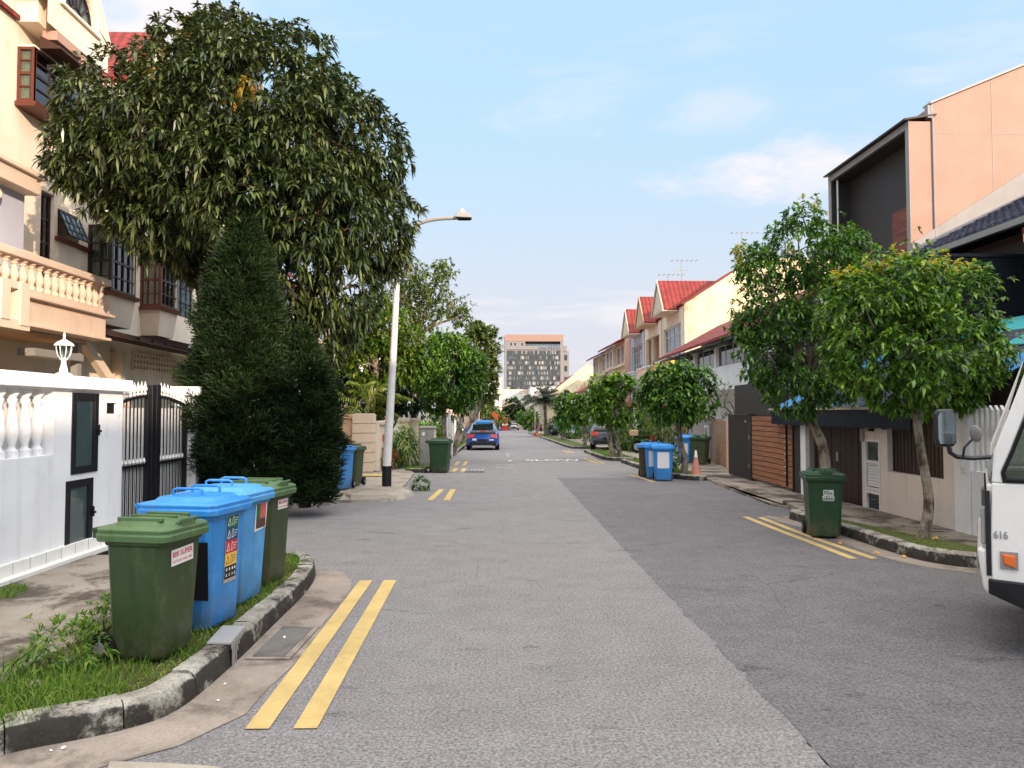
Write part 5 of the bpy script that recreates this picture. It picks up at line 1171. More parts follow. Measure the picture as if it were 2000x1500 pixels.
# ------------------------------------------------------------------ generic terrace units beyond
def unit_gable(X, Y0, Y1, zb, zf, zap, wallm, boxm, kind, label, first=False, endwall=False):
    """three-storey unit facing -X with a projecting gable dormer. zf = eave, zap = gable apex, zb = ground"""
    t = thing('terrace_house', label, 'house', (X + 3, (Y0+Y1)/2, zb), 'gabled terrace row on the right', world=True)
    w = Y1 - Y0; yc = (Y0+Y1)/2; mb = MB(); z2 = zb + 5.2
    wall_holes(mb, (X, Y1, zb), YN, XN, w, zf - zb, [(.5, w-.8, 5.45, 7.75), (.6, w-1.2, 2.9, 4.7), (.5, w-.5, .1, 2.4)], .25)
    mb.box(X+.25, X+9, Y1-.2, Y1-.001, zb, zf)
    mb.build('wall', M[wallm], t)
    ew = MB(); ew.prism([(X, zb), (X+9, zb), (X+9, zf+.65*4.4), (X+4.4, zf+.65*4.4), (X, zf+.05)], 'y', Y0-.12, Y0+.05); ew.build('party_wall', M['cream_wall' if endwall else wallm], t)
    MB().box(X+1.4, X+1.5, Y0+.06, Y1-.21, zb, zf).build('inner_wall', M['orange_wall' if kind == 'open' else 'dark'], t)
    MB().slab([(X-.1, Y0+.06, zf+.02), (X-.1, Y1, zf+.02), (X+4.4, Y1, zf+.65*4.4), (X+4.4, Y0+.06, zf+.65*4.4)], (-.03, 0, .1)).build('roof', M['red_roof'], t)
    if kind != 'open':
        window(t, (X+.12, Y1-.5, zb+5.46), YN, XN, w-1.3, 2.28, 4, (.3, .75), 'white_trim', 'glass_blue', .07, .08)
    else:
        MB().box(X+.1, X+.3, yc+.6, yc+.85, zb+5.46, zb+7.7).build('column', M['cream'], t)
    window(t, (X+.12, Y1-.6, zb+2.91), YN, XN, w-1.8, 1.78, 3, (.5,), 'white_trim', 'glass', .07, .08)
    bx = MB(); bx.box(X-.75, X-.02, Y0+.35, Y1-.75, zb+4.55, zb+5.42); bx.prism([(X-.55, zb+4.2), (X-.02, zb+4.0), (X-.02, zb+4.54), (X-.72, zb+4.54)], 'y', Y0+.6, Y1-1.0); b = bx.build('balcony', M[boxm], t, bevel=.03)
    MB().box(X-.80, X-.01, Y0+.30, Y1-.70, zb+5.421, zb+5.50).build('ledge', M['white_trim'], b)
    # gable dormer
    g0, g1, xf = yc-1.85, yc+1.55, X-.15; gc = (g0+g1)/2; ze = zf - .1
    MB().prism([(g0+.2, ze), (g1-.2, ze), (gc, zap-.12)], 'x', X-.05, X+2.0).build('gable', M['white' if boxm != 'pinkish' else 'tan'], t)
    rf = MB()
    for s, g in ((1, g0), (-1, g1)): rf.slab([(X-1.0, g, ze-.05), (X-1.0, gc, zap), (X+5, gc, zap), (X+5, g, ze-.05)], (0, 0, .1))
    rf.build('dormer_roof', M['red_roof_x'], t)
    rk = MB()
    for g in (g0, g1): rk.hexa([(X-1.06, g, ze-.12), (X-1.0, g, ze-.12), (X-1.0, gc, zap-.06), (X-1.06, gc, zap-.06)], [(X-1.06, g, ze+.12), (X-1.0, g, ze+.12), (X-1.0, gc, zap+.14), (X-1.06, gc, zap+.14)])
    rk.prism([(g0, ze-.10), (g1, ze-.10), (g1, ze-.04), (g0, ze-.04)], 'x', X-1.0, X-.06); rk.prism([(g0+.15, ze), (g1-.15, ze), (gc, zap-.15)], 'x', X-.98, X-.90)
    rk.build('bargeboard', M['pale' if boxm != 'pinkish' else 'tan'], t)
    # ground floor: porch, low boundary wall and gate
    MB().box(X-3.2, X-.05, Y0+.1, Y1-.1, zb+2.45, zb+2.75).build('porch_roof', M['red_flat' if kind != 'open' else 'white'], t)
    MB().box(X-3.1, X-2.9, Y0+.15, Y0+.4, zb, zb+2.45).build('porch_post', M['white'], t)
    MB().box(X-3.6, X-3.4, Y0, Y0+1.8, zb, zb+1.5).build('front_wall', M['pale'], t)
    mb = MB()
    for i in range(int((w-2)/.14)): mb.box(X-3.52, X-3.48, Y0+1.9+i*.14, Y0+1.94+i*.14, zb+.1, zb+1.6)
    mb.box(X-3.53, X-3.47, Y0+1.82, Y1-.1, zb+1.5, zb+1.54); mb.build('gate', M['brown'], t)
    return t
g0 = gz(48)
unit_gable(11.5, 44.9, 51.0, g0, 8.35, 10.25, 'cream', 'orange_wall', 'win', 'cream gabled house with big weathered side wall and orange balcony box', endwall=True)
unit_gable(11.5, 51.0, 57.0, g0-.08, 8.25, 10.15, 'cream', 'pinkish', 'open', 'cream gabled house with open balcony and pale pink parapet')
unit_gable(11.5, 57.0, 62.8, g0-.15, 8.15, 10.05, 'bluegrey', 'bluegrey', 'win', 'blue grey gabled house with white framed window, third in the gabled row')
def antenna(x, y, z, h, k):
    t = thing('antenna', ['tall television antenna on the red roof ridge', 'short television antenna beside a taller one on the ridge', 'television antenna mast above the weathered side wall'][k], 'antenna', (x, y, z), 'roof antennas')
    MB().tube([(0, 0, -.3), (0, 0, h)], .025, 6).build('mast', M['grey_paint'], t); mb = MB()
    mb.bar((-.7, 0, h-.05), (1.2, 0, h+.03), .03)
    for i in range(6): mb.bar((-.6+i*.32, -.28, h-.04), (-.6+i*.32, .28, h-.04), .02)
    mb.bar((-.5, 0, h-.7), (.4, 0, h-.68), .03)
    mb.build('aerial', M['grey_paint'], t)
antenna(12.2, 48.2, 10.2, 1.6, 0); antenna(11.5, 49.0, 10.1, .9, 1); antenna(15.3, 45.5, 11.3, 1.7, 2)

def row_house(side, X, Y0, Y1, zb, ze, depth, wallm, roofm, label, group, floors=3, glassm='glass_blue', porch=None, gable=False):
    """terrace unit whose facade lies in the plane x = X; side = -1: facade looks towards -X, +1: towards +X"""
    t = thing('terrace_house', label, 'house', (X - side*depth/2, (Y0+Y1)/2, zb), group, world=True)
    w = Y1-Y0; nv = Vector((side, 0, 0)); u = YP if side > 0 else YN; O = (X, Y0 if side > 0 else Y1, zb)
    fh = (ze-zb)/floors; holes = []; wins = []
    for f in range(floors):
        for (a, b) in ((.10, .46), (.56, .90)):
            z0 = f*fh + (.9 if f else .15); z1 = f*fh + fh*.86; holes.append((a*w, b*w, z0, z1)); wins.append((a*w, b*w, z0, z1))
    mb = MB(); wall_holes(mb, O, u, nv, w, ze-zb, holes, .2); xb = X - side*depth
    mb.box(X - side*.2, xb, Y0, Y0+.15, zb, ze); mb.box(X - side*.2, xb, Y1-.15, Y1, zb, ze); mb.box(xb, xb + side*.15, Y0+.15, Y1-.15, zb, ze)
    mb.build('wall', M[wallm], t)
    for a, b, z0, z1 in wins: window(t, Vector(O) + u*a + Vector((0, 0, z0)) - nv*.08, u, nv, b-a, z1-z0, 2, (.35,), 'white_trim', glassm, .07, .06)
    led = MB()
    for f in range(1, floors): led.box(X + side*.01, X + side*.28, Y0+.02, Y1-.02, zb+f*fh+.60, zb+f*fh+.76)
    led.build('ledge', M['pale'], t)
    zr = ze + depth*.5*.5
    rf = MB(); a, b, c = X + side*.75, X - side*depth*.5, X - side*(depth+.5)
    rf.slab([(a, Y0, ze-.3), (a, Y1, ze-.3), (b, Y1, zr), (b, Y0, zr)], (0, 0, .14)).slab([(b, Y0, zr), (b, Y1, zr), (c, Y1, ze-.2), (c, Y0, ze-.2)], (0, 0, .14)); rf.build('roof', M[roofm], t)
    MB().prism([(X, ze), (X - side*depth*.5, zr-.03), (X - side*depth, ze)], 'y', Y0+.01, Y0+.16).build('gable', M[wallm], t)
    if porch: MB().slab([(X + side*.05, Y0+.1, zb+fh+.1), (X + side*3.2, Y0+.1, zb+fh-.35), (X + side*3.2, Y1-.1, zb+fh-.35), (X + side*.05, Y1-.1, zb+fh+.1)], (0, 0, .12)).build('porch_roof', M[porch], t)
    return t
gG = gz(68)
names = ['pink cream house with green curtained windows right of the papaya crown', 'cream house with maroon hipped eave, second beyond the blue grey gable', 'pale cream house with maroon eave, third beyond the blue grey gable', 'cream house at the far end of the maroon eave']
for i in range(4): row_house(-1, 11.0 - (i % 2)*.3, 62.9 + i*4.6, 67.4 + i*4.6, gG - .06*i, 8.0 - .12*i, 9, ['pinkish', 'cream', 'pale', 'cream'][i], 'maroon_roof', names[i], 'maroon roofed terrace row', 3)
row_house(-1, 12.2, 82.0, 90.0, gz(85), 5.8, 10, 'cream', 'maroon_roof', 'low cream house with steep maroon roof behind the street trees', 'houses far down the street', 2, porch='red_flat')
row_house(-1, 11.5, 93.0, 104.0, gz(98), 4.6, 10, 'white', 'maroon_roof', 'white house with bright red porch roof near the far palm', 'houses far down the street', 2, porch='red_flat')
# ------------------------------------------------------------------ far buildings
def block(label, cat, x0, x1, y0, y1, z0, z1, m, name='building', rows=3, cols=4, glassm='glass', roof=None, group='buildings at the end of the street'):
    t = thing(name, label, cat, ((x0+x1)/2, (y0+y1)/2, z0), group, world=True)
    w, h = x1-x0, z1-z0; holes = [(w*(c+.2)/cols, w*(c+.8)/cols, h*(r+.25)/rows, h*(r+.8)/rows) for c in range(cols) for r in range(rows)]
    mb = MB(); wall_holes(mb, (x0, y0, z0), XP, YN, w, h, holes, .3); mb.box(x0, x0+.2, y0+.3, y1, z0, z1).box(x1-.2, x1, y0+.3, y1, z0, z1).box(x0+.2, x1-.2, y0+.31, y1, z1-.2, z1); mb.build('wall', M[m], t)
    for a, b, c, d in holes: window(t, (x0+a, y0+.12, z0+c), XP, YN, b-a, d-c, 2, (), 'white_trim', glassm, .12, .08)
    MB().box(x0-.15, x1+.15, y0-.15, y1, z1, z1+.35).build('parapet', M[roof or m], t)
    return t
def white_gable(label, x0, x1, y0, y1, z0, ze, za, m, roofm):
    t = thing('terrace_house', label, 'house', ((x0+x1)/2, (y0+y1)/2, z0), 'houses far down the street', world=True); xc = x0 + (x1-x0)*.55
    MB().prism([(x0, z0), (x1, z0), (x1, ze), (xc, za), (x0, ze*.82)], 'y', y0, y0+.3).box(x0, x0+.3, y0+.3, y1, z0, ze*.82).box(x1-.3, x1, y0+.3, y1, z0, ze).build('wall', M[m], t)
    MB().slab([(x0, y0+.3, ze*.82-.9), (x0, y1, ze*.82-.9), (xc, y1, za-.8), (xc, y0+.3, za-.8)], (0, 0, .15)).slab([(xc, y0+.3, za-.8), (xc, y1, za-.8), (x1, y1, ze-.8), (x1, y0+.3, ze-.8)], (0, 0, .15)).build('roof', M[roofm], t)
    for k in range(3): window(t, (x0-.02, y0+3+k*4, z0+4), YN, XN, 1.6, 1.5, 2, (), 'white_trim', 'glass', .1, .02)
    return t
white_gable('big white gable wall seen above the far palm tree', 9.5, 19, 118, 150, -1.5, 6.6, 9.6, 'cream_wall', 'maroon_roof')
white_gable('white house with a tall white gable and orange rail above the red porch', 15, 26, 106, 118, -1.2, 8.6, 10.8, 'white', 'maroon_roof')
white_gable('cream stepped gable house left of the big white gable', 6.8, 12.0, 152, 175, -1.6, 5.4, 7.0, 'cream', 'maroon_roof')
block('plain white block with a dark rooftop vent beside the hotel', 'building', 30, 44, 190, 205, -2, 18.5, 'white', rows=4, cols=2)
block('low white building with grey roof in front of the hotel', 'building', 9.5, 21, 200, 215, -2, 8.6, 'white', rows=2, cols=3, roof='grey_wall')
block('pale green glazed shopfront building below the hotel', 'building', 2.0, 10, 215, 228, -2, 8.0, 'cream', rows=3, cols=4, glassm='curtain_blue')
block('cream balconied flats left of the hotel base', 'building', -4.5, 1.6, 190, 204, -2, 10.2, 'cream', rows=4, cols=2)
block('pink and white flats at the far left end of the street', 'building', -16, -5, 200, 214, -2, 11.8, 'pinkish', rows=4, cols=4)
block('brown slab building just left of the hotel', 'building', -6, 4.8, 330, 345, -2, 11.5, 'tan', rows=3, cols=3)
# hotel
t = thing('hotel', 'tall grey glazed hotel with peach crown and roof garden at the end of the street', 'hotel', (21, 410, -3), world=True)
HX0, HX1, HY, zt = 5.0, 36.6, 400.0, 43.2
mb = MB(); mb.box(HX0, HX0+.9, HY, HY+22, -3, zt).box(HX1-1.6, HX1, HY, HY+22, -3, zt).box(HX0+.9, HX1-1.6, HY+.6, HY+22, -3, 37.2).box(HX0+.9, HX1-1.6, HY+.01, HY+22, 40.0, zt-.01).box(HX0+.9, HX1-1.6, HY+.02, HY+.6, 35.6, 37.6)
mb.box(HX0+.9, HX0+11, HY+.03, HY+4, 37.6, 40.0).box(HX0+11, HX1-1.6, HY+6, HY+22, 37.2, 40.0)
mb.build('wall', M['hotel_wall'], t)
MB().box(HX0-.05, HX1+.05, HY-.15, HY+22, zt-3.0, zt+.5).build('crown', M['hotel_crown'], t)
MB().box(HX1, HX1+3.4, HY+3, HY+20, -3, 35).box(HX1+.3, HX1+2.2, HY+2.5, HY+18, 35, 38).build('side_wing', M['hotel_wall'], t)
wn = MB()
for i in range(5): wn.box(HX1+3.4, HX1+3.45, HY+5, HY+8, 8+i*5, 11+i*5)
for i in range(4): wn.box(HX1+.8, HX1+2.4, HY+2.9, HY+2.99, 12+i*6, 15+i*6)
wn.build('side_window', M['glass'], t)
rg = random.Random(11)
pans = [M['glass'], m_glass('dull_glass', '#3c464a', 0.25), pmat('grey_blind', '#6e7272', 0.5, 0.1), M['grey_wall'], pmat('grey_panel', '#3d4142', 0.4, 0.1)]
for r in range(12):
    z0 = 33.2 - r*2.78 ; b = MB(); x = HX0 + .95
    while x < HX1 - 1.7:
        w_ = rg.choice((.55, .55, .8, 1.2)); e = min(x + w_, HX1 - 1.65); b.mat(rg.choice((0, 1, 1, 2, 4, 2, 3) if rg.random() < .6 else (1, 4, 4))).box(x+.04, e-.04, HY+.25, HY+.5, z0, z0+1.75); x = e
    b.build('window_band', pans, t)
    MB().box(HX0+.9, HX1-1.6, HY+.15, HY+.55, z0-1.0, z0-.02).build('spandrel', pans[4], t)
for x in (HX0+3, HX0+5.2, HX0+9): MB().box(x, x+.7, HY-.02, HY+.05, 37.8, 39.2).build('terrace_door', M['dark'], t)
MB().box(HX0+11, HX1-1.6, HY+.1, HY+.25, 37.6, 38.6).build('terrace_rail', M['glass_blue'], t)
text_obj('Hotel INDIGO', 1.9, 'roof_sign', M['navy_ink'], t, frame((HX1-7.6, HY-.05, 36.6), (1, 0, 0), (0, 0, 1)) @ Matrix.Translation(-(Matrix.Identity(3) @ Vector((0, 0, 0)))), .03, 1.0, bold=.02).location = -ORG[t.name]
# left houses beyond the trees, then an added unseen row shading the street
for i in range(6): row_house(1, -10.6 - .2*(i % 2), 29 + i*7.5, 36.4 + i*7.5, gz(30 + i*7.5) - .2, 8.6 - .2*i, 9, ['pale', 'white', 'cream', 'pinkish', 'white', 'cream'][i], 'red_roof', ['pale house behind the yellow green tree on the left', 'white house behind the tall airy tree on the left', 'cream house behind the round tree, left side', 'pinkish house behind the dark layered tree, left side', 'white house near the far end, left side', 'cream house at the far end, left side'][i], 'left houses behind the trees', 3)
for i in range(9): row_house(-1, 12.0, -50 + i*6.2, -44 + i*6.2 + .1, 0, 9.6, 10, ['cream', 'pale', 'white'][i % 3], 'red_roof', 'added terrace house of the unseen shading row behind the viewpoint, right side', 'added shading row behind the viewpoint', 3)
# ------------------------------------------------------------------ trees and plants
def lobe_points(rng, lobes, dens, inner=0.62, gaps=0.0, gs=2.2, stray=.09):
    """cluster centres near the surface of a set of ellipsoids [(centre, (rx, ry, rz))]; returns points and outward normals"""
    P, N = [], []
    for c, r in lobes:
        c = np.array(c, float); r = np.array(r, float) if hasattr(r, '__len__') else np.array([r, r, r], float)
        area = 4 * math.pi * ((r[0]*r[1])**1.6 + (r[0]*r[2])**1.6 + (r[1]*r[2])**1.6)**(1/1.6) / 3**(1/1.6)
        n = max(6, int(area * dens)); d = rand_unit(rng, n); k = inner + (1.04 - inner) * rng.uniform(0, 1, n)**0.55
        k *= 1 + .10*np.sin(d[:,0]*7 + c[0]*3)*np.sin(d[:,2]*8 + c[2]*5) + .07*np.sin(d[:,1]*13 + d[:,2]*11); k = np.where(rng.uniform(0, 1, n) < stray, k * rng.uniform(1.05, 1.38, n), k)
        p = c + d * r * k[:, None]; nn = d / r; nn /= np.linalg.norm(nn, axis=1)[:, None]
        keep = np.ones(n, bool)
        for c2, r2 in lobes:
            c2 = np.array(c2, float); r2 = np.array(r2, float) if hasattr(r2, '__len__') else np.array([r2]*3, float)
            if np.allclose(c2, c): continue
            keep &= ~(np.linalg.norm((p - c2) / r2, axis=1) < 0.6)
        P.append(p[keep]); N.append(nn[keep])
    P, N = np.concatenate(P), np.concatenate(N)
    if gaps:
        f = np.sin(P[:, 0]*gs + 1.1) * np.sin(P[:, 1]*gs*1.1 + .4) + np.sin(P[:, 2]*gs*1.2 + 2.) * np.sin(P[:, 0]*gs*.8 + P[:, 1]*gs*.7) + rng.normal(0, .35, len(P))
        k = f > (gaps * 2 - 1.2); P, N = P[k], N[k]
    return P, N
def crown_mesh(rng, P, N, K, L, Wd, droop, mats, parent, up=0.2, spread=0.9, segs=2, young=None, out=0.5, flat=0.0, name='crown'):
    n = len(P); k = np.repeat(np.arange(n), K); m = len(k)
    D = N[k] * out + rand_unit(rng, m) * spread; D[:, 2] = D[:, 2] * (1 - flat) + up; D /= np.linalg.norm(D, axis=1)[:, None]
    U = np.tile(np.array([[0, 0, 1.0]]), (m, 1)) + rand_unit(rng, m) * 0.35
    ll = L * rng.uniform(.7, 1.2, m)
    V, F = leaf_strips(P[k] + rand_unit(rng, m) * (L * .12), D, U, ll, Wd * rng.uniform(.8, 1.2, m), droop * rng.uniform(.5, 1.3, m), segs)
    mi = None
    if young is not None: mi = np.repeat(young[k].astype(np.int32), segs)
    return np_mesh(name, V, F, mats, parent, mi)
def limbs(mb, rng, start, ends, r0, r1, bend=.25, n=5):
    for e in ends:
        a, b = Vector(start), Vector(e); L = (b - a).length; pts, rr = [], []
        w = Vector(rng.normal(0, bend * L * .3, 3))
        for i in range(n + 1):
            s = i / n; pts.append(a.lerp(b, s) + w * math.sin(s * math.pi) + Vector((0, 0, .06 * L * math.sin(s * math.pi)))); rr.append(r0 + (r1 - r0) * s)
        mb.tube(pts, rr, 6)
def tree(name, label, trunk, rads, lobes, dens, K, L, Wd, droop, leafm, seed, barkm='bark', youngm=None, ypts=(), yr=.25, gaps=0.15, group=None, up=.15, spread=.9, segs=2, out=.5, cat='tree', extra=None, flat=0, inner=.62, limb_r=None, gs=2.2):
    rng = np.random.default_rng(seed); base = trunk[0]
    t = thing(name, label, cat, base, group, world=True)
    mb = MB(); pts = smooth3(trunk); mb.tube(pts, np.interp(np.linspace(0, 1, len(pts)), np.linspace(0, 1, len(rads)), rads), 9)
    top = trunk[-1]; lr = limb_r or rads[-1] * .7
    limbs(mb, rng, top, [c for c, r in lobes], lr, lr * .25)
    for c, r in lobes:
        rr = r if not hasattr(r, '__len__') else max(r)
        limbs(mb, rng, c, [Vector(c) + Vector(d) * rr * .8 for d in rand_unit(rng, 4)], lr * .30, lr * .06, n=3)
    if extra:
        for ex in extra: mb.tube(smooth3(ex[0]), np.linspace(ex[1], ex[2], len(smooth3(ex[0]))), 8)
    mb.build('trunk', M[barkm], t, smooth=True)
    P, N = lobe_points(rng, lobes, dens, inner, gaps, gs, 0 if leafm == 'mango' else .09)
    yg = np.zeros(len(P), bool)
    for y in ypts: yg |= np.linalg.norm(P - np.array(y), axis=1) < yr
    yg &= rng.uniform(0, 1, len(P)) < .75
    crown_mesh(rng, P, N, K, L, Wd, droop, [M[leafm]] + ([M[youngm]] if youngm else []), t, up, spread, segs, yg if youngm else None, out, flat)
    return t
def smooth3(pts, n=2):
    pts = [Vector(p) for p in pts]
    for _ in range(n):
        q = [pts[0]]
        for a, b in zip(pts, pts[1:]): q += [a.lerp(b, .25), a.lerp(b, .75)]
        pts = q + [pts[-1]]
    return pts
def pl(px, py, Y, r, ky=1.0, kz=1.0):
    """lobe seen at a photo point, at depth Y, with a radius given in photo pixels"""
    m = r * Y / F_PX; return (tuple(at(px, py, Y)), (m, m * ky, m * kz))
def pt(px, py, Y): return tuple(at(px, py, Y))
# big mango tree
ML = [pl(190, 300, 14.5, 92), pl(235, 225, 14.7, 110), pl(222, 352, 14.9, 92), pl(330, 260, 14.1, 135), pl(370, 150, 15.3, 105), pl(440, 85, 15.7, 70), pl(470, 190, 14.3, 135), pl(560, 160, 15.3, 105), pl(600, 270, 14.3, 140), pl(690, 300, 15.1, 105),
      pl(720, 430, 15.1, 95), pl(735, 470, 15.7, 66), pl(620, 420, 14.1, 130), pl(470, 360, 13.8, 135), pl(330, 400, 14.5, 110), pl(560, 530, 14.7, 110), pl(660, 570, 15.1, 82), pl(640, 640, 15.3, 55), pl(420, 480, 15.5, 90), pl(560, 340, 16.5, 150), pl(350, 320, 16.7, 140)]
yp = [pt(358, 60, 15.2), pt(455, 200, 13.5), pt(345, 130, 14.5), pt(495, 170, 13.4), pt(310, 150, 14.3), pt(380, 95, 15.1)]
tree('mango_tree', 'large dark mango tree with dense drooping leaves over the left-hand houses', [(-6.35, 16.2, .05), (-6.3, 16.1, 1.5), pt(402, 640, 16.0), pt(397, 590, 15.9), pt(388, 545, 15.8)], [.16, .14, .12, .11, .10], ML, 34, 11, .185, .056, .62, 'mango', 21, 'bark_dark', 'mango_y', yp, .30, .08, up=.05, spread=.85, segs=2, out=.62, inner=.72, limb_r=.075,
     extra=[([pt(388, 545, 15.8), pt(352, 495, 15.7), pt(318, 462, 15.6), pt(280, 420, 15.4)], .085, .05)])
# conifers
def conifer(label, cx, cy, z0, z1, prof, n, seed, lean=(0, 0)):
    rng = np.random.default_rng(seed); t = thing('conifer', label, 'conifer', (cx, cy, z0), 'dark conifers beside the gate', world=True)
    MB().tube([(cx, cy, z0 - .1), (cx + lean[0]*.5, cy, (z0+z1)/2), (cx + lean[0], cy, z1 - .2)], [.11, .07, .02], 8).build('trunk', M['bark_dark'], t)
    z = rng.uniform(0, 1, n * 2); rmax = np.interp(z, [p[0] for p in prof], [p[1] for p in prof]); k = rng.uniform(0, max(p[1] for p in prof), n * 2) < rmax + .05
    z, rmax = z[k][:n], rmax[k][:n]; n = len(z); a = rng.uniform(0, 2*math.pi, n)
    lump = 1 + .13 * np.sin(a*5 + z*23) + .13 * np.sin(a*3 - z*37 + 1) + .08 * np.sin(a*9 + z*61) + rng.normal(0, .06, n)
    r = rmax * lump * (0.55 + .47 * rng.uniform(0, 1, n)**.5)
    P = np.stack([cx + lean[0]*z + r*np.cos(a), cy + r*np.sin(a), z0 + (z1-z0)*z + rng.normal(0, .05, n)], 1); O = np.stack([np.cos(a), np.sin(a), np.zeros(n)], 1)
    K = 7; kk = np.repeat(np.arange(n), K); m = len(kk)
    D = O[kk] * .55 + rand_unit(rng, m) * .55; D[:, 2] += .62; D /= np.linalg.norm(D, axis=1)[:, None]
    V, F = leaf_strips(P[kk] + rand_unit(rng, m)*.02, D, rand_unit(rng, m), .15 * rng.uniform(.6, 1.4, m), np.full(m, .034), rng.uniform(0, .4, m), 1)
    np_mesh('foliage', V, F, M['cypress'], t)
cA = at(466, 700, 13.0)
conifer('tall dark green conifer in front of the gate', cA.x, 13.0, .20, 5.35, [(0, .62), (.06, .76), (.3, .80), (.5, .70), (.68, .56), (.8, .43), (.9, .24), (.97, .08), (1, .01)], 15000, 31, (.06, 0))
cB = at(598, 800, 13.1)
conifer('shorter dark conifer leaning against the tall one', cB.x, 13.1, .24, 3.25, [(0, .36), (.08, .48), (.4, .56), (.7, .42), (.85, .22), (1, .03)], 6500, 32, (-.08, 0))
# street trees
ST = dict(K=6, L=.098, Wd=.044, droop=.5, leafm='street', youngm='street_y', group='street trees along the kerbs')
tree('street_tree', 'round street tree with yellow and orange young leaves, nearest on the right', [(5.72, 9.9, .09), pt(1818, 985, 9.95), pt(1802, 900, 9.98), pt(1790, 820, 10.0), pt(1785, 740, 10.05)], [.085, .066, .058, .052, .045],
     [pl(1690, 600, 9.8, 85), pl(1760, 570, 9.9, 85), pl(1850, 590, 10.1, 90), pl(1700, 690, 9.7, 85), pl(1790, 680, 9.5, 100), pl(1870, 690, 10.0, 85), pl(1735, 560, 10.4, 75), pl(1830, 740, 10.2, 70), pl(1750, 745, 9.9, 62), pl(1915, 700, 10.3, 55), pl(1640, 620, 10.1, 45), pl(1880, 760, 10.1, 40)],
     185, seed=41, ypts=[pt(1745, 497, 9.9), pt(1720, 505, 9.9), pt(1780, 500, 10), pt(1655, 530, 9.8), pt(1825, 515, 10), pt(1850, 520, 10), pt(1800, 510, 10), pt(1905, 545, 10.1), pt(1875, 520, 10.1)], yr=.22, gaps=.46, inner=.5, gs=5.2, **{**ST, 'leafm': 'fresh'})
tree('street_tree', 'tall street tree with a pointed crown behind the lone green bin', [(5.75, 13.0, .09), pt(1614, 930, 13.0), pt(1608, 870, 13.0), pt(1592, 838, 13.0), pt(1577, 800, 13.0), pt(1583, 735, 13.0)], [.10, .095, .09, .085, .085, .07],
     [pl(1568, 425, 13.0, 38, kz=1.2), pl(1560, 490, 13.0, 75), pl(1490, 535, 12.8, 52), pl(1625, 520, 13.2, 60), pl(1510, 610, 12.8, 78), pl(1600, 600, 12.8, 85), pl(1500, 690, 12.9, 68), pl(1590, 690, 12.7, 85), pl(1560, 755, 13.0, 62), pl(1470, 640, 13.1, 42), pl(1655, 480, 13.4, 40), pl(1640, 740, 13.2, 45), pl(1460, 500, 13.0, 28), pl(1520, 740, 13.1, 40)],
     140, seed=42, ypts=[pt(1560, 400, 13), pt(1590, 395, 13), pt(1430, 490, 13), pt(1440, 520, 13), pt(1535, 470, 12.4)], yr=.24, gaps=.46, inner=.45, gs=4.6, **ST)
tree('street_tree', 'low street tree on the grass beside the striped cone', [(5.22, 20.5, .09), pt(1338, 900, 20.5), pt(1328, 860, 20.5), pt(1322, 810, 20.5)], [.10, .085, .075, .07],
     [pl(1290, 750, 20.3, 36), pl(1330, 735, 20.5, 34), pl(1370, 750, 20.6, 34), pl(1300, 785, 20.2, 38), pl(1350, 785, 20.3, 40), pl(1385, 775, 20.8, 24), pl(1268, 770, 20.6, 22), pl(1325, 765, 21.2, 40)], 85, seed=43, gaps=.38, inner=.5, K=6, L=.16, Wd=.075, droop=.5, leafm='street', group='street trees along the kerbs')
tree('street_tree', 'bright yellow green street tree with twin trunks beside the dark car', [(4.78, 29.8, .0), pt(1192, 870, 29.8), pt(1190, 845, 29.8), pt(1196, 820, 29.8)], [.13, .11, .10, .09],
     [pl(1175, 752, 29.5, 24), pl(1210, 752, 29.8, 24), pl(1180, 790, 29.5, 30), pl(1222, 790, 30, 30), pl(1200, 808, 29.7, 28), pl(1165, 800, 30, 20), pl(1240, 800, 30.2, 20), pl(1195, 775, 30.4, 30)], 46, seed=44, gaps=.34, inner=.5, K=6, L=.21, Wd=.11, droop=.4, leafm='bright', group='street trees along the kerbs', extra=[([(5.02, 29.7, 0), pt(1206, 868, 29.7), pt(1203, 845, 29.8)], .10, .08)])
FT = dict(gaps=.22, inner=.5, K=6, droop=.4)
tree('street_tree', 'green street tree right of the far palm', [(5.3, 44, -.3), pt(1142, 820, 44)], [.13, .09], [pl(1125, 790, 44, 20), pl(1145, 785, 44, 18), pl(1135, 810, 44, 20), pl(1120, 815, 44.5, 16)], 26, L=.28, Wd=.14, leafm='bright', seed=45, group='street trees along the kerbs', **FT)
tree('street_tree', 'darker street tree between the far palm and the green bins', [(5.2, 58, -.45), pt(1105, 830, 58)], [.14, .1], [pl(1100, 790, 58, 16), pl(1110, 805, 58, 18), pl(1098, 820, 58, 16), pl(1108, 775, 58.5, 10)], 20, L=.33, Wd=.18, leafm='street', seed=46, group='street trees along the kerbs', **FT)
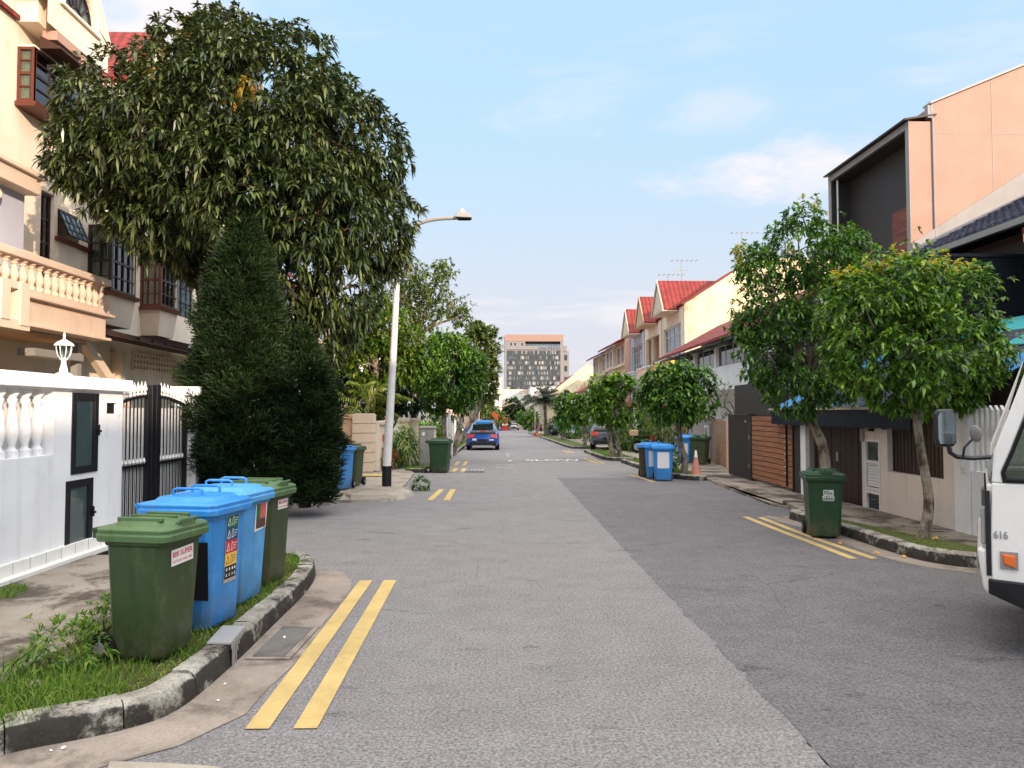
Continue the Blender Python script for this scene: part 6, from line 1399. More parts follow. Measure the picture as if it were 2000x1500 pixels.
# far crowns
tree('shade_tree', 'big dark tree behind the white car at the end of the street', [(5.5, 140, -1.7), (5.6, 140, 1.5)], [.3, .25], [pl(1003, 800, 140, 20), pl(990, 815, 141, 16), pl(1015, 812, 139, 16), pl(1002, 786, 142, 12)], 5, L=.6, Wd=.35, leafm='darkleaf', seed=47, **FT)
tree('shade_tree', 'pale green tree between the far dark tree and the palm', [(6.0, 105, -1.2), (6.0, 105, .8)], [.25, .2], [pl(1030, 822, 105, 12), pl(1018, 815, 106, 10), pl(1042, 815, 105, 10), pl(1036, 806, 107, 9)], 7, L=.55, Wd=.3, leafm='bright', seed=48, **FT)
tree('shade_tree', 'green tree at the far left behind the lamp standard', [(-2.2, 110, -1.3), (-2.2, 110, 1.2)], [.25, .2], [pl(945, 800, 110, 16), pl(960, 810, 111, 14), pl(975, 815, 125, 13), pl(952, 785, 112, 12), pl(985, 822, 130, 11)], 7, L=.5, Wd=.3, leafm='airy', seed=49, **FT)
# left side of the street
tree('street_tree', 'round crowned street tree behind the grey cabinet', [(-1.95, 27.6, 0), pt(866, 840, 27.6), pt(868, 800, 27.6)], [.10, .085, .08],
     [pl(840, 700, 27.4, 36), pl(885, 690, 27.6, 40), pl(915, 710, 27.8, 32), pl(835, 745, 27.4, 34), pl(880, 745, 27.2, 42), pl(920, 750, 27.7, 30), pl(865, 675, 27.8, 28), pl(850, 785, 27.6, 24), pl(900, 780, 27.5, 26), pl(870, 720, 28.4, 48)], 75, seed=51, K=6, L=.17, Wd=.08, droop=.5, leafm='street', youngm='bright', ypts=[pt(880, 652, 27.4), pt(905, 668, 27.3), pt(850, 668, 27.4), pt(812, 720, 27.2), pt(800, 700, 27.3), pt(845, 700, 26.8)], yr=.42, gaps=.36, inner=.5, group='street trees along the kerbs')
tree('shade_tree', 'tall airy tree with open branches against the sky', [(-4.2, 37, -.2), pt(812, 760, 37), pt(815, 690, 37), pt(818, 655, 37)], [.26, .2, .17, .14],
     [pl(800, 540, 36.5, 36), pl(850, 560, 37, 40), pl(885, 590, 37.2, 34), pl(830, 610, 36.8, 38), pl(780, 590, 37, 36), pl(900, 620, 37.3, 22), pl(790, 640, 37, 32), pl(865, 530, 37.5, 26), pl(770, 510, 37.5, 28)], 24, seed=52, K=6, L=.20, Wd=.085, droop=.3, leafm='airy', gaps=.38, inner=.2, limb_r=.11, gs=1.6)
tree('shade_tree', 'golden green tree filling the gap beside the lamp post', [(-4.9, 27, 0), pt(730, 760, 27), pt(735, 720, 27)], [.16, .14, .12],
     [pl(700, 660, 26.8, 44), pl(750, 640, 27, 46), pl(795, 665, 27.3, 34), pl(720, 710, 26.8, 46), pl(775, 710, 27, 40), pl(690, 620, 27.2, 34), pl(735, 600, 27.5, 30), pl(665, 690, 27, 34)], 55, seed=53, K=6, L=.2, Wd=.09, droop=.35, leafm='golden', gaps=.12, inner=.5)
tree('shade_tree', 'dark layered tree right of the round crowned tree', [(-2.4, 47, -.3), pt(940, 790, 47), pt(942, 740, 47)], [.2, .17, .14],
     [pl(945, 650, 46.8, 24, kz=.6), pl(925, 665, 47, 24, kz=.7), pl(960, 680, 47, 20, kz=.6), pl(940, 700, 46.8, 30, kz=.7), pl(960, 720, 47.2, 18), pl(945, 745, 47, 26), pl(930, 640, 47.5, 18, kz=.6), pl(955, 770, 47.2, 16), pl(925, 730, 47, 30)], 24, seed=54, K=6, L=.32, Wd=.14, droop=.3, leafm='airy', gaps=.18, inner=.5, flat=.4)
tree('shade_tree', 'dark green garden tree behind the areca palm', [(-5.2, 31, 0), pt(770, 820, 31)], [.2, .16], [pl(760, 750, 31, 50), pl(800, 770, 31, 42), pl(720, 780, 31, 46), pl(800, 720, 31.5, 38), pl(690, 760, 31, 40), pl(650, 740, 31.5, 40)], 34, seed=55, K=6, L=.24, Wd=.11, droop=.4, leafm='darkleaf', gaps=.06, inner=.4)
def shrub(name, label, c, r, leafm, seed, dens=60, K=6, L=.10, Wd=.03, droop=.5, up=.35, cat='shrub', group=None, stems=6):
    rng = np.random.default_rng(seed); t = thing(name, label, cat, c, group, world=True); r = np.array(r, float)
    mb = MB()
    for d in rand_unit(rng, stems): d[2] = abs(d[2]) + .5; mb.tube([c, tuple(np.array(c) + d * r * .6)], [.012, .006], 5)
    mb.build('stem', M['bark'], t)
    P, N = lobe_points(rng, [((c[0], c[1], c[2] + r[2]), tuple(r))], dens, .3); P[:, 2] = np.maximum(P[:, 2], c[2] + .02)
    crown_mesh(rng, P, N, K, L, Wd, droop, [M[leafm]], t, up, .8, 2, None, .6, name='foliage'); return t
shrub('hedge_bush', 'clipped dark green bush behind the blue bins on the right', (4.98, 21.2, .09), (.42, .5, .36), 'street', 61, 90, 6, .09, .04)
g = gnd(821, 958, 0); shrub('fern', 'small leafy weed growing at the corner of the concrete mound', (g.x, g.y, 0.0), (.19, .17, .15), 'street', 62, 120, 6, .11, .04, cat='plant')
shrub('croton', 'rust coloured croton shrub beside the grooved gatepost', (-3.45, 23.3, .06), (.34, .4, .34), 'croton', 63, 60, 6, .2, .04)
shrub('spiky_plant', 'spiky long leaved plant behind the lamp post', (-3.0, 24.2, .06), (.4, .4, .62), 'street', 64, 40, 7, .42, .035, .7)
shrub('weed_clump', 'bushy weed at the foot of the near green bin', (-2.80, 4.93, .11), (.26, .20, .17), 'grassm', 65, 220, 7, .075, .016, cat='plant')
shrub('weed_clump', 'leafy weed at the back of the blue bins', (-2.95, 5.75, .11), (.2, .3, .14), 'grassm', 66, 200, 7, .07, .016, cat='plant')
shrub('yellow_shrub', 'small yellow flowering shrub above the lone green bin', (-1.95, 26.2, .1), (.34, .34, .62), 'golden', 67, 45, 6, .14, .05)
shrub('climber', 'pink flowering climber spilling over the garden wall by the bins', (8.0, 33.5, .3), (.8, 2.6, .8), 'airy', 68, 22, 6, .2, .07)
shrub('flowering_bush', 'bush with pink blossom between the parked car and the garden wall', (7.2, 37, -.2), (.9, 1.4, 1.1), 'bright', 69, 18, 6, .24, .1)
for k, (x, y, r, lab) in enumerate(((6.6, 39, .7, 'dark shrub right of the dark parked car'), (7.6, 48, 1.2, 'green garden shrub behind the dark car'), (7.8, 55, 1.3, 'garden shrub in front of the blue grey gabled house'), (6.6, 64, 1.1, 'low green shrub behind the far bins'), (6.4, 80, 1.3, 'hedge clump near the two orange cones'), (-3.4, 34, .8, 'shrub behind the white fence posts'), (-3.6, 42, 1.1, 'dark shrub left of the blue taxi'), (-3.8, 55, 1.5, 'far shrub on the left beyond the taxi'), (-4.3, 29.5, .8, 'dark garden shrub behind the grey cabinet'))):
    shrub('garden_shrub', lab, (x, y, gz(y)), (r, r*1.3, r*.75), ['street', 'darkleaf', 'bright'][k % 3], 70+k, 14, 6, .26, .11)
def palm(label, base, top, n, L, leafm, seed, droop=.8, upr=.6, lw=.03, ll=.4, nl=26, name='palm', trunk_r=.12, extra_stems=0, cat='palm'):
    rng = np.random.default_rng(seed); t = thing(name, label, cat, base, world=True); base, top = Vector(base), Vector(top)
    mb = MB(); mb.tube([base, base.lerp(top, .5) + Vector((.05, 0, 0)), top], [trunk_r*1.2, trunk_r, trunk_r*.8], 8); tops = [top]
    for k in range(extra_stems):
        d = Vector((rng.uniform(-.6, .6), rng.uniform(-.4, .4), rng.uniform(-.7, .1))); mb.tube([base + Vector((d.x*.4, d.y*.4, 0)), top + d], [trunk_r*.8, trunk_r*.5], 7); tops.append(top + d)
    mb.build('trunk', M['bark'], t, smooth=True)
    for k in range(n):
        o = tops[k % len(tops)]; a = 2*math.pi*k/n*1.618*2 + rng.uniform(-.3, .3); e = rng.uniform(-.1, 1) * upr; ln = L * rng.uniform(.75, 1.1)
        d = np.array([math.cos(a)*math.cos(e), math.sin(a)*math.cos(e), math.sin(e)]); s = np.linspace(0, 1, nl); C = np.array(o) + d * (ln * s)[:, None]; C[:, 2] -= droop * ln * s**2.2 * .6
        T = np.gradient(C, axis=0); T /= np.linalg.norm(T, axis=1)[:, None]; S = np.cross(T, [0, 0, 1.0]); S /= np.linalg.norm(S, axis=1)[:, None] + 1e-9
        P = np.concatenate([C[2:], C[2:]]); D = np.concatenate([S[2:] + T[2:]*.7, -S[2:] + T[2:]*.7]); D[:, 2] += rng.uniform(-.1, .25, len(D)); D /= np.linalg.norm(D, axis=1)[:, None]
        le = ll * np.tile(np.sin(np.pi * (.15 + .8 * s[2:])), 2)
        V, F = leaf_strips(P, D, np.tile([[0, 0, 1.0]], (len(P), 1)), le, np.full(len(P), lw), np.full(len(P), .6), 2)
        w = .015 * L; R_ = np.concatenate([C - S*w*(1-s*.8)[:, None], C + S*w*(1-s*.8)[:, None]]); b = len(V); nF = np.array([[b+i, b+i+1, b+nl+i+1, b+nl+i] for i in range(nl-1)])
        np_mesh('frond', np.concatenate([V, R_]), np.concatenate([F, nF]), M[leafm], t)
    return t
palm('yellow green areca palm behind the cream gatepost', (-4.1, 25, .05), (-4.2, 25, 2.0), 22, 2.1, 'palm', 81, .85, 1.2, .045, .45, 24, 'areca_palm', .06, 4)
palm('dark date palm with arching fronds far down the right side', (5.1, 76, -.75), (5.0, 76, 3.0), 44, 3.3, 'darkpalm', 82, .8, 1.45, .10, .75, 20, 'date_palm', .16)
palm('papaya crown rising above the twin trunk tree', (6.6, 40, -.3), pt(1212, 738, 40), 12, 1.0, 'bright', 83, .5, .7, .22, .42, 9, 'papaya_tree', .10)
# bare frangipani by the white villa
rng = np.random.default_rng(91); base = Vector((8.75, 27.2, .0)); t = thing('frangipani_tree', 'nearly bare frangipani with forked grey branches beside the white villa', 'tree', tuple(base), world=True)
mb = MB(); tips = []
def fork(p, d, L, r, k):
    q = p + d * L; mb.tube([p, p.lerp(q, .5) + Vector(rng.normal(0, .04*L, 3)), q], [r, r*.85, r*.75], 6)
    if k == 0: tips.append(np.array(q)); return
    for j in range(3 if k > 2 else 2):
        e = (d + Vector(rng.normal(0, .55, 3)) + Vector((0, 0, .12))).normalized(); fork(q, e, L*.72, r*.66, k-1)
mb.tube([base, base + Vector((0, 0, .9))], [.12, .10], 8)
for dx in (-.7, .5, .05): fork(base + Vector((0, 0, .85)), Vector((dx, .1, .8)).normalized(), .72, .075, 4)
mb.build('trunk', M['bark'], t, smooth=True); tips = np.array(tips); sel = rng.uniform(0, 1, len(tips)) < .45
crown_mesh(rng, tips[sel], np.tile([[0, 0, 1.0]], (sel.sum(), 1)), 4, .22, .06, .3, [M['airy']], t, .3, 1.0)
shrub('shrub', 'leafy garden shrub left of the frangipani', (8.6, 30.6, .2), (.55, .8, .8), 'airy', 92, 26, 6, .2, .08)
# ------------------------------------------------------------------ street furniture
t = thing('street_lamp', 'tall white street lamp post with black base and curved arm', 'street lamp', (-2.43, 16.7, .10), world=True)
mb = MB(); b = Vector((-2.43, 16.7, .1)); top = at(779, 470, 16.7)
mb.tube([b + Vector((0, 0, .5)), b.lerp(top, .5), top], [.098, .080, .062], 14); mb.build('pole', M['steel'] if False else M['white_trim'], t, smooth=True)
MB().tube([b - Vector((0, 0, .1)), b + Vector((.002, 0, .50))], [.108, .104], 14).build('base_band', M['black'], t, smooth=True)
A = [top, at(783, 462, 16.7), at(800, 447, 16.7), at(825, 433, 16.7), at(855, 427, 16.7), at(893, 425.5, 16.7)]
MB().tube(smooth3(A), .045, 10).build('arm', M['grey_paint'], t, smooth=True)
h0 = at(890, 423, 16.7); mb = MB(); x0, x1 = h0.x, h0.x + .37
mb.hexa([(x0, 16.55, h0.z-.04), (x1, 16.58, h0.z-.05), (x1, 16.82, h0.z-.05), (x0, 16.85, h0.z-.04)], [(x0+.02, 16.58, h0.z+.09), (x1-.03, 16.6, h0.z+.06), (x1-.03, 16.8, h0.z+.06), (x0+.02, 16.82, h0.z+.09)]); hd = mb.build('lamp_head', M['grey_paint'], t, bevel=.015)
MB().lathe([(.065, .0), (.065, .06), (.045, .09), (.01, .1)], (x0+.14, 16.7, h0.z+.075), 12).build('photocell', M['pale'], hd, smooth=True)
MB().box(x0+.05, x1-.04, 16.6, 16.8, h0.z-.065, h0.z-.04).build('lens', M['dark'], hd)
for i, c in enumerate('421'): text_obj(c, .13, 'number', M['red_ink'], t, frame(b - ORG[t.name] + Vector((.02, -.098, 1.62 - i*.115)), (1, .15, 0), (0, 0, 1)), .001, bold=.003)
# electricity cabinet
def cabinet(label, x, y, w, d, h):
    t = thing('utility_cabinet', label, 'cabinet', (x, y, .06), world=True); z = .05
    mb = MB(); mb.box(x-w/2, x+w/2, y, y+d, z, z+h)
    mb.build('body', M['grey_paint'], t, bevel=.01); mb = MB()
    MB().box(x-w/2-.03, x+w/2+.03, y-.03, y+d+.03, z+h, z+h+.06).build('lid', M['grey_wall'], t, bevel=.01)
    for k in range(2): MB().box(x-w/2+.03+k*w*.49, x-w/2+w*.46+k*w*.49, y-.02, y-.001, z+.1, z+h-.05).build('door', M['grey_paint'], t, bevel=.004)
    for k in range(2): MB().box(x+w/2+.001, x+w/2+.02, y+.04+k*d*.48, y+d*.46+k*d*.48, z+.1, z+h-.05).build('side_panel', M['pale'], t)
    MB().box(x-w*.30, x-w*.12, y-.024, y-.021, z+h-.22, z+h-.12).build('notice', M['sticker'], t)
cabinet('grey metal utility cabinet behind the lone green bin', -2.22, 24.0, .46, .75, 1.22)
# fence of white posts on the verge
first = None
for i, (x, y, h) in enumerate(((-2.05, 31.5, 1.75), (-1.98, 31.9, 1.95), (-1.90, 32.2, 1.5), (-1.95, 34.0, 1.4), (-1.9, 36.2, 1.3), (-2.1, 38.6, 1.6))):
    t = thing('white_post', ['tallest but one white post, leftmost of the posts behind the cabinet', 'tallest white post behind the cabinet', 'short white post right of the tall ones', 'white post behind the leaning trunk', 'white post just left of the blue taxi', 'farthest white post beyond the taxi'][i], 'post', (x, y, gz(y)), 'white posts on the left verge')
    MB().tube([(0, 0, 0), (0, 0, h)], .05, 8).build('pole', M['white_trim'], t, smooth=True); MB().lathe([(.06, h), (.06, h+.04), (.02, h+.07)], n=8).build('cap', M['grey_paint'], t)
t = thing('leaning_trunk', 'bare pale trunk leaning beside the white posts', 'tree', (-1.75, 33.2, -.1), world=True); MB().tube([(-1.85, 33.2, -.1), (-1.72, 33.3, .8), (-1.5, 33.4, 1.6), (-1.42, 33.4, 2.6)], [.12, .10, .09, .08], 8).build('trunk', M['bark'], t, smooth=True)
# cream gatepost and wall on the left
t = thing('gatepost', 'cream grooved gatepost and wall with house number tile beyond the blue bin', 'wall', (-3.9, 22.3, .05), world=True)
mb = MB()
for i in range(6):
    z = .05 + i*.285; mb.box(-4.22, -3.62, 22.0, 22.6, z, z+.262); mb.box(-4.19, -3.65, 22.03, 22.57, z+.262, z+.285)
mb.build('pier', M['pale'], t)
MB().box(-5.0, -4.22, 22.1, 22.3, .0, 1.62).box(-5.05, -4.22, 22.05, 22.35, 1.62, 1.74).build('side_wall', M['tan'], t)
MB().box(-3.72, -3.52, 22.61, 25.6, .0, 1.42).build('front_wall', M['cream'], t); MB().box(-3.78, -3.46, 22.62, 25.6, 1.42, 1.52).build('coping', M['pale'], t)
MB().box(-3.519, -3.505, 23.2, 23.6, .88, 1.1).build('number_tile', M['pink_ink'], t)
t2 = lantern('gate_lantern', (-3.95, 22.3, 1.74), .80, 'black', 'small black lantern standing on the cream gatepost', 'dark')
t = thing('garden_wall', 'cream garden wall end behind the spiky plant', 'wall', (-3.4, 28.2, 0), world=True); MB().box(-3.5, -3.2, 27.4, 31, -.1, 1.45).build('wall', M['cream_wall'], t); MB().box(-3.55, -3.15, 27.35, 31, 1.45, 1.55).build('coping', M['pale'], t)
t = thing('driveway_hump', 'yellow painted driveway hump by the gatepost', 'hump', (-3.6, 20.5, .06)); MB().prism([(-.12, 0), (.12, 0), (.08, .04), (-.08, .04)], 'x', -.9, .6).build('hump', M['yellow'], t)
t['kind'] = 'thing'
# traffic cones
def cone(label, loc, k, m, sleeve=True):
    t = thing('traffic_cone', label, 'traffic cone', loc, 'traffic cones')
    MB().box(-.18*k, .18*k, -.18*k, .18*k, 0, .03*k).build('base', M[m], t, bevel=.01)
    MB().lathe([(.14*k, .03*k), (.085*k, .36*k), (.05*k, .55*k), (.028*k, .70*k)], n=16).build('body', M[m], t, smooth=True)
    MB().lathe([(.0885*k, .355*k), (.056*k, .53*k)] if sleeve else [(.056*k, .53*k), (.031*k, .72*k), (.012*k, .74*k)], n=16).build('sleeve', M['sticker'], t, smooth=True)
    return t
cone('faded pink cone with white top beside the low street tree', (5.42, 20.05, .09), .92, 'pale_cone', False)
cone('bright orange cone, nearer of the pair far along the right kerb', (4.35, 74, gz(74)), 1.1, 'cone'); cone('orange cone at the foot of the far signpost', (4.15, 79, gz(79)), 1.1, 'cone')
t = thing('signpost', 'thin pale lamp standard above the far orange cones', 'street lamp', (4.25, 80, gz(80))); MB().tube([(0, 0, 0), (0, 0, 2.9)], .05, 8).build('pole', M['pale'], t); MB().box(-.16, .16, -.1, .1, 2.9, 3.35).build('lamp_head', M['white_trim'], t, bevel=.04); MB().box(.25, .55, -.05, .05, 2.75, 2.95).bar((0, 0, 2.8), (.3, 0, 2.85), .04).build('side_sign', M['white_trim'], t)
t = thing('street_lamp', 'distant thin lamp post with curved arm on the left', 'street lamp', (-2.1, 95, gz(95))); MB().tube([(0, 0, 0), (0, 0, 6.0), (.3, 0, 6.6), (1.4, 0, 6.8)], .07, 8).build('pole', M['pale'], t, smooth=True); MB().box(1.3, 1.9, -.12, .12, 6.74, 6.88).build('lamp_head', M['grey_paint'], t)
t = thing('banner', 'red and orange banner hanging above the far parked cars', 'banner', (-.1, 100, gz(100))); MB().tube([(0, 0, 0), (0, 0, 3.0)], .05, 8).build('pole', M['grey_paint'], t); MB().hexa([(-.35, -.05, 2.3), (.45, -.05, 1.7), (.45, .05, 1.7), (-.35, .05, 2.3)], [(-.4, -.05, 2.9), (.42, -.05, 2.5), (.42, .05, 2.5), (-.4, .05, 2.9)]).build('cloth', M['cone'], t)
# drain inlet
t = thing('drain_grating', 'bent galvanised drain grating set into the near left kerb', 'drain', (-1.9, 5.55, .0), world=True)
gp0, gp1 = Vector((-1.87, 5.35, 0)), Vector((-1.93, 5.95, 0)); dv = (gp1-gp0).normalized(); nn = Vector((dv.y, -dv.x, 0))
mb = MB()
for i in range(9):
    p = gp0 + dv*(.03+i*.045); mb.bar(p + nn*.012 + Vector((0, 0, .0)), p + nn*.004 + Vector((0, 0, .165)), .014, .010); 
mb.build('bar', M['steel'], t); MB().slab([gp0 + Vector((0, 0, .160)), gp0 + dv*.42 + Vector((0, 0, .160)), gp0 + dv*.42 - nn*.16 + Vector((0, 0, .170)), gp0 - nn*.16 + Vector((0, 0, .170))], (0, 0, .012)).build('top_plate', M['steel'], t)
MB().slab([gp0 + nn*.006 - Vector((0, 0, .02)), gp0 + dv*.62 + nn*.006 - Vector((0, 0, .02)), gp0 + dv*.62 + nn*.006 + Vector((0, 0, .12)), gp0 + nn*.006 + Vector((0, 0, .12))], -nn*.02).build('mouth', M['dark'], t)
c = [gnd(*q, 0.0) for q in ((492, 1287), (555, 1287), (612, 1230), (553, 1228))]
t = thing('drain_cover', 'dark concrete drain slab lying in the near left gutter', 'drain cover', tuple(c[0]), world=True); MB().slab([p + Vector((0, 0, .012)) for p in c], (0, 0, .012)).build('slab', M['slab'], t, bevel=.004); MB().slab([p + Vector((0, 0, .009)) for p in [gnd(*q) for q in ((478, 1291), (566, 1291), (624, 1227), (545, 1225))]], (0, 0, .008)).build('rim', M['gutter'], t)
c = [gnd(*q, 0.0) for q in ((910, 920), (935, 920), (930, 914), (908, 914))]
t = thing('drain_cover', 'small iron gully cover in the road beyond the lone green bin', 'drain cover', tuple(c[0]), world=True); mb = MB()
for i in range(5): mb.box(c[0].x + i*.12, c[0].x + .07 + i*.12, 22.6, 23.4, .004, .014)
mb.build('grid', M['grey_paint'], t)
# litter and stones
def bits(name, label, cat, spots, m, seed, r=.03):
    rr = random.Random(seed)
    for i, (x, y, z) in enumerate(spots):
        mb = MB(); k = r*rr.uniform(.7, 1.4); mb.hexa([(-k, -k*.7, 0), (k, -k*.5, 0), (k*.8, k*.7, 0), (-k*.9, k*.6, 0)], [(-k*.6, -k*.4, k*.6), (k*.5, -k*.3, k*.7), (k*.5, k*.4, k*.5), (-k*.5, k*.4, k*.6)]); o = mb.build(name, M[m]); o.location = (x, y, z); o.rotation_euler = (0, 0, rr.uniform(0, 6)); tag(o, label, cat, label)
bits('leaf_litter', 'tiny white scrap lying in the near left gutter', 'litter', [(-1.72, 4.72, .012), (-1.78, 5.0, .012), (-2.35, 4.05, .012), (-1.66, 5.95, .03), (-2.30, 4.08, .012)], 'sticker', 4, .012)
bits('stone', 'small pale stone half sunk in the roadside grass', 'stone', [(-2.78, 4.62, .15)], 'gutter', 5, .035)
bits('fallen_leaf', 'dry orange leaf lying by the right kerb', 'leaf', [(4.85, 9.4, .012), (5.05, 9.15, .012), (5.78, 9.75, .13), (5.85, 9.8, .13), (4.7, 10.1, .012)], 'orange_wall', 6, .03)
tr = thing('concrete_patch', 'white cracked concrete patch edge at the bottom of the view', 'patch', (-1.35, 3.55, 0), world=True); MB().slab([gnd(x, y) + Vector((0, 0, .006)) for x, y in ((215, 1490), (330, 1494), (420, 1500), (520, 1530), (200, 1530))], (0, 0, .004)).build('concrete_patch', M['concrete'], tr)
tr['kind'] = 'structure'
# ------------------------------------------------------------------ vehicles (cars: front = local +Y)
M['car_blue'] = pmat('blue_car_paint', '#184da6', 0.25, 0.06, 3, 0, spec=0.5, coat=0.8); M['car_grey'] = pmat('dark_grey_car_paint', '#4a4d54', 0.25, 0.06, 3, 0, spec=0.5, coat=0.8)
M['car_white'] = pmat('white_car_paint', '#d6d6d4', 0.3, 0.04, 3, 0, spec=0.5, coat=0.6); M['car_black'] = pmat('black_trim', '#121316', 0.35, 0.1, 3, 0, spec=0.5)
M['car_glass'] = m_glass('car_glass', '#12181c', 0.04); M['mirror'] = flat('mirror_glass', '#b8c4c6', 0.03, 0.8, 1.0); M['truck_white'] = pmat('truck_white_paint', '#e6e1da', 0.32, 0.05, 2, 0, spec=0.5, coat=0.5, stain='#a8977e', sscale=2.5, samt=0.4, sth=(0.5, 0.8))
PRIUS = [(-2.26, .42, .72, .74, .66, .5), (-2.22, .32, .92, .95, .82, .62), (-2.08, .25, 1.00, 1.07, .87, .63), (-1.55, .22, 1.02, 1.27, .885, .60), (-1.0, .20, 1.01, 1.40, .885, .60), (-.3, .20, 1.0, 1.475, .885, .61), (.4, .20, .98, 1.43, .885, .60), (.85, .20, .96, 1.22, .88, .62), (1.3, .20, .93, .97, .87, .70), (1.95, .22, .80, .83, .82, .62), (2.24, .34, .60, .63, .66, .5)]
SUVP = [(-2.30, .48, .80, .82, .72, .6), (-2.26, .36, 1.00, 1.04, .88, .70), (-2.12, .28, 1.10, 1.24, .92, .68), (-1.85, .26, 1.12, 1.52, .93, .64), (-1.4, .24, 1.12, 1.64, .93, .66), (-.3, .24, 1.10, 1.68, .93, .66), (.5, .24, 1.08, 1.60, .93, .66), (.95, .24, 1.06, 1.32, .92, .66), (1.35, .24, 1.04, 1.09, .90, .74), (2.0, .26, .92, .95, .86, .66), (2.30, .40, .62, .66, .70, .5)]
def car(label, loc, rz, paint, prof, rear, side, front, taxi=False, group='parked cars'):
    """rear/side/front: station ranges whose upper faces are glass"""
    t = thing('parked_car', label, 'car', loc, group, R(rz)); body, rg, sg, wg = MB(), MB(), MB(), MB(); rings = []
    for y, zl, zb, zr, w, wr in prof:
        half = [(0, zl), (w*.86, zl), (w*.98, zl+.16), (w, zl+(zb-zl)*.6), (w*.985, zb-.03), (w*.955, zb), (wr*1.03, zr-.045), (wr*.93, zr-.01), (wr*.5, zr+.015), (0, zr+.02)]
        rings.append([(x, y, z) for x, z in half] + [(-x, y, z) for x, z in half[-2:0:-1]])
    n = len(rings[0])
    for i in range(len(rings)-1):
        for k in range(n):
            k2 = (k+1) % n; q = [rings[i][k], rings[i][k2], rings[i+1][k2], rings[i+1][k]]; top = 7 <= k <= 10; up = k in (5, 12); pil = k in (6, 11)
            if top and rear[0] <= i < rear[1]: rg.poly(q)
            elif top and front[0] <= i < front[1]: wg.poly(q)
            elif up and side[0] <= i < side[1]: sg.poly(q)
            else: body.poly(q)
    body.poly(rings[0]); body.poly(rings[-1][::-1])
    def weld(mb):
        key, idx, v = {}, [], []
        for p in mb.v:
            r_ = tuple(round(c, 4) for c in p)
            if r_ not in key: key[r_] = len(v); v.append(p)
            idx.append(key[r_])
        mb.f = [tuple(idx[i] for i in f) for f in mb.f]; mb.v = v; mb.f = [tuple(dict.fromkeys(f)) for f in mb.f]; return mb
    weld(body).build('body', M[paint], t, smooth=True)
    for g, nm in ((rg, 'rear_window'), (sg, 'side_window'), (wg, 'windscreen')):
        if g.v: weld(g).build(nm, M['car_glass'], t, smooth=True)
    y0 = prof[0][0]; w1 = prof[1][4]; zb = prof[1][2]; s = zb / .92
    MB().box(-w1*.88, w1*.88, y0-.03, y0+.1, .26*s, .50*s).build('bumper', M['car_black'], t, bevel=.02)
    MB().box(-w1*.66, w1*.66, y0-.055, y0-.046, .27*s, .295*s).build('bumper_trim', M['steel'], t)
    pl_ = MB().box(-.26, .26, y0-.045, y0-.02, .52*s, .63*s).build('number_plate', M['black'], t)
    for sx in (-1, 1):
        MB().hexa([(sx*w1*.56, y0-.05, zb-.17), (sx*w1*.97, y0-.0, zb-.26), (sx*w1*1.06, y0+.34, zb-.20), (sx*w1*.62, y0+.12, zb-.11)], [(sx*w1*.56, y0-.01, zb-.02), (sx*w1*.97, y0+.05, zb-.0), (sx*w1*1.05, y0+.32, zb+.0), (sx*w1*.62, y0+.16, zb-.02)]).build('tail_lamp', M['tail'], t)
        MB().hexa([(sx*w1*.55, -y0-.22, .58*s), (sx*w1*.93, -y0-.52, .62*s), (sx*w1*.95, -y0-.55, .62*s), (sx*w1*.55, -y0-.3, .58*s)], [(sx*w1*.55, -y0-.28, .68*s), (sx*w1*.95, -y0-.56, .76*s), (sx*w1*.96, -y0-.6, .76*s), (sx*w1*.55, -y0-.36, .70*s)]).build('headlight', M['clear'], t)
        MB().hexa([(sx*.87, .72, 1.0*s), (sx*1.06, .70, 1.0*s), (sx*1.06, .80, 1.0*s), (sx*.87, .84, 1.0*s)], [(sx*.87, .72, 1.08*s), (sx*1.08, .70, 1.16*s), (sx*1.08, .78, 1.16*s), (sx*.87, .82, 1.08*s)]).build('wing_mirror', M[paint], t, bevel=.02)
        for yy in (-1.38, 1.36):
            r = .325*max(1, s*.97); xx = sx*(prof[5][4]-.10)
            wh = MB().lathe([(r*.55, -.11), (r*.93, -.115), (r, -.08), (r, .08), (r*.93, .115), (r*.55, .11)], (xx, yy, r), 22, 'x').build('wheel', M['rubber'], t, smooth=True)
            MB().lathe([(r*.62, -.118), (r*.62, .118)], (xx, yy, r), 14, 'x').build('rim', M['steel'], wh)
    MB().hexa([(-w1*.86, prof[1][0]-.035, prof[1][3]-.06), (w1*.86, prof[1][0]-.035, prof[1][3]-.06), (w1*.8, prof[2][0]+.06, prof[2][3]-.02), (-w1*.8, prof[2][0]+.06, prof[2][3]-.02)], [(-w1*.84, prof[1][0]-.02, prof[1][3]+.05), (w1*.84, prof[1][0]-.02, prof[1][3]+.05), (w1*.78, prof[2][0]+.06, prof[2][3]+.03), (-w1*.78, prof[2][0]+.06, prof[2][3]+.03)]).build('spoiler', M['car_black'], t, bevel=.01)
    MB().box(-.16, .16, prof[2][0]-.13, prof[2][0]-.10, prof[2][3]-.03, prof[2][3]+.03).build('brake_lamp', M['tail'], t)
    if taxi:
        MB().hexa([(-.45, -.45, 1.48), (.45, -.45, 1.48), (.45, -.15, 1.50), (-.45, -.15, 1.50)], [(-.38, -.40, 1.62), (.38, -.40, 1.62), (.38, -.2, 1.62), (-.38, -.2, 1.62)]).build('roof_sign', M['blue_bin'], t, bevel=.02)
        MB().box(-.55, -.34, y0-.02, y0+.0, .56*s, .66*s).box(.36, .6, y0-.02, y0, .56*s, .62*s).build('decal', M['sticker'], t)
    return t
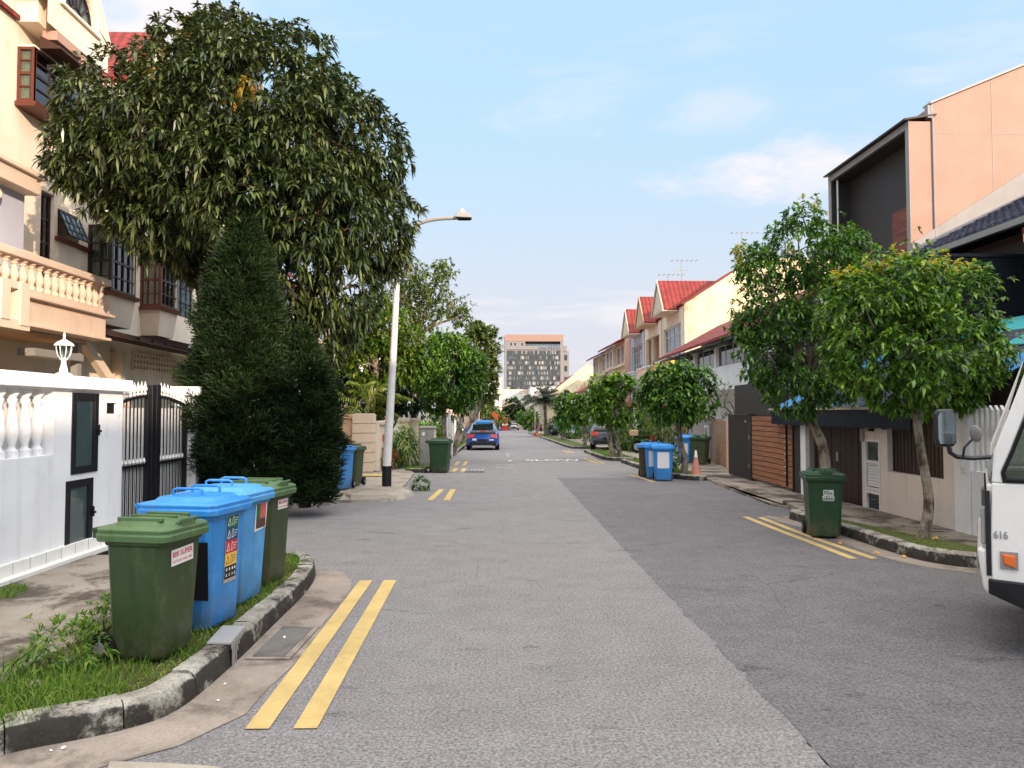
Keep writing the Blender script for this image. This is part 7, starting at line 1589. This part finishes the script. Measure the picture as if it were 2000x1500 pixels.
cx = at(943, 880, 40.6); car('bright blue taxi with roof sign parked at the left kerb', (cx.x, 42.3, gz(42)), 0, 'car_blue', PRIUS, (2, 5), (2, 8), (6, 8), True)
car('dark grey car parked off the road behind the twin trunk tree', (6.25, 41.2, gz(41) + .06), -9, 'car_grey', SUVP, (2, 4), (3, 8), (6, 8))
car('small white car driving or parked far down the street', (3.25, 135, gz(135)), 0, 'car_white', SUVP, (2, 4), (3, 8), (6, 8))
car('black car parked beyond the blue taxi on the left', (-.75, 72, gz(72)), 0, 'car_black', SUVP, (2, 4), (3, 8), (6, 8))
car('white car partly hidden beyond the blue taxi', (-3.4, 62, gz(62)), 0, 'car_white', PRIUS, (2, 5), (2, 8), (6, 8))
car('dark car in the shade at the far right kerb', (6.4, 118, gz(118)), 0, 'car_black', PRIUS, (2, 5), (2, 8), (6, 8))
# red and white roadwork barrier far away
t = thing('barrier', 'red barrier in front of a pale lorry at the far end of the street', 'barrier', (1.6, 128, gz(128))); MB().box(-.5, .5, -.1, .1, .3, 2.2).box(-.7, .7, -.15, .15, 0, .3).build('panel', M['tail'], t, bevel=.04); MB().box(-.52, .52, -.105, .105, .9, 1.2).build('stripe', M['sticker'], t)
t = thing('lorry', 'pale box lorry at the very end of the street left of the white car', 'lorry', (1.4, 142, gz(142))); MB().box(-1.2, 1.2, 0, 5, .9, 3.4).build('cargo_box', M['white'], t, bevel=.05); MB().box(-1.1, 1.1, 5.1, 6.8, .6, 2.5).build('cab', M['car_white'], t, bevel=.1)
for sx in (-.9, .9): 
    for y in (1, 5.8): MB().lathe([(.4, -.15), (.4, .15)], (sx, y, .4), 16, 'x').build('wheel', M['rubber'], t)
# bicycle leaning by the garden on the right
def ring3(c, r, w, n=22): return MB().tube([(c[0] + r*math.cos(2*math.pi*i/n), c[1], c[2] + r*math.sin(2*math.pi*i/n)) for i in range(n+1)], w, 6, False)
t = thing('motorcycle', 'dark motorcycle parked in the driveway right of the dark car', 'motorcycle', (7.3, 35.2, gz(35) + .06), None, R(12))
for x in (-.62, .62):
    w_ = ring3((x, 0, .30), .25, .055).build('wheel', M['rubber'], t); MB().lathe([(.17, -.02), (.17, .02)], (x, 0, .30), 14, 'y').build('rim', M['steel'], w_)
MB().tube([(-.62, 0, .3), (-.2, 0, .42), (.2, 0, .55), (.48, 0, .78), (.62, 0, .3)], .05, 8).box(-.25, .2, -.12, .12, .28, .5).build('frame', M['car_black'], t)
MB().box(-.75, 0, -.13, .13, .70, .80).build('seat', M['rubber'], t, bevel=.04); MB().box(0.0, .34, -.14, .14, .55, .82).build('tank', M['tail'], t, bevel=.06); MB().tube([(.42, -.32, 1.0), (.45, 0, .95), (.42, .32, 1.0)], .02, 6).build('handlebar', M['steel'], t); MB().lathe([(.08, -.04), (.09, .05)], (.56, 0, .82), 12, 'x').build('headlight', M['sticker'], t)
MB().box(-.95, -.62, -.16, .16, .82, 1.08).build('top_box', M['tan'], t, bevel=.03)

# ------------------------------------------------------------------ white lorry cab at the right edge (front = local +Y, near side = local -X)
ang = math.atan2(.83, .55)
fwd = Vector((-math.sin(ang), math.cos(ang), 0)); lft = Vector((-math.cos(ang), -math.sin(ang), 0))
org = Vector((3.64, 5.42, 0)) - lft * .96
tr = thing('lorry', 'white lorry cab with black mirror arm and orange side lamp entering from the right', 'lorry', tuple(org), None, ang)
HW = .96
def yz(side_x, pts, th): return MB().prism(pts, 'x', side_x, side_x + th)
# lower shell and roof
for sx, th in ((-HW, .05), (HW-.05, .05)):
    mb = MB()
    mb.prism([(-.0, .56), (.0, .90), (-.015, 1.28), (-1.72, 1.28), (-1.72, .56), (-.98, .56), (-.98, .62), (-.92, .82), (-.78, .95), (-.5, .95), (-.34, .82), (-.28, .62), (-.28, .56)], 'x', sx, sx+th)     # door skin with wheel arch
    mb.prism([(-.015, 1.281), (-.03, 1.5), (-.30, 2.28), (-.40, 2.28), (-.13, 1.5), (-.075, 1.36), (-.085, 1.281)], 'x', sx, sx+th)   # front pillar
    mb.prism([(-.30, 2.281), (-.42, 2.38), (-1.72, 2.38), (-1.72, 2.17), (-1.0, 2.17), (-.38, 2.17), (-.36, 2.22)], 'x', sx, sx+th); mb.prism([(-1.15, 1.281), (-1.15, 2.169), (-1.72, 2.169), (-1.72, 1.281)], 'x', sx, sx+th)
    mb.build('side_panel', M['truck_white'], tr, bevel=.012)
    MB().prism([(-.09, 1.30), (-.085, 1.36), (-.14, 1.5), (-.375, 2.165), (-1.145, 2.165), (-1.145, 1.30)], 'x', sx + (.012 if sx < 0 else .03), sx + (.018 if sx < 0 else .036)).build('side_window', M['clear'], tr)
    sl = MB(); g = [(-.10, 1.305), (-.088, 1.36), (-.142, 1.5), (-.378, 2.16), (-1.14, 2.16), (-1.14, 1.305), (-.10, 1.305)]; x = sx - .004 if sx < 0 else sx + th + .004
    sl.tube([(x, a, b) for a, b in g], .014, 6); sl.build('window_seal', M['rubber'], tr)
MB().box(-HW+.05, HW-.05, -1.72, -.42, 2.33, 2.40).box(-HW+.05, HW-.05, -1.74, -1.70, .56, 2.33).build('roof', M['truck_white'], tr, bevel=.02)
fp = MB(); fp.hexa([(-HW+.03, -.02, .56), (HW-.03, -.02, .56), (HW-.03, -.06, .56), (-HW+.03, -.06, .56)], [(-HW+.03, .02, 1.27), (HW-.03, .02, 1.27), (HW-.03, -.03, 1.27), (-HW+.03, -.03, 1.27)]); fp.build('front_panel', M['truck_white'], tr, bevel=.03)
MB().hexa([(-HW+.07, .005, 1.29), (HW-.07, .005, 1.29), (HW-.07, -.02, 1.29), (-HW+.07, -.02, 1.29)], [(-HW+.07, -.30, 2.27), (HW-.07, -.30, 2.27), (HW-.07, -.33, 2.27), (-HW+.07, -.33, 2.27)]).build('windscreen', M['clear'], tr)
MB().box(-HW+.06, HW-.06, -.5, -.06, 1.0, 1.26).build('dashboard', M['car_black'], tr, bevel=.03)
sw = ring3((0, 0, 0), .21, .018); sw.xform(Matrix.Translation((-.42, -.40, 1.40)) @ Matrix.Rotation(R(-28), 4, 'X')); sw.build('steering_wheel', M['rubber'], tr)
for sx in (-.45, .45): MB().box(sx-.26, sx+.26, -1.35, -.85, .95, 1.12).box(sx-.24, sx+.24, -1.5, -1.35, 1.1, 1.85).build('seat', M['charcoal'], tr, bevel=.05)
MB().hexa([(-HW+.02, .05, .48), (HW-.02, .05, .48), (HW-.0, -.05, .42), (-HW+.0, -.05, .42)], [(-HW+.02, .09, .80), (HW-.02, .09, .80), (HW, .021, .80), (-HW, .021, .80)]).build('bumper', M['truck_white'], tr, bevel=.03)
MB().hexa([(-HW-.02, .02, .47), (-HW+.2, .02, .47), (-HW+.2, -.25, .36), (-HW-.02, -.25, .36)], [(-HW-.03, .02, .58), (-HW+.2, .02, .58), (-HW+.2, -.30, .57), (-HW-.03, -.30, .57)]).build('bumper_corner', M['car_black'], tr, bevel=.012); MB().hexa([(HW-.2, .02, .47), (HW+.02, .02, .47), (HW+.02, -.25, .36), (HW-.2, -.25, .36)], [(HW-.2, .02, .58), (HW+.03, .02, .58), (HW+.03, -.30, .57), (HW-.2, -.30, .57)]).build('bumper_corner', M['car_black'], tr, bevel=.012)
MB().box(-HW-.006, -HW+.03, -.001, .03, .60, 1.22).box(HW-.03, HW+.006, -.001, .03, .60, 1.22).build('seam_strip', M['car_black'], tr)
MB().box(-HW+.0, -HW+.10, .025, .06, .82, 1.10).build('corner_vent', M['grey_paint'], tr, bevel=.015); MB().box(HW-.1, HW, .025, .06, .82, 1.10).build('corner_vent', M['grey_paint'], tr, bevel=.015)
MB().box(-.7, .7, .018, .05, .84, 1.08).build('grille', M['car_black'], tr)
for sx in (-.66, .66): MB().box(sx-.2, sx+.2, .080, .092, .56, .74).build('headlight', M['mirror'], tr, bevel=.02)
MB().hexa([(-HW-.035, -.15, .675), (-HW, -.15, .67), (-HW, -.07, .69), (-HW-.03, -.08, .70)], [(-HW-.03, -.15, .755), (-HW, -.15, .765), (-HW, -.06, .775), (-HW-.025, -.075, .765)]).build('side_lamp', M['amber'], tr, bevel=.006)
MB().box(-HW-.012, -HW, -.165, -.055, .660, .785).build('lamp_base', M['grey_paint'], tr)
text_obj('616', .075, 'badge', M['grey_paint'], tr, frame((-HW-.002, -.062, .90), (0, -1, 0), (0, 0, 1)), .003, .8, bold=.002)
MB().tube([(-HW-.03, -1.0, 1.05), (-HW-.05, -1.02, 1.05), (-HW-.05, -1.2, 1.05), (-HW-.03, -1.22, 1.05)], .014, 6).build('door_handle', M['car_black'], tr)
MB().box(-HW-.002, -HW+.001, -1.16, -1.15, .6, 2.3).build('door_gap', M['car_black'], tr)
# mirror arm, main mirror and small round one
arm = MB().tube([(-HW+.0, -.01, 1.47), (-HW-.06, .10, 1.46), (-HW-.11, .20, 1.47), (-HW-.13, .24, 1.50), (-HW-.13, .26, 1.60)], .017, 8).build('mirror_arm', M['car_black'], tr, smooth=True)
mc = Vector((-HW-.13, .26, 1.68)); mb = MB(); prof = [(-.085, -.16), (-.10, -.10), (-.10, .12), (-.08, .165), (.06, .165), (.085, .13), (.085, -.12), (.06, -.16)]
MT = Matrix.Translation(mc) @ Matrix.Rotation(R(-62), 4, 'Z') @ Matrix.Diagonal((.82, .82, .86, 1)) @ Matrix.Translation(-mc)
mb.prism([(mc.x + a, mc.z + b) for a, b in prof], 'y', mc.y - .02, mc.y + .05); mb.xform(MT).build('mirror_housing', M['car_black'], arm, bevel=.02)
MB().prism([(mc.x + a*.82, mc.z + b*.84) for a, b in prof], 'y', mc.y - .026, mc.y - .021).xform(MT).build('mirror_glass', M['mirror'], arm)
MB().tube([(-HW-.10, .16, 1.47), (-HW-.11, .15, 1.54), (-HW-.09, .10, 1.60)], .010, 6).build('small_bracket', M['car_black'], arm)
sm = MB().lathe([(.02, -.02), (.055, -.015), (.075, 0), (.07, .012)], n=16).xform(Matrix.Translation((-HW-.08, .08, 1.64)) @ Matrix.Rotation(R(55), 4, 'Y') @ Matrix.Rotation(R(30), 4, 'X') @ Matrix.Diagonal((1, .6, 1, 1))).build('small_mirror', M['grey_paint'], arm, smooth=True)
for sx in (-HW+.14, HW-.14):
    for y in (-.63, -3.6):
        wh = MB().lathe([(.22, -.11), (.34, -.12), (.38, -.08), (.38, .08), (.34, .12), (.22, .11)], (sx, y, .38), 24, 'x').build('wheel', M['rubber'], tr, smooth=True); MB().lathe([(.22, -.10), (.22, .10)], (sx, y, .38), 16, 'x').build('rim', M['steel'], wh)
MB().box(-.4, -.3, -5.4, -.6, .5, .68).box(.3, .4, -5.4, -.6, .5, .68).box(-.4, .4, -.2, -.1, .45, .56).build('chassis', M['car_black'], tr)
MB().box(-1.0, 1.0, -5.4, -1.9, .85, 2.6).build('cargo_box', M['truck_white'], tr, bevel=.02)
